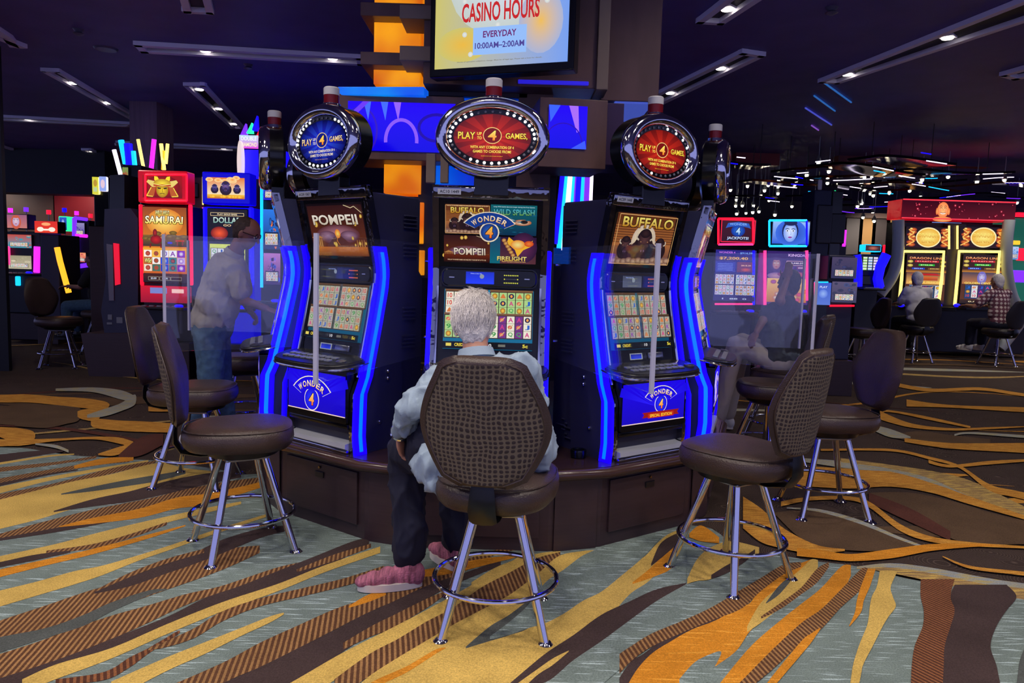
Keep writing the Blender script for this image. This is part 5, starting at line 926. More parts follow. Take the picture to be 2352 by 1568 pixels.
def make_stool(leather, fabric=True):
    t = thing('casino_stool', 'x', 'stool')
    # seat cushion
    def out(a, s):
        c_, s_ = math.cos(a), math.sin(a); n = 2.9; r = (abs(c_)**n+abs(s_)**n)**(-1/n)
        return r*c_*s*(.245-.025*max(0, -s_)), r*s_*s*.265-.02
    b = B(); rings = []
    for s, z in ((.80, .548), (.93, .552), (1.0, .572), (1.03, .60), (1.02, .632), (.97, .655), (.86, .668), (.6, .674), (.25, .675)):
        rings.append([b.verts.new((*out(2*PI*k/40, s), z+(.008*math.sin(2*PI*k/40)*s if z > .64 else 0))) for k in range(40)])
    for a, c in zip(rings, rings[1:]):
        for k in range(40): b.faces.new((a[k], a[(k+1) % 40], c[(k+1) % 40], c[k]))
    b.faces.new(rings[0][::-1]); b.faces.new(rings[-1]); seat = obj('seat', b, leather, t, ang=3)
    b = B(); tube(b, [(*out(2*PI*k/40, .985), .655) for k in range(40)], .0035, 6, closed=True); obj('seat_piping', b, leather, seat)
    b = B(); lathe(b, [(.13, .505), (.185, .515), (.2, .548), (.1, .55)], 24, (0, 0, 0), 'z', 1, .95); pan = obj('seat_pan', b, M['black'], t)
    b = B(); box(b, -.11, .11, -.11, .11, .488, .506, .01); obj('swivel_plate', b, M['chrome_dull'], t, smooth=False)
    # backrest
    bk = thing('backrest', None, None, (0, -.315, .682)); [bk.pop(k) for k in list(bk.keys())]; bk.parent = t; bk.rotation_euler = (math.radians(10), 0, 0)
    fr = lambda x, z, u: -.005+.95*x*x+.03*u**5
    ff_ = lambda x, z, u: .052+.75*x*x-.045*u**4+.018*math.sin(PI*z/.50)
    b = B(); ra = grid_back(b, lambda x, z, u: -.018+.95*x*x+.012*u**6, 1.0); rb = grid_back(b, ff_, 1.0)
    def border(rows): return [r[0] for r in rows]+rows[-1][1:-1]+[r[-1] for r in rows[::-1]]+rows[0][1:-1][::-1]
    ba, bb_ = border(ra), border(rb); n = len(ba)
    # bulging edge between rear and front skins
    mid = []
    cz = .25
    for p, q in zip(ba, bb_):
        m_ = (p.co+q.co)/2; d = Vector((m_.x, 0, m_.z-cz)).normalized(); mid.append(b.verts.new(m_+d*.016))
    for i in range(n):
        j = (i+1) % n; b.faces.new((ba[i], ba[j], mid[j], mid[i])); b.faces.new((mid[i], mid[j], bb_[j], bb_[i]))
    bmesh.ops.recalc_face_normals(b, faces=b.faces); cu = obj('cushion', b, leather, bk, ang=1.4)
    if fabric:
        b = B(); rows = grid_back(b, lambda x, z, u: -.0215+.95*x*x+.010*u**6, .945); bmesh.ops.reverse_faces(b, faces=b.faces) ; obj('fabric_panel', b, M['fabric'], bk, ang=2)
        b = B(); bo = back_outline(18, .96); loop = [(x, -.020+.95*x*x+.008, z) for x, z in bo]+[(-x, -.020+.95*x*x+.008, z) for x, z in bo[::-1]]
        tube(b, loop, .0045, 6, closed=True); obj('piping', b, leather, bk)
    b = B(); tube(b, [(0, .02, .515), (0, -.20, .51), (0, -.29, .53), (0, -.322, .58), (0, -.322, .63), (0, -.312, .72)], [.011, .012, .013, .013, .012, .009], 8, flat=(4.2, 1)); obj('bracket', b, M['black'], t)
    # legs and ring
    lr = []
    for k in range(4):
        a = PI/4+k*PI/2; c_, s_ = math.cos(a), math.sin(a); b = B()
        tube(b, [(.125*c_, .125*s_, .495), (.292*c_, .292*s_, .012)], .0185, 14); l = obj('leg', b, M['chrome'], t); lr.append(l)
        b = B(); lathe(b, [(.040, 0), (.042, .006), (.030, .014), (.021, .024)], 18, (.296*c_, .296*s_, 0)); obj('foot', b, M['chrome'], l)
    b = B(); tube(b, [(.258*math.cos(2*PI*k/48), .258*math.sin(2*PI*k/48), .2) for k in range(48)], .0105, 10, closed=True); obj('foot_ring', b, M['chrome'], t)
    return t
SWIVEL = ('seat', 'seat_pan', 'backrest', 'bracket')
_st = {}
def stool(label, x, y, face, legrot, z=0, kind='leather'):
    """face = direction the sitter looks (degrees, 0 = +x); legrot = turn of the leg frame"""
    if kind not in _st: _st[kind] = t = make_stool(M[kind], fabric=(kind == 'leather'))
    else: t = copy_tree(_st[kind])
    t.location = (x, y, z); t.rotation_euler = (0, 0, math.radians(legrot)); t['label'] = label; t['group'] = 'casino stools'
    sw = math.radians(face-90-legrot)
    for c in t.children:
        n = c.name.split('.')[0]
        if n in SWIVEL:
            if n == 'backrest':
                v = Matrix.Rotation(sw, 3, 'Z') @ Vector((0, -.315, .682)); c.location = v; c.rotation_euler = (Matrix.Rotation(sw, 4, 'Z') @ Matrix.Rotation(math.radians(10), 4, 'X')).to_euler()
            else: c.rotation_euler = (0, 0, sw)
    return t
stool('brown leather stool in the middle, turned away, with the white-haired player on it', -.04, 3.09, 80, 0)
stool('empty brown stool at front left, seat towards the volcano machine', -1.37, 3.83, 18, 34)
stool('empty brown stool behind the front left one', -2.08, 4.96, 6, 0)
stool('empty brown stool at front right with its fabric back to the camera', 1.12, 3.66, 132, 33)
stool('empty brown stool right of the front right one, leather front showing', 2.02, 4.74, 188, 0)
stool('empty brown stool seen through the clear screen on the right', *D(1770, 870, 5.9).xy, 170, 30)
stool('empty stool alone in the left aisle', *G(140, 843).xy, -18, 20)
stool('empty stool behind the right clear screens, in front of the curved twin cabinet', *G(1975, 845).xy, 190, 30)
p = D(2110, 700, 13.65); stool('black-backed stool under the person in white at the curved cabinet', p.x, 13.65, 92, 10, kind='darkleather')
p = D(2300, 700, 13.55); stool('black-backed stool under the person in plaid at the curved cabinet', p.x, 13.55, 110, 10, kind='darkleather')
stool('low stool behind the left ring machine, by the standing man', *D(560, 850, 6.6).xy, 0, 30)
# ------------------------------------------------------------------ machines across the room
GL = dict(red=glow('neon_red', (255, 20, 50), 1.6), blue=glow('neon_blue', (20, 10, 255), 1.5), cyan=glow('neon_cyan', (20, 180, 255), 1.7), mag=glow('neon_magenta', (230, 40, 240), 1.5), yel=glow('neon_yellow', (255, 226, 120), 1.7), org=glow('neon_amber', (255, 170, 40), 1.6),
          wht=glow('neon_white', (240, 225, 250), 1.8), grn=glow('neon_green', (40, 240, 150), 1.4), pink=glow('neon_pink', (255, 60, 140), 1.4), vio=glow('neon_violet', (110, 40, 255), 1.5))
def bg(label, Y, x0, x1, ytop, body, items, stand=.45, ybot=None, depth=.62, group=None, cat='slot machine', name='slot_machine', deck=None, standw=1.12):
    a, c = D(x0, ytop, Y), D(x1, ytop, Y); cx = (a.x+c.x)/2; W = c.x-a.x; zt = a.z
    t = thing(name, label, cat, (cx, Y, 0), 0, group)
    b = B(); box(b, -W/2, W/2, 0, depth, stand, zt, .012); obj('cabinet', b, body, t, smooth=False)
    if stand > .05: b = B(); box(b, -W/2*standw, W/2*standw, -.12, depth+.04, 0, stand, .006); obj('stand', b, M['wood'], t, smooth=False)
    for it in items:
        k, X0, Y0, X1, Y1, m, art, pad, out = (list(it)+[None]*9)[:9]; out = .05 if out is None else out
        p, q = D(X0, Y0, Y), D(X1, Y1, Y); px_, qx_ = p.x-cx, q.x-cx; z0, z1 = q.z, p.z
        b = B(); 
        if k == 'tube': d0 = D(X0, Y0, Y-out); d1 = D(X1, Y1, Y-out); tube(b, [(d0.x-cx, -out, d0.z), (d1.x-cx, -out, d1.z)], pad or .02, 8); o = obj('light_tube', b, m, t); continue
        dd = min(depth, .14) if k == 'top_box' else .02
        box(b, px_, qx_, -out, dd, z0, z1, min(.015, (z1-z0)*.2)); o = obj(k, b, m, t, smooth=False)
        if art:
            pd = (pad or 0)*Y/CAM_F; cv = Cv(); w, h = (qx_-px_)-2*pd, (z1-z0)-2*pd; art(cv, w, h); cv.build(k+'_picture', M['screen'], o, front(-out-.002, (px_+qx_)/2, (z0+z1)/2))
    if deck:
        z = D(x0, deck, Y).z; b = B(); box(b, -W/2*1.04, W/2*1.04, -.30, .02, z-.04, z, .015); dk = obj('button_deck', b, M['black'], t, smooth=False)
        for i in range(5): b = B(); box(b, -W*.36+W*.15*i, -W*.36+W*.15*i+.06, -.24, -.2, z, z+.012, .003); obj('button', b, M['silver'], dk, smooth=False)
        b = B(); lathe(b, [(.05, 0), (.05, .02), (.03, .03)], 14, (W*.36, -.2, z)); obj('spin_button', b, GL['blue'], dk)
    return t
gen = lambda pal, seed: (lambda c, w, h: a_generic(c, w, h, pal, seed))
LB = 'slot machines in the left bank'; RB = 'slot machines in the right bank'
bg('red slot machine with golden helmet mask screen and bright orange lower screen', 9.4, 326, 440, 470, M['cab_dark'], standw=1.0, items=[
    ('top_box', 325, 392, 438, 469, M['redcab'], a_mask, 11, .1), ('tube', 334, 401, 429, 401, GL['red'], None, .012, .11), ('tube', 334, 461, 429, 461, GL['red'], None, .012, .11), ('tube', 334, 401, 334, 461, GL['red'], None, .012, .11), ('tube', 429, 401, 429, 461, GL['red'], None, .012, .11),
    ('screen', 331, 473, 437, 652, M['satin'], a_samurai, 2, .06), ('side_light', 324, 470, 331, 655, GL['red'], None, 0, .07), ('side_light', 437, 470, 444, 655, GL['red'], None, 0, .07),
    ('belly_panel', 330, 655, 440, 696, M['redcab'], lambda c, w, h: (c.rect(-w/2, -h/2, w/2, h/2, (150, 10, 40), (210, 14, 40)), c.rect(-w*.3, h*.05, w*.05, h*.4, (120, 130, 200)), c.rect(w*.15, h*.1, w*.4, h*.34, (250, 200, 190))), 0, .08)], deck=700, group=LB)
bg('blue slot machine with charging bison screen, behind the standing man', 9.4, 470, 584, 474, M['bluecab'], [
    ('top_box', 471, 396, 581, 472, M['bluecab'], a_three, 12, .1), ('screen', 479, 478, 574, 650, M['satin'], a_inout, 2, .06), ('side_light', 470, 476, 478, 655, GL['blue'], None, 0, .07), ('side_light', 575, 476, 583, 655, GL['blue'], None, 0, .07),
    ('belly_panel', 474, 655, 582, 700, M['bluecab'], None, 0, .08)], deck=704, group=LB)
bg('grey-backed cabinet glimpsed between the red and blue machines', 10.4, 442, 468, 406, mat('rose_grey_cabinet', (92, 60, 78), .5), [('screen', 444, 420, 458, 455, M['satin'], None), ('tube', 466, 406, 466, 470, GL['yel'], None, .01), ('tube', 466, 476, 466, 600, GL['pink'], None, .012)], group=LB)
bg('slot machine with a cyan light line just left of the ring', 9.0, 598, 652, 380, M['cab_dark'], [
    ('tube', 601, 300, 601, 660, GL['cyan'], None, .018), ('upper_screen', 606, 410, 648, 462, M['satin'], gen([(30, 20, 210), (60, 120, 255), (255, 220, 60), (20, 20, 160)], 5), 1), ('middle_screen', 606, 480, 648, 575, M['satin'], gen([(10, 40, 90), (40, 120, 230), (230, 120, 60), (30, 30, 90)], 6), 1), ('lower_screen', 608, 580, 648, 655, M['satin'], gen([(40, 20, 80), (190, 120, 200), (60, 90, 230), (30, 20, 70)], 7), 1)], deck=690, group=LB)
# dark machine seen from the side
t = thing('slot_machine', 'dark slot machine seen side-on with a red light strip, left of red machine', 'slot machine', (D(280, 700, 9.42).x, 9.42, 0), 0, LB)
def sil(pts, Y, o): return [((D(x, y, Y)-o).x, D(x, y, Y).z) for x, y in pts]
o0 = t.location
b = B(); prism(b, sil([(240, 480), (300, 478), (317, 502), (317, 762), (240, 766), (232, 715), (243, 640), (238, 560)], 9.42, o0), 0, .6, 'y'); obj('cabinet', b, M['cab'], t, smooth=False)
b = B(); prism(b, sil([(242, 400), (276, 398), (276, 482), (242, 482)], 9.42, o0), .1, .5, 'y'); obj('topper', b, M['satin'], t, smooth=False)
b = B(); prism(b, sil([(262, 558), (274, 560), (277, 652), (266, 655)], 9.42, o0), -.02, -.001, 'y'); obj('light_strip', b, glow('red_strip', (225, 20, 50), .9), t, smooth=False)
b = B(); prism(b, sil([(246, 560), (260, 562), (263, 690), (252, 690)], 9.42, o0), -.015, -.001, 'y'); obj('edge_glass', b, mat('smoky_panel', (110, 105, 120), .3), t, smooth=False)
b = B(); prism(b, [(x, z if z > .3 else 0) for x, z in sil([(198, 764), (320, 764), (320, 842), (216, 842)], 9.42, o0)], -.12, .72, 'y'); obj('stand', b, M['wood'], t, smooth=False)
for x, y, w_, h_ in ((248, 722, 10, 12), (268, 728, 14, 14), (246, 740, 12, 5)):
    p, q = D(x, y, 9.42), D(x+w_, y+h_, 9.42); b = B(); box(b, p.x-o0.x, q.x-o0.x, -.006, -.001, q.z, p.z); obj('service_label', b, mat('label_grey', (120, 122, 132), .5), t, smooth=False)
bg('small yellow and pale blue display cards left of the dark side-on machine', 10.9, 214, 250, 404, M['satin'], [('yellow_card', 216, 407, 231, 447, GL['yel'], lambda c, w, h: (c.rect(-w/2, -h/2, w/2, h/2, (220, 216, 70)), c.ell(0, h*.15, w*.3, h*.2, (190, 150, 60)), c.rect(-w*.3, -h*.35, w*.3, -h*.1, (190, 210, 160))), 0), ('blue_card', 232, 406, 249, 440, GL['wht'], lambda c, w, h: (c.rect(-w/2, -h/2, w/2, h/2, (150, 170, 240)), c.ell(0, 0, w*.3, h*.3, (230, 200, 220))), 0)], stand=1.9, depth=.2, cat='sign', name='display_cards')
bg('narrow machine with red and green picture edge beneath the neon sticks', 10.9, 282, 324, 378, M['cab_dark'], [('picture_edge', 284, 384, 301, 466, M['satin'], gen([(190, 30, 40), (120, 150, 80), (210, 190, 150), (190, 20, 30)], 9), 1), ('light_panel', 311, 450, 322, 488, GL['wht'], lambda c, w, h: c.rect(-w/2, -h/2, w/2, h/2, (240, 220, 255), (40, 60, 240), True), 0)], group=LB)
# neon sticks sculpture and pale column
t = thing('neon_sculpture', 'bundle of slanting neon sticks in blue, yellow and magenta above the left bank', 'neon lights', (D(320, 400, 12).x, 12, 0))
b = B(); p = D(262, 412, 12); q = D(392, 420, 12); box(b, p.x-t.location.x, q.x-t.location.x, -.2, .5, 0, p.z, .01); obj('plinth', b, M['cab_dark'], t, smooth=False)
for x0, y0, x1, y1, m, r in ((262, 344, 280, 412, 'wht', .05), (278, 322, 289, 376, 'cyan', .07), (306, 347, 311, 396, 'cyan', .06), (317, 320, 331, 392, 'yel', .04), (354, 320, 347, 392, 'mag', .055), (370, 330, 377, 390, 'yel', .045), (385, 330, 381, 376, 'yel', .04), (376, 346, 374, 390, 'org', .04), (294, 330, 300, 400, 'blue', .1)):
    a, c = D(x0, y0, 11.9)-t.location, D(x1, y1, 11.9)-t.location; b = B(); tube(b, [a, c], r*.62, 10); obj('neon_stick', b, GL[m], t)
b = B(); p = D(298, 306, 12.6); q = D(362, 400, 12.6); box(b, p.x, q.x, 12.6, 13.2, 0, CEIL); struct('wall_column_left', b, mat('column_stripe', (110, 88, 104), .6, noisy=.2, scale=5, aniso=(6, 6, .2)))
# wheel sign
t = thing('wheel_sign', 'tall blue sign with a white wheel edge and a coloured crown, behind the blue machine', 'sign', (D(600, 400, 10.6).x, 10.6, 0)); o0 = t.location
b = B(); p, q = D(561, 343, 10.6), D(655, 412, 10.6); box(b, p.x-o0.x, q.x-o0.x, 0, .35, q.z, p.z, .01); obj('blue_slab', b, GL['blue'], t, smooth=False)
b = B(); box(b, -.2, .2, .05, .3, 0, q.z); obj('post', b, M['cab_dark'], t, smooth=False)
b = B(); p = D(560, 372, 10.5)-o0; lathe(b, [(.28, -.05), (.28, .05), (.22, .07)], 30, (p.x-.04, p.y, p.z), 'y', .13, 1); obj('wheel', b, glow('wheel_glow', (235, 215, 205), .95), t)
cv = Cv(); p, q = D(550, 310, 10.55), D(594, 342, 10.55); w_, h_ = q.x-p.x, p.z-q.z; cv.rect(-w_/2, -h_/2, w_/2, h_/2, (230, 60, 230), (190, 230, 250)); cv.text('DOUBLE', 0, h_*.25, w_*.8, h_*.3, (255, 255, 255)); cv.text('DIAMOND', 0, -h_*.2, w_*.86, h_*.3, (255, 250, 200)); cv.build('logo_plate', M['screen'], t, front(-.06, (p.x+q.x)/2-o0.x, (p.z+q.z)/2))
for x, y, hh, m in ((560, 310, 26, 'vio'), (574, 306, 24, 'grn'), (586, 300, 34, 'blue'), (594, 318, 26, 'red'), (598, 334, 24, 'grn')):
    p, q = D(x-7, y, 10.6)-o0, D(x+7, y-hh, 10.6)-o0; b = B(); prism(b, [(p.x, p.z), (q.x, p.z), ((p.x+q.x)/2+.03, q.z)], -.02, .05, 'y'); obj('crown_spike', b, GL[m], t, smooth=False)
# far left rows
FL = 'slot machines in the far left row'
bg('far left machine with a large tilted portrait screen on top', 13.2, 10, 92, 530, M['cab_dark'], [('top_box', 18, 491, 73, 527, M['cab'], lambda c, w, h: (c.rect(-w/2, -h/2, w/2, h/2, (200, 120, 110), (150, 90, 120)), a_face(c, 0, 0, h*.5, (230, 200, 210), (180, 150, 190), (200, 90, 60))), 2, .1), ('upper_screen', 19, 538, 77, 570, M['satin'], gen([(60, 150, 170), (190, 70, 50), (230, 170, 120), (60, 130, 150)], 12), 0), ('reel_screen', 21, 586, 77, 618, M['satin'], gen([(190, 180, 150), (160, 150, 120), (210, 200, 170), (180, 170, 140)], 13), 0),
    ('tube', 17, 565, 19, 608, GL['pink'], None, .04), ('tube', 85, 566, 84, 626, GL['mag'], None, .05), ('ticket_light', 38, 634, 48, 656, GL['cyan'], None)], deck=625, group=FL)
bg('far left machine with an orange sign on top and a glowing amber edge', 12.6, 92, 134, 538, M['cab'], [('top_box', 88, 508, 141, 536, M['satin'], lambda c, w, h: (c.rect(-w/2, -h/2, w/2, h/2, (235, 60, 20), (220, 40, 20)), c.ell(0, h*.25, w*.2, h*.14, (255, 170, 110)), c.ell(-w*.25, -h*.2, w*.15, h*.2, (255, 240, 220)), c.ell(w*.25, -h*.2, w*.15, h*.2, (255, 240, 220)), c.rect(-w*.3, -h*.3, w*.3, -h*.15, (255, 240, 220))), 0, .1), ('tube', 131, 568, 138, 600, GL['org'], None, .045, .25), ('tube', 138, 600, 158, 672, GL['org'], None, .045, .25)], group=FL)
bg('far machine with a small green-edged screen', 14.5, 140, 166, 540, M['cab_dark'], [('top_box', 141, 497, 163, 531, GL['grn'], lambda c, w, h: (c.rect(-w/2, -h/2, w/2, h/2, (20, 40, 110), (40, 90, 200)), c.ell(0, 0, w*.2, h*.35, (220, 230, 250), (90, 120, 220))), 2, .1)], group=FL)
bg('far machine outlined in purple light', 14.0, 170, 204, 505, M['cab_dark'], [('upper_screen', 176, 512, 198, 542, M['satin'], gen([(60, 50, 150), (150, 140, 190), (90, 70, 170), (40, 30, 110)], 14), 0), ('reel_screen', 181, 580, 201, 602, M['satin'], gen([(220, 90, 90), (240, 150, 110), (250, 220, 200), (190, 60, 90)], 15), 0), ('tube', 171, 500, 171, 620, GL['vio'], None, .04), ('tube', 171, 500, 200, 504, GL['vio'], None, .03), ('tube', 173, 540, 200, 542, GL['mag'], None, .03), ('tube', 176, 612, 204, 608, GL['vio'], None, .04)], group=FL)
bg('far machine with a cyan-outlined oval sign', 16.0, 206, 244, 550, M['cab_dark'], [('top_box', 209, 536, 234, 552, GL['cyan'], lambda c, w, h: (c.rect(-w/2, -h/2, w/2, h/2, (30, 60, 200)), c.text('SLOT', 0, 0, w*.6, h*.5, (190, 230, 255))), 2, .1), ('upper_screen', 207, 556, 236, 574, M['satin'], gen([(30, 60, 220), (60, 190, 240), (240, 210, 80), (20, 40, 160)], 16), 0), ('reel_screen', 208, 582, 236, 596, M['satin'], gen([(30, 60, 220), (90, 190, 240), (60, 90, 240), (20, 40, 160)], 17), 0)], group=FL)
for i, (x, y, m) in enumerate([(24, 488, 'mag'), (60, 486, 'vio'), (112, 492, 'red'), (148, 487, 'blue'), (176, 494, 'mag'), (208, 500, 'red'), (226, 508, 'org'), (232, 496, 'red')]):
    t = thing('candle_lamp', 'small glowing %s beacon on a far left machine' % {'mag': 'magenta', 'vio': 'violet', 'red': 'red', 'blue': 'blue', 'org': 'amber'}[m], 'beacon', D(x, y, 17.5+.5*i), 0, 'beacons over the far left row')
    b = B(); lathe(b, [(.05, 0), (.05, .1)], 12); obj('lamp', b, GL[m], t); b = B(); lathe(b, [(.012, -t.location.z+.01), (.012, 0)], 8); obj('stem', b, M['silver'], t); b = B(); lathe(b, [(.09, -t.location.z+.001), (.09, -t.location.z+.012)], 10); obj('foot', b, M['black'], t)
b = B(); p, q = D(-90, 430, 9.5), D(6, 430, 9.5); box(b, p.x, q.x, 9.5, 9.56, 0, CEIL); struct('wall_pier_left', b, mat('dark_pier', (18, 18, 26), .5))
# right bank
neonf = lambda x0, y0, x1, y1, m, r=.014: [('tube', x0, y0, x1, y0, GL[m[0]], None, r, .13), ('tube', x0, y1, x1, y1, GL[m[1]], None, r, .13), ('tube', x0, y0, x0, y1, GL[m[2]], None, r, .13), ('tube', x1, y0, x1, y1, GL[m[3]], None, r, .13)]
bg('slot machine with a red-outlined JACKPOTS screen above a blue screen', 10, 1640, 1734, 570, M['cab_dark'], standw=1.0, items=[('top_box', 1650, 502, 1730, 561, M['cab_dark'], a_jack, 2, .1)]+neonf(1650, 502, 1730, 561, ('red', 'pink', 'red', 'red'))+[('screen', 1642, 573, 1728, 692, M['satin'], a_jackbody, 0), ('tube', 1731, 575, 1731, 700, GL['blue'], None, .018), ('tube', 1642, 698, 1728, 698, GL['pink'], None, .012)], deck=712, group=RB)
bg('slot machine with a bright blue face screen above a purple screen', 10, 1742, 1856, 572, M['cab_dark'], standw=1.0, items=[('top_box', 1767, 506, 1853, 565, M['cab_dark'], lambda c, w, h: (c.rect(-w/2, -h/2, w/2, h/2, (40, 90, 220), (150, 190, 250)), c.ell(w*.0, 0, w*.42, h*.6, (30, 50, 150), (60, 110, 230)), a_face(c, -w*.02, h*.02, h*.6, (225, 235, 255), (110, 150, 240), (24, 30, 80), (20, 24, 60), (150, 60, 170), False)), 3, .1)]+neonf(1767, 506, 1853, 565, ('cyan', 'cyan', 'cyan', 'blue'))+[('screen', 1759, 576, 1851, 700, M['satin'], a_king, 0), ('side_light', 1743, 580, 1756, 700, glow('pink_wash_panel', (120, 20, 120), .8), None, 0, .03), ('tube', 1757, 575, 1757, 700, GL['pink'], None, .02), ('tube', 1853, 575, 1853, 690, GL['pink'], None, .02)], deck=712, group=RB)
bg('slot machine with dim grey screens and a thin red line behind the right clear screens', 9.6, 1904, 1966, 585, M['cab'], [('screen', 1908, 590, 1962, 640, M['satin'], gen([(46, 46, 84), (70, 60, 90), (60, 70, 120), (40, 40, 70)], 21), 0), ('lower_screen', 1908, 646, 1962, 695, M['satin'], gen([(60, 60, 90), (90, 80, 110), (70, 80, 130), (50, 50, 80)], 22), 0), ('tube', 1906, 702, 1962, 702, GL['red'], None, .012)], group=RB)
bg('small pale blue screen with a red edge on a black post', 8.6, 1868, 1904, 640, M['satin'], [('screen', 1871, 648, 1902, 700, M['black'], lambda c, w, h: (c.rect(-w/2, -h/2, w/2, h/2, (90, 120, 210), (60, 90, 200)), c.ell(0, 0, w*.3, h*.2, (150, 180, 240), (90, 120, 220)), c.text('PLAY', 0, h*.3, w*.5, h*.1, (210, 220, 255))), 0), ('tube', 1871, 648, 1871, 700, GL['pink'], None, .008), ('tube', 1871, 648, 1902, 648, GL['cyan'], None, .008)], stand=0, depth=.1, cat='kiosk', name='screen_kiosk')
t = bg('dark blue pillar-like cabinet back behind the right bank', 11.4, 1872, 1912, 436, mat('navy_pillar', (22, 32, 66), .5), [('rear_door', 1878, 470, 1906, 560, M['cab_dark'], None, 0, .03), ('beacon', 1880, 412, 1888, 436, M['white'], None, 0, .0)], stand=.4, depth=.5, cat='cabinet', name='tall_cabinet')
bg('black speaker-like topper back beside the blue pillar', 12.2, 1914, 1938, 438, M['satin'], [('round_back', 1908, 490, 1936, 560, M['black'], None, 0, .05)], stand=.3, depth=.4, cat='cabinet', name='tall_cabinet')
t = thing('neon_sign', 'slanting white and pink neon line in the middle distance at right', 'neon lights', (D(1925, 560, 13.4).x, 13.4, 0)); o0 = t.location
for x0, y0, x1, y1, m, r in ((1934, 497, 1917, 560, 'wht', .03), (1941, 528, 1938, 566, 'mag', .03), (1920, 440, 1908, 448, 'grn', .03), (1934, 452, 1928, 476, 'mag', .02)):
    b = B(); tube(b, [D(x0, y0, 13.4)-o0, D(x1, y1, 13.4)-o0], r, 8); obj('neon_stick', b, GL[m], t)
b = B(); box(b, -.15, .15, 0, .3, 0, D(1920, 562, 13.4).z, .01); obj('plinth', b, M['cab_dark'], t, smooth=False)
t = bg('small slot machine with curved blue light sides and three reels', 13.6, 1972, 2022, 583, M['cab_dark'], [('top_box', 1982, 561, 2019, 579, GL['cyan'], lambda c, w, h: (c.rect(-w/2, -h/2, w/2, h/2, (60, 40, 40)), c.ell(0, 0, w*.36, h*.4, (200, 110, 80), (70, 40, 50))), 2, .08),
    ('reel_glass', 1976, 588, 2016, 622, M['satin'], lambda c, w, h: (c.rect(-w/2, -h/2, w/2, h/2, (20, 30, 30)), [[c.rect(-w*.4+w*.28*i, -h*.46+h*.19*j, -w*.4+w*.28*i+w*.22, -h*.46+h*.19*j+h*.15, [(170, 230, 90), (120, 170, 240), (200, 160, 230)][i], (240, 245, 240)) for i in range(3)] for j in range(5)]), 0), ('belly_panel', 1978, 632, 2014, 655, M['satin'], None)], deck=660, group=None)
for s, xs in ((0, [(1966, 586), (1970, 615), (1969, 658)]), (1, [(2036, 584), (2022, 612), (2016, 640), (2020, 660)])):
    b = B(); tube(b, [D(x, y, 13.5)-t.location for x, y in xs], .07, 8, flat=(1, 1.3)); obj('side_light', b, GL['blue'], t)
bg('red curved sign of a machine beyond the small slot', 17.8, 2036, 2060, 565, M['cab_dark'], [('top_box', 2034, 562, 2060, 590, GL['red'], None, 0, .05)], cat='slot machine')
# curved twin cabinet with the red marquee
YD = 15.0; t = thing('twin_slot_cabinet', 'wide curved twin cabinet with a red marquee showing a laughing gold head', 'slot machine', (D(2192, 700, YD).x, YD, 0)); o0 = t.location
def dpart(name, x0, y0, x1, y1, m, out=.0, dep=.5, art=None, pad=0, parent=None, bev=.01):
    p, q = D(x0, y0, YD), D(x1, y1, YD); b = B(); box(b, p.x-o0.x, q.x-o0.x, -out, dep, max(0, q.z), p.z, bev); o = obj(name, b, m, parent or t, smooth=False)
    if art: cv = Cv(); pd = pad*YD/CAM_F; art(cv, q.x-p.x-2*pd, p.z-q.z-2*pd); cv.build(name+'_picture', M['screen'], o, front(-out-.003, (p.x+q.x)/2-o0.x, (p.z+q.z)/2))
    return o
dpart('marquee', 2068, 457, 2324, 509, M['redcab'], .08, .5, a_buddha)
dpart('back_panel', 2066, 508, 2322, 700, M['cab_dark'], -.1, .5); dpart('plinth', 2040, 700, 2342, 812, M['cab_dark'], .1, .6); dpart('divider_panel', 2176, 512, 2200, 706, mat('bronze_panel', (70, 58, 54), .4), .05, .3)
for i, (a_, c_, tx0, tx1) in enumerate([(2068, 2168, 2078, 2178), (2196, 2296, 2202, 2306)]):
    dpart('upper_screen', tx0, 520, tx1, 571, M['satin'], .06, .1, a_dragtop); ls = dpart('lower_screen', a_+10, 584, c_-8, 698, M['satin'], .10, .1, lambda c, w, h, i=i: a_dragbody(c, w, h, i))
    fr = [(a_+8, 576), (a_+100, 578), (a_+92, 640), (a_+86, 700), (a_-3, 698), (a_+3, 640)]; b = B(); tube(b, [D(x, y, YD-.14)-o0 for x, y in [(a_-3, 700), (a_+3, 640), (a_+7, 577), (a_+100, 578), (a_+95, 640), (a_+87, 702)]], .03, 8); obj('light_frame', b, GL['yel'], t)
    for x in (tx0-3, tx1+2): b = B(); tube(b, [D(x, 518, YD-.08)-o0, D(x, 572, YD-.08)-o0], .018, 8); obj('light_tube', b, GL['yel'], t)
    dk = dpart('button_deck', a_-8, 700, c_-2, 712, M['black'], .45, .1)
    for x in (a_+2, c_-12): b = B(); ball(b, D(x, 701, YD-.35)-o0, .06, (1, 1, .6), 12); obj('spin_button', b, GL['blue'], dk)
msv = mat('silver_curve', (205, 214, 210), .45)
for pts in ([(2063, 505), (2063, 560), (2059, 602), (2046, 640), (2020, 676)], [(2318, 505), (2312, 560), (2312, 620), (2324, 680), (2346, 726), (2334, 752), (2296, 800)]):
    P = catmull([tuple(D(x, y, YD-.1)-o0) for x, y in pts], 6); b = B(); tube(b, P, .11, 10); obj('silver_side', b, msv, t, ang=1)
bg('pale blue screen beyond the twin cabinet', 17, 2136, 2206, 508, M['cab_dark'], [('screen', 2138, 510, 2204, 522, M['satin'], gen([(60, 90, 190), (120, 160, 230), (90, 120, 220), (60, 80, 180)], 31), 0)], depth=.3, group=None)
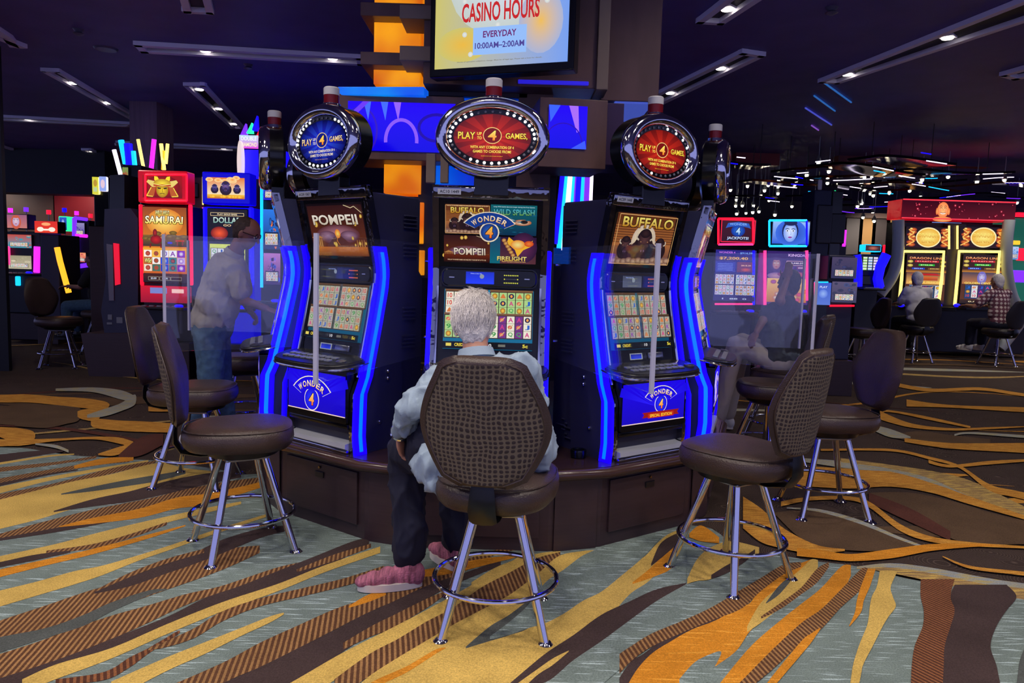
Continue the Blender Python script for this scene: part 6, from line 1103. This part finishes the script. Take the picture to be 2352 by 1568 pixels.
bg('machine with teal glass and a red sign at the right edge', 16.5, 2322, 2400, 500, mat('teal_glass', (40, 110, 96), .3, emit=.25, ecol=(30, 150, 120)), [('red_sign', 2330, 488, 2400, 500, GL['red'], None, 0, .1), ('amber_strip', 2316, 552, 2340, 562, GL['org'], None), ('screen', 2316, 566, 2334, 596, M['satin'], gen([(90, 150, 220), (180, 200, 240), (90, 130, 210), (80, 120, 200)], 32), 0), ('red_screen', 2336, 570, 2400, 600, GL['red'], None), ('purple_screen', 2316, 620, 2400, 650, GL['vio'], None, 0, .02)], group=None)
bg('low row of dark machines behind the twin cabinet on the right', 18.8, 2030, 2066, 600, M['cab_dark'], [('screen', 2036, 612, 2058, 640, M['satin'], gen([(150, 40, 40), (240, 130, 60), (60, 20, 40), (40, 20, 30)], 33), 0)], group=None)
# neon fan behind the ring, between the middle and right machines
t = thing('neon_sculpture', 'fan of white, cyan and violet neon tubes seen behind the ring', 'neon lights', (D(1315, 560, 8.6).x, 8.6, 0)); o0 = t.location
b = B(); box(b, -.35, .35, -.05, .5, 0, D(1300, 585, 8.6).z, .01); obj('plinth', b, M['cab_dark'], t, smooth=False)
for x0, x1, y1, m, r in ((1296, 1276, 560, 'blue', .03), (1303, 1284, 570, 'cyan', .028), (1312, 1296, 575, 'wht', .034), (1320, 1306, 580, 'cyan', .03), (1331, 1318, 580, 'blue', .04), (1340, 1330, 580, 'cyan', .026), (1350, 1342, 580, 'vio', .035), (1360, 1352, 580, 'wht', .02), (1306, 1276, 560, 'vio', .02), (1325, 1313, 580, 'vio', .03)):
    b = B(); tube(b, [D(x0, 374, 8.55)-o0, D(x1, y1, 8.55)-o0], r, 8); obj('neon_stick', b, GL[m], t)
# dark round topper backs on the far side of the ring
# pendants
proto = None; mgl = glow('pendant_glow', (255, 240, 205), 14)
PD = [(885, 1185), (1035, 1160), (485, 1258), (625, 1252), (600, 1288), (697, 1215), (690, 1262), (690, 1308), (630, 1355), (575, 1322), (410, 1350), (405, 1392), (412, 1445), (475, 1440), (520, 1435), (562, 1430), (670, 1452), (525, 1390), (450, 1390), (1275, 1195), (1325, 1190), (1255, 1245), (1258, 1275), (1315, 1310), (1335, 1322), (1443, 1305), (1410, 1235), (1255, 1380), (1228, 1395), (1665, 1215), (1655, 1235), (1580, 1290), (1655, 1330), (1722, 1270), (1840, 1195), (2220, 1218), (2035, 1230), (1265, 1470), (1340, 1495), (1330, 1435), (785, 1395), (965, 1105), (1025, 1238), (2305, 1370), (370, 1285), (1483, 1475), (930, 1490)]
rp = random.Random(8)
for x, y in PD:
    Y = rp.uniform(17.2, 22)
    while D(1552+.34*x, .34*y, Y).z > CEIL-.45: Y -= .4
    p = D(1552+.34*x, .34*y, Y)
    if proto is None:
        proto = thing('pendant_light', 'tiny bright pendant light hanging from the mirrored ceiling at right', 'pendant light', p, 0, 'pendant lights under the mirrored ceiling')
        b = B(); ball(b, (0, 0, 0), .034, seg=12); obj('bulb', b, mgl, proto); b = B(); lathe(b, [(.06, .02), (.03, .1), (.012, .14)], 12); obj('shade', b, M['silver'], proto); b = B(); lathe(b, [(.007, 0), (.007, 1)], 6); r_ = obj('rod', b, M['silver'], proto); r_.location.z = .14; r_.scale.z = CEIL-.142-p.z
    else:
        t = copy_tree(proto); t.location = p
        for c_ in t.children:
            if c_.name.startswith('rod'): c_.scale.z = CEIL-.142-p.z
# mirrored wavy ribbons hanging under the right-hand ceiling
mm = mat('mirror_ribbon', (60, 52, 58), .08, 1, bump=.25, bscale=2); mm2 = mat('copper_ribbon', (120, 60, 36), .12, 1, bump=.25, bscale=2)
rr = random.Random(21)
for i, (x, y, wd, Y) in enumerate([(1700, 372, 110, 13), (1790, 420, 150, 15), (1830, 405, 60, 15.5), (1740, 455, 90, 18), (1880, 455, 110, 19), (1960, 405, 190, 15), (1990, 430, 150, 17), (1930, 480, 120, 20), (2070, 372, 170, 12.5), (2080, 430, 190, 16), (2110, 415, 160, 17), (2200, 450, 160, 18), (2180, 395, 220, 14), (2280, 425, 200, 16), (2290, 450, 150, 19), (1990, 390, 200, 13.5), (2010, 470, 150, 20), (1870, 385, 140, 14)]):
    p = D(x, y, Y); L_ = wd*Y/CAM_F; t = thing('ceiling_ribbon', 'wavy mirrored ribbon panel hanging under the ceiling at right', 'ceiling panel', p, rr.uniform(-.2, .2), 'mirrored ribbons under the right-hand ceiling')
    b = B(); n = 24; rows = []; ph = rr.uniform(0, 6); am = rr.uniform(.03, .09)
    for k in range(n+1):
        u = -L_/2+L_*k/n; z = am*math.sin(u*2.2+ph); rows.append([b.verts.new((u, yy, z+dz+.08*yy)) for yy, dz in ((-.5, -.02), (.6, -.02), (.6, .02), (-.5, .02))])
    for a, c in zip(rows, rows[1:]):
        for k in range(4): b.faces.new((a[k], c[k], c[(k+1) % 4], a[(k+1) % 4]))
    b.faces.new(rows[0]); b.faces.new(rows[-1][::-1]); obj('ribbon', b, mm2 if i % 4 == 1 else mm, t, ang=1)
    for q_ in range(2+i % 2):  # glowing streaks added to stand for reflections on the ribbon
        b = B(); s0 = rr.uniform(-.5, .2); ln = rr.uniform(.12, .34); zo = rr.choice([-.06, .05, -.12]); tube(b, [(L_*(s0+ln*k/8), -.52, am*math.sin(L_*(s0+ln*k/8)*2.2+ph)+zo) for k in range(9)], .009, 6); obj('reflection_streak', b, GL[rr.choice(['blue', 'vio', 'cyan', 'wht', 'wht'])], t)
    for u in (-L_*.4, L_*.4): b = B(); tube(b, [(u, 0, .02+am*math.sin(u*2.2+ph)), (u, 0, CEIL-p.z)], .006, 6); obj('hanger', b, M['black'], t)
for i, (x0, x1, y0, y1, Y, cl) in enumerate([(1690, 1790, 368, 380, 16, (110, 16, 22)), (1925, 2050, 370, 382, 16, (90, 14, 22)), (2190, 2275, 366, 384, 17, (150, 66, 26))]):
    p, q = D(x0, y0, Y), D(x1, y1, Y); b = B(); box(b, p.x, q.x, Y, Y+.3, q.z, CEIL); struct('trim_%d' % (i+3), b, mat('valance_%d' % i, cl, .5))
for i, (x0, y0, x1, y1, m) in enumerate([(1893, 190, 1955, 235, 'cyan'), (1870, 220, 1918, 255, 'cyan'), (1850, 248, 1910, 287, 'vio'), (1864, 288, 1880, 299, 'mag')]):  # reflections in the glossy ceiling, drawn as dim glowing tubes
    t = thing('ceiling_reflection_line', 'short thin %s painted reflection on the ceiling behind the longest trough' % {'cyan': 'light blue', 'vio': 'violet', 'mag': 'magenta'}[m], 'painted reflection', (0, 0, 0), 0, 'thin coloured painted reflections on the ceiling' if m == 'cyan' else None)
    a, c = G(x0, y0, CEIL-.02), G(x1, y1, CEIL-.02); t.location = ((a.x+c.x)/2, (a.y+c.y)/2, CEIL-.02); b = B(); tube(b, [a-t.location, c-t.location], .012, 6); obj('tube', b, glow('line_%d' % i, {'cyan': (40, 110, 190), 'vio': (80, 90, 220), 'mag': (150, 90, 210)}[m], .6), t)
# ------------------------------------------------------------------ people
def cap(bm, p0, r0, p1, r1, seg=16):
    p0, p1 = Vector(p0), Vector(p1); tube(bm, [p0, p0.lerp(p1, .5), p1], [r0, (r0+r1)/2, r1], seg); ball(bm, p0, r0, seg=seg); ball(bm, p1, r1, seg=seg)
def remesh(name, bm, vox, m, parent, smooth=3, fold=None, seed=0):
    me = bpy.data.meshes.new(name); bm.to_mesh(me); bm.free(); o = link(bpy.data.objects.new(name, me))
    r = o.modifiers.new('r', 'REMESH'); r.mode = 'VOXEL'; r.voxel_size = vox; s = o.modifiers.new('s', 'SMOOTH'); s.iterations = smooth; s.factor = .5
    ne = bpy.data.meshes.new_from_object(o.evaluated_get(bpy.context.evaluated_depsgraph_get())); o.modifiers.clear(); o.data = ne; bpy.data.meshes.remove(me); ne.name = name
    if fold:
        amp, sc_, st = fold; off = Vector((seed*3.1, seed*1.7, 0)); ns = [v.normal.copy() for v in ne.vertices]
        for v, n in zip(ne.vertices, ns):
            q = Vector((v.co.x*sc_*st[0], v.co.y*sc_*st[1], v.co.z*sc_*st[2]))+off
            d = (1-abs(noise.noise(q)))**4*.6+(1-abs(noise.noise(q*2.3+off)))**6*.45-.5; v.co += n*d*amp
    ne.polygons.foreach_set('use_smooth', [True]*len(ne.polygons)); ne.materials.append(m); o.parent = parent; return o
def hand(bm, w, d, pn, side, curl=.5, s=1.0, spread=.12):
    """w wrist, d forward, pn palm-facing direction, side = +1 thumb towards d x pn"""
    w, d, pn = Vector(w), Vector(d).normalized(), Vector(pn); pn = (pn-d*pn.dot(d)).normalized(); t = d.cross(pn)*side
    pal = w+d*.05*s
    R = Matrix((t, d, pn)).transposed().to_4x4(); ball(bm, pal, .05*s, (.84, 1.0, .3), 14, R); ball(bm, w+d*.075*s, .036*s, (1.08, .7, .38), 12, R)
    for k, (off, L) in enumerate(((.027, .072), (.009, .080), (-.010, .074), (-.028, .058))):
        p = w+d*.088*s+t*off*s-d*abs(off-.005)*.2; a = 0; r = .0088*s
        for j, f in enumerate((.45, .32, .25)):
            a += curl*(.5+.5*j); dd = (d*math.cos(a)+pn*math.sin(a)+t*off*spread*20*(1 if j == 0 else .3)*.3).normalized(); q = p+dd*L*f*s; cap(bm, p, r, q, r*.92, 8); p = q; r *= .92
    p = w+d*.02*s+t*.03*s+pn*.006; q = p+(d*.55+t*.75+pn*.3).normalized()*.038*s; cap(bm, p, .013*s, q, .0105*s, 8); u = q+(d*.85+t*.25+pn*.35).normalized()*.032*s; cap(bm, q, .0105*s, u, .009*s, 8)
def figure(label, J, mats, s=1.0, vox=.011, sleeve='long', hair='short', fold=(.012, 9, (1, 1, .6)), seed=1, girth=1.0, hands=True, handinfo=None, collar=True, extra_shirt=None, legw=1.0, shoe_out=True):
    """J: named joints in room coordinates"""
    V = {k: Vector(v) for k, v in J.items()}
    mn = Vector((V['pelvis'].x, V['pelvis'].y, 0)); t = thing('person', label, 'person', mn)
    for k in V:
        if k != 'face' and k != 'hl' and k != 'hr': V[k] = V[k]-mn
    H, N, C, P = V['head'], V['neck'], V['chest'], V['pelvis']; f = V['face'].normalized(); up = (H-N).normalized(); up = (up-f*up.dot(f)*.6).normalized(); f = (f-up*f.dot(up)).normalized(); rt = f.cross(up); RH = Matrix((rt, f, up)).transposed().to_4x4()
    g = girth*s; lat = (V['sr']-V['sl']).normalized(); fw = (C-P).normalized().cross(lat)*-1; RT = Matrix((lat, lat.cross(Vector((0, 0, 1))).normalized()*-1, Vector((0, 0, 1)))).transposed().to_4x4()
    b = B()
    ball(b, H+up*.012*s, .096*s, (.80, .98, 1.06), 20, RH); ball(b, H+f*.035*s-up*.05*s, .066*s, (.86, .9, 1.0), 16, RH); ball(b, H+f*.062*s-up*.085*s, .026*s, (1.2, .9, .8), 12, RH)   # skull, jaw, chin
    cap(b, H+f*.092*s+up*.012*s, .009*s, H+f*.112*s-up*.018*s, .013*s, 8); ball(b, H+f*.084*s-up*.05*s, .02*s, (1.25, .6, .45), 10, RH); ball(b, H+f*.082*s+up*.03*s, .03*s, (1.7, .45, .3), 10, RH)   # nose, lips, brow
    for d in (-1, 1): ball(b, H+rt*d*.079*s-up*.012*s-f*.005*s, .031*s, (.28, .62, 1.0), 12, RH @ Matrix.Rotation(.25*d, 4, 'Z'))
    cap(b, N-(N-C)*.0, .056*s, H-up*.055*s-f*.012*s, .052*s)
    cap(b, P, .12*g, C, .12*g); cap(b, C, .10*g, N, .05*s); cap(b, V['sl'], .045*s, V['sr'], .045*s)
    for q in 'lr':
        cap(b, V['s'+q], .05*s, V['e'+q], .038*s); cap(b, V['e'+q], .038*s, V['w'+q], .026*s)
        cap(b, V['h'+q+'ip'], .085*s, V['k'+q], .055*s); cap(b, V['k'+q], .055*s, V['a'+q], .036*s); cap(b, V['a'+q]-Vector((0, 0, .03)), .032*s, V['t'+q], .026*s)
        if hands:
            d, pn, side, curl = (handinfo or {}).get(q, (V['w'+q]-V['e'+q], (0, 0, -1), 1 if q == 'r' else -1, .45)); hand(b, V['w'+q], d, pn, side, curl, s)
    remesh('body', b, min(vox, .0075 if hands else .012), mats['skin'], t, 2)
    for d in (-1, 1):
        b = B(); ball(b, H+rt*d*.032*s+f*.084*s+up*.012*s, .012*s, seg=10); e = obj('eye', b, M['white'], t); b = B(); ball(b, H+rt*d*.032*s+f*.0935*s+up*.012*s, .0055*s, seg=8); obj('iris', b, M['satin'], e)
    # hair
    b = B()
    if hair == 'short':
        ball(b, H+up*.02*s-f*.012*s, .103*s, (.84, .98, 1.04), 20, RH); ball(b, H-up*.035*s-f*.045*s, .073*s, (.95, .72, 1.0), 16, RH); ball(b, H-up*.075*s-f*.048*s, .052*s, (1.0, .55, .8), 14, RH)
    elif hair == 'thin':
        ball(b, H+up*.014*s-f*.02*s, .101*s, (.84, .95, .98), 20, RH); ball(b, H-up*.03*s-f*.045*s, .07*s, (.98, .7, .9), 16, RH)
    elif hair == 'long':
        ball(b, H+up*.02*s-f*.012*s, .108*s, (.88, 1.0, 1.05), 20, RH); cap(b, H-f*.05*s, .085*s, H-f*.07*s-up*.2*s, .07*s)
    ho = remesh('hair', b, .009, mats['hair'], t, 2, (.006, 38, (1, 1, .45)), seed)
    # cut the hair away from the face
    bm = bmesh.new(); bm.from_mesh(ho.data); kill = []
    for v in bm.verts:
        q = v.co-H; a, c, u = q.dot(rt)/s, q.dot(f)/s, q.dot(up)/s
        lim = (.02 if abs(a) < .05 else .006) if hair != 'long' else .03
        if c > lim and u < .055-(.4*(.0 if c < .05 else 0)): kill.append(v)
        elif hair == 'thin' and u > .05 and c > .03: kill.append(v)
        elif hair != 'long' and abs(a) > .06 and c > -.02 and u < -.0: kill.append(v)
    bmesh.ops.delete(bm, geom=kill, context='VERTS'); bm.to_mesh(ho.data); bm.free(); ho.data.update()
    # shirt
    b = B(); L = Vector((0, 0, 1)); 
    ball(b, C-L*.0, .20*g, (.96, .66, .92), 18, RT); ball(b, C.lerp(P, .5), .20*g, (.95, .72, .9), 18, RT); ball(b, P+L*.03, .19*g, (.95, .76, .62), 18, RT)
    cap(b, P+L*.05, .135*g, C, .14*g); cap(b, C, .13*g, N-L*.05*s, .075*s); cap(b, V['sl'], .068*s, V['sr'], .068*s); ball(b, C.lerp(N, .5), .15*g, (1.05, .62, .5), 16, RT)
    for q in 'lr':
        if sleeve == 'long': cap(b, V['s'+q], .072*s, V['e'+q], .058*s); cap(b, V['e'+q], .058*s, V['e'+q].lerp(V['w'+q], .86), .044*s)
        else: cap(b, V['s'+q], .075*s, V['s'+q].lerp(V['e'+q], .72), .074*s)
    for c_, r_, e_ in (extra_shirt or []): ball(b, Vector(c_)-mn, r_, e_, 16)
    remesh('shirt', b, vox, mats['shirt'], t, 3, fold, seed)
    if collar:
        b = B(); ctr = N+up*.012*s; n = 20; rows = []
        for rr_, zz in ((.071, -.03), (.066, .012), (.072, .018), (.082, -.02)):
            rows.append([b.verts.new(ctr+rt*math.cos(2*PI*k/n)*rr_*s+f*math.sin(2*PI*k/n)*rr_*s*.95+up*zz*s) for k in range(n)])
        for a, c in zip(rows, rows[1:]):
            for k in range(n): b.faces.new((a[k], a[(k+1) % n], c[(k+1) % n], c[k]))
        obj('collar', b, mats['shirt'], t, ang=1)
    # trousers
    b = B(); ball(b, P-L*.03, .195*g, (.93, .72, .62), 18, RT)
    for q in 'lr': cap(b, V['h'+q+'ip'], .105*s*legw, V['k'+q], .085*s*legw); cap(b, V['k'+q], .084*s*legw, V['a'+q]+(V['k'+q]-V['a'+q]).normalized()*.06*s, .066*s*legw)
    remesh('trousers', b, vox, mats['trousers'], t, 3, (fold[0]*.8, fold[1]*.8, fold[2]), seed+5)
    for q in 'lr':
        a, c = V['a'+q], V['t'+q]; d = Vector((c.x-a.x, c.y-a.y, 0)).normalized(); n = Vector((-d.y, d.x, 0)); R = Matrix((n, d, Vector((0, 0, 1)))).transposed().to_4x4(); zf = min(a.z, c.z)-.035 if not 'floor' in V else 0; zf = max(zf, 0)
        L_ = .27*s; ce = a-d*.045*s; b = B()
        for u, w_, h_ in ((.0, .037, .078), (.28, .039, .076), (.55, .043, .064), (.82, .045, .050), (1.0, .036, .038)):
            ball(b, Vector((ce.x, ce.y, zf+.022+h_*.5))+d*L_*(u*.82+.06), 1, (w_*s, .045*s, h_*s*.75), 14, R)
        cap(b, Vector((a.x, a.y, zf+.05)), .042*s, Vector((a.x, a.y, zf+.105)), .043*s); sh = remesh('shoe', b, .008, mats['shoe'], t, 2)
        b = B(); pts = []
        for k in range(28):
            an = 2*PI*k/28; y_ = math.sin(an); x_ = math.cos(an)*(.040+.006*y_); pts.append(Vector((ce.x, ce.y, 0))+d*(L_*.47+y_*L_*.53)+n*x_*s*1.16)
        prism(b, [(p.x, p.y) for p in pts], zf+.001, zf+.034, 'z'); obj('sole', b, mats['sole'], sh, ang=.6)
    return t
W = lambda x, y, Y: tuple(D(x, y, Y))
pm = dict(skin=M['skin'], hair=M['whitehair'], shirt=M['denim_shirt'], trousers=M['navy'], shoe=M['shoe'], sole=M['sole'])
def setz(p, z): return (p[0], p[1], z)
J = dict(pelvis=setz(W(1085, 1060, 3.12), .77), chest=W(1108, 930, 3.16), neck=W(1094, 818, 3.24), head=W(1088, 737, 3.30), face=(.12, 1, -.22),
    sl=W(1018, 868, 3.2), el=W(950, 935, 3.08), wl=W(916, 996, 3.24), sr=W(1200, 846, 3.22), er=W(1232, 960, 3.3), wr=W(1190, 930, 3.60),
    hlip=setz(W(1010, 1100, 3.15), .74), kl=(-.47, 3.50, .62), al=(-.445, 3.38, .11), tl=(-.60, 3.34, .05), hrip=setz(W(1110, 1100, 3.15), .74), kr=(-.24, 3.66, .62), ar=(-.24, 3.60, .11), tr=(-.33, 3.72, .05))
player = figure('white-haired person in pale blue shirt and navy trousers seated on the middle stool', J, pm, s=1.04, girth=1.06, fold=(.036, 7, (1.1, 1.1, .7)), seed=3, sleeve='long', legw=1.12,
    handinfo={'l': ((.12, .3, -.75), (.3, .2, -.6), -1, .8), 'r': ((-.1, .8, -.1), (0, .2, -1), 1, .3)},
    extra_shirt=[(W(1010, 1065, 3.06), .12, (1.0, .8, .8)), (W(1225, 1020, 3.06), .115, (.9, .8, 1.1)), (W(985, 1062, 3.14), .08, (1, .9, .8)), (W(1035, 1112, 3.0), .1, (1.1, .6, .55)), (W(1150, 860, 3.2), .11, (1.2, .7, .6))])
o = player.location; HH = Vector(J['head'])-o; F_ = Vector(J['face']).normalized(); U_ = Vector((0, 0, 1)); U_ = (U_-F_*U_.dot(F_)).normalized(); R_ = F_.cross(U_)
rh = random.Random(5); b = B()
for i in range(2600):
    th = rh.uniform(0, 2*PI); ph = math.acos(1-rh.random()**1.1*1.45); n_ = R_*math.sin(ph)*math.cos(th)+F_*math.sin(ph)*math.sin(th)+U_*math.cos(ph)
    if n_.dot(F_) > .25: continue
    c0 = HH+U_*.021-F_*.013; rad = lambda d: 1/math.sqrt((d.dot(R_)/.092)**2+(d.dot(F_)/.106)**2+(d.dot(U_)/.112)**2)
    if n_.dot(U_) < -.35: c0 = c0-U_*.01
    d = n_.copy(); pts = [c0+d*(rad(d)-.004)]; tg = Vector((rh.uniform(-.35, .35), rh.uniform(-.35, .35), rh.uniform(-.2, .2)))-U_*1.0-F_*.25; L_ = rh.uniform(.012, .02); lift = rh.uniform(.0, .0045)*(1.8 if ph < .6 else 1)
    for k in range(3): tt = (tg-d*tg.dot(d)).normalized(); d = (d+tt*L_/.1).normalized(); pts.append(c0+d*(rad(d)+lift*(k+1)))
    tube(b, pts, [.0011, .001, .0008, .0003], 3, caps=False)
st_ = obj('hair_strands', b, M['whitehair'], player); st_['kind'] = 'stuff'
b = B(); wl, el = Vector(J['wl'])-o, Vector(J['el'])-o; d = (wl-el).normalized(); u, v = basis(d); c0 = wl-d*.012; tube(b, [c0+(u*math.cos(2*PI*k/20)+v*math.sin(2*PI*k/20))*.037 for k in range(20)], .007, 6, closed=True); obj('wristwatch', b, M['chrome'], player)
# standing man
pm = dict(skin=M['skin2'], hair=M['brownhair'], shirt=M['polo'], trousers=M['jeans'], shoe=M['white'], sole=M['sole'])
J = dict(pelvis=W(472, 748, 5.65), chest=W(500, 640, 5.65), neck=W(523, 582, 5.62), head=W(553, 532, 5.6), face=(1, -.08, -.6),
    sl=W(532, 612, 5.80), el=W(548, 690, 5.86), wl=W(560, 716, 5.72), sr=W(520, 618, 5.48), er=W(545, 692, 5.46), wr=W(598, 710, 5.52),
    hlip=W(478, 775, 5.75), kl=W(490, 885, 5.74), al=(-2.26, 5.86, .11), tl=(-2.1, 5.84, .05), hrip=W(465, 778, 5.56), kr=W(470, 895, 5.56), ar=(-2.52, 5.7, .11), tr=(-2.36, 5.66, .05))
man = figure('person in an off-white polo shirt and blue jeans standing bent over a machine at left', J, pm, s=1.0, girth=1.12, sleeve='short', hair='thin', fold=(.019, 7, (1, 1, .6)), seed=5, legw=1.1,
    handinfo={'r': ((.9, .1, -.35), (0, .2, -1), 1, .3), 'l': ((.6, -.2, -.6), (0, -.5, -.6), -1, .9)})
o = man.location; H = Vector(J['head'])-o; f = Vector(J['face']).normalized(); b = B()
for d in (-1, 1): p = H+f*.1+Vector((0, d*.033, .02)); tube(b, [p+Vector((0, .026*math.cos(2*PI*k/14), 0))+Vector((.3, 0, .95))*.018*math.sin(2*PI*k/14) for k in range(14)], .003, 6, closed=True); tube(b, [p+Vector((0, d*.026, 0)), H+Vector((0, d*.088, -.0))], .003, 6)
obj('glasses', b, M['satin'], man); man.location.y += .13
# woman with her hand on her head, seated at the right bank
pm = dict(skin=M['skin2'], hair=M['blackhair'], shirt=M['blackcloth'], trousers=M['khaki'], shoe=M['white'], sole=M['sole'])
J = dict(pelvis=setz(W(1790, 840, 6.7), .76), chest=W(1800, 748, 6.72), neck=W(1806, 690, 6.74), head=W(1812, 650, 6.76), face=(-.55, .8, -.3),
    sl=W(1778, 712, 6.72), el=W(1752, 735, 6.55), wl=W(1738, 762, 6.50), sr=W(1826, 712, 6.74), er=W(1790, 690, 6.5), wr=W(1808, 640, 6.62),
    hlip=setz(W(1780, 850, 6.68), .74), kl=W(1690, 792, 6.75), al=(1.95, 7.0, .11), tl=(1.85, 7.1, .05), hrip=setz(W(1800, 850, 6.75), .74), kr=W(1705, 785, 6.95), ar=(2.1, 7.2, .11), tr=(2.0, 7.3, .05))
figure('person in black with pale trousers seated at right, one hand on the head', J, pm, s=1.0, sleeve='short', hair='short', seed=7, fold=(.01, 9, (1, 1, .6)), vox=.014, handinfo={'r': ((.1, .1, 1), (.3, .6, .1), 1, .35)})
stool('stool under the person in black at the right bank', *D(1795, 850, 6.72).xy, 140, 10)
# two players at the twin cabinet
def seated(label, x, y, face, pm, s=1.0, hair='short', arms=(0, 0), seed=1, sleeve='short', z=.76):
    f = Vector((math.cos(math.radians(face)), math.sin(math.radians(face)), 0)); r = Vector((f.y, -f.x, 0)); P = Vector((x, y, z*1.0)); U = Vector((0, 0, 1))
    J = dict(pelvis=P, chest=P+U*.32*s+f*.05, neck=P+U*.52*s+f*.09, head=P+U*.66*s+f*.12, face=f-U*.15)
    for q, d, am in (('l', -1, arms[0]), ('r', 1, arms[1])):
        J['s'+q] = P+U*.47*s+r*d*.17*s+f*.06; J['e'+q] = P+U*.25*s+r*d*(.22+am)*s+f*.18; J['w'+q] = P+U*.26*s+r*d*(.14+am)*s+f*.42
        J['h'+q+'ip'] = P+r*d*.09-U*.02; J['k'+q] = P+r*d*.14+f*.44-U*.04; J['a'+q] = P+r*d*.15+f*.46-U*(z-.30); J['t'+q] = J['a'+q]+f*.14-U*.05
    return figure(label, J, pm, s=s, vox=.016, sleeve=sleeve, hair=hair, seed=seed, fold=(.008, 9, (1, 1, .6)), handinfo={k: (f*.9-U*.1, -U, 1 if k == 'r' else -1, .4) for k in 'lr'})
p = D(2110, 700, 13.7); seated('person with fair hair in a white top, back turned, at the curved twin cabinet', p.x, 13.7, 92, dict(skin=M['skin'], hair=M['whitehair'], shirt=M['whitecloth'], trousers=M['blackcloth'], shoe=M['black'], sole=M['black']), 1.12, seed=9)
def plaid():
    m = bpy.data.materials.new('plaid_cloth'); m.use_nodes = True; nt = m.node_tree; L = nt.links; N = nt.nodes.new; p = nt.nodes['Principled BSDF']; p.inputs['Roughness'].default_value = .85; tc = N('ShaderNodeTexCoord'); o = []
    for d in 'XZ':
        w_ = N('ShaderNodeTexWave'); w_.bands_direction = d; w_.inputs['Scale'].default_value = 4.5; L.new(tc.outputs['Object'], w_.inputs[0]); o.append(w_.outputs[1])
    a = N('ShaderNodeMath'); L.new(o[0], a.inputs[0]); L.new(o[1], a.inputs[1]); r = N('ShaderNodeValToRGB'); L.new(a.outputs[0], r.inputs[0]); a.operation = 'ADD'; r.color_ramp.elements[0].position = .5; r.color_ramp.elements[1].position = 1.0
    r.color_ramp.elements[0].color = (*lin((196, 180, 180)), 1); r.color_ramp.elements[1].color = (*lin((96, 50, 70)), 1); L.new(r.outputs[0], p.inputs[0]); return m
p = D(2300, 700, 13.6); seated('person with grey hair in a plaid shirt at the curved twin cabinet', p.x, 13.6, 108, dict(skin=M['skin2'], hair=M['whitehair'], shirt=plaid(), trousers=M['navy'], shoe=M['whitecloth'], sole=M['sole']), 1.12, arms=(.16, 0), seed=10)
seated('person in dark clothes and blue jeans seated in the far left row', D(232, 690, 11.5).x, 11.5, 178, dict(skin=M['skin2'], hair=M['blackhair'], shirt=M['blackcloth'], trousers=M['jeans'], shoe=M['black'], sole=M['black']), 1.0, seed=12, hair='short')
stool('stool under the person in jeans in the far left row', D(232, 690, 11.5).x, 11.5, 178, 0)
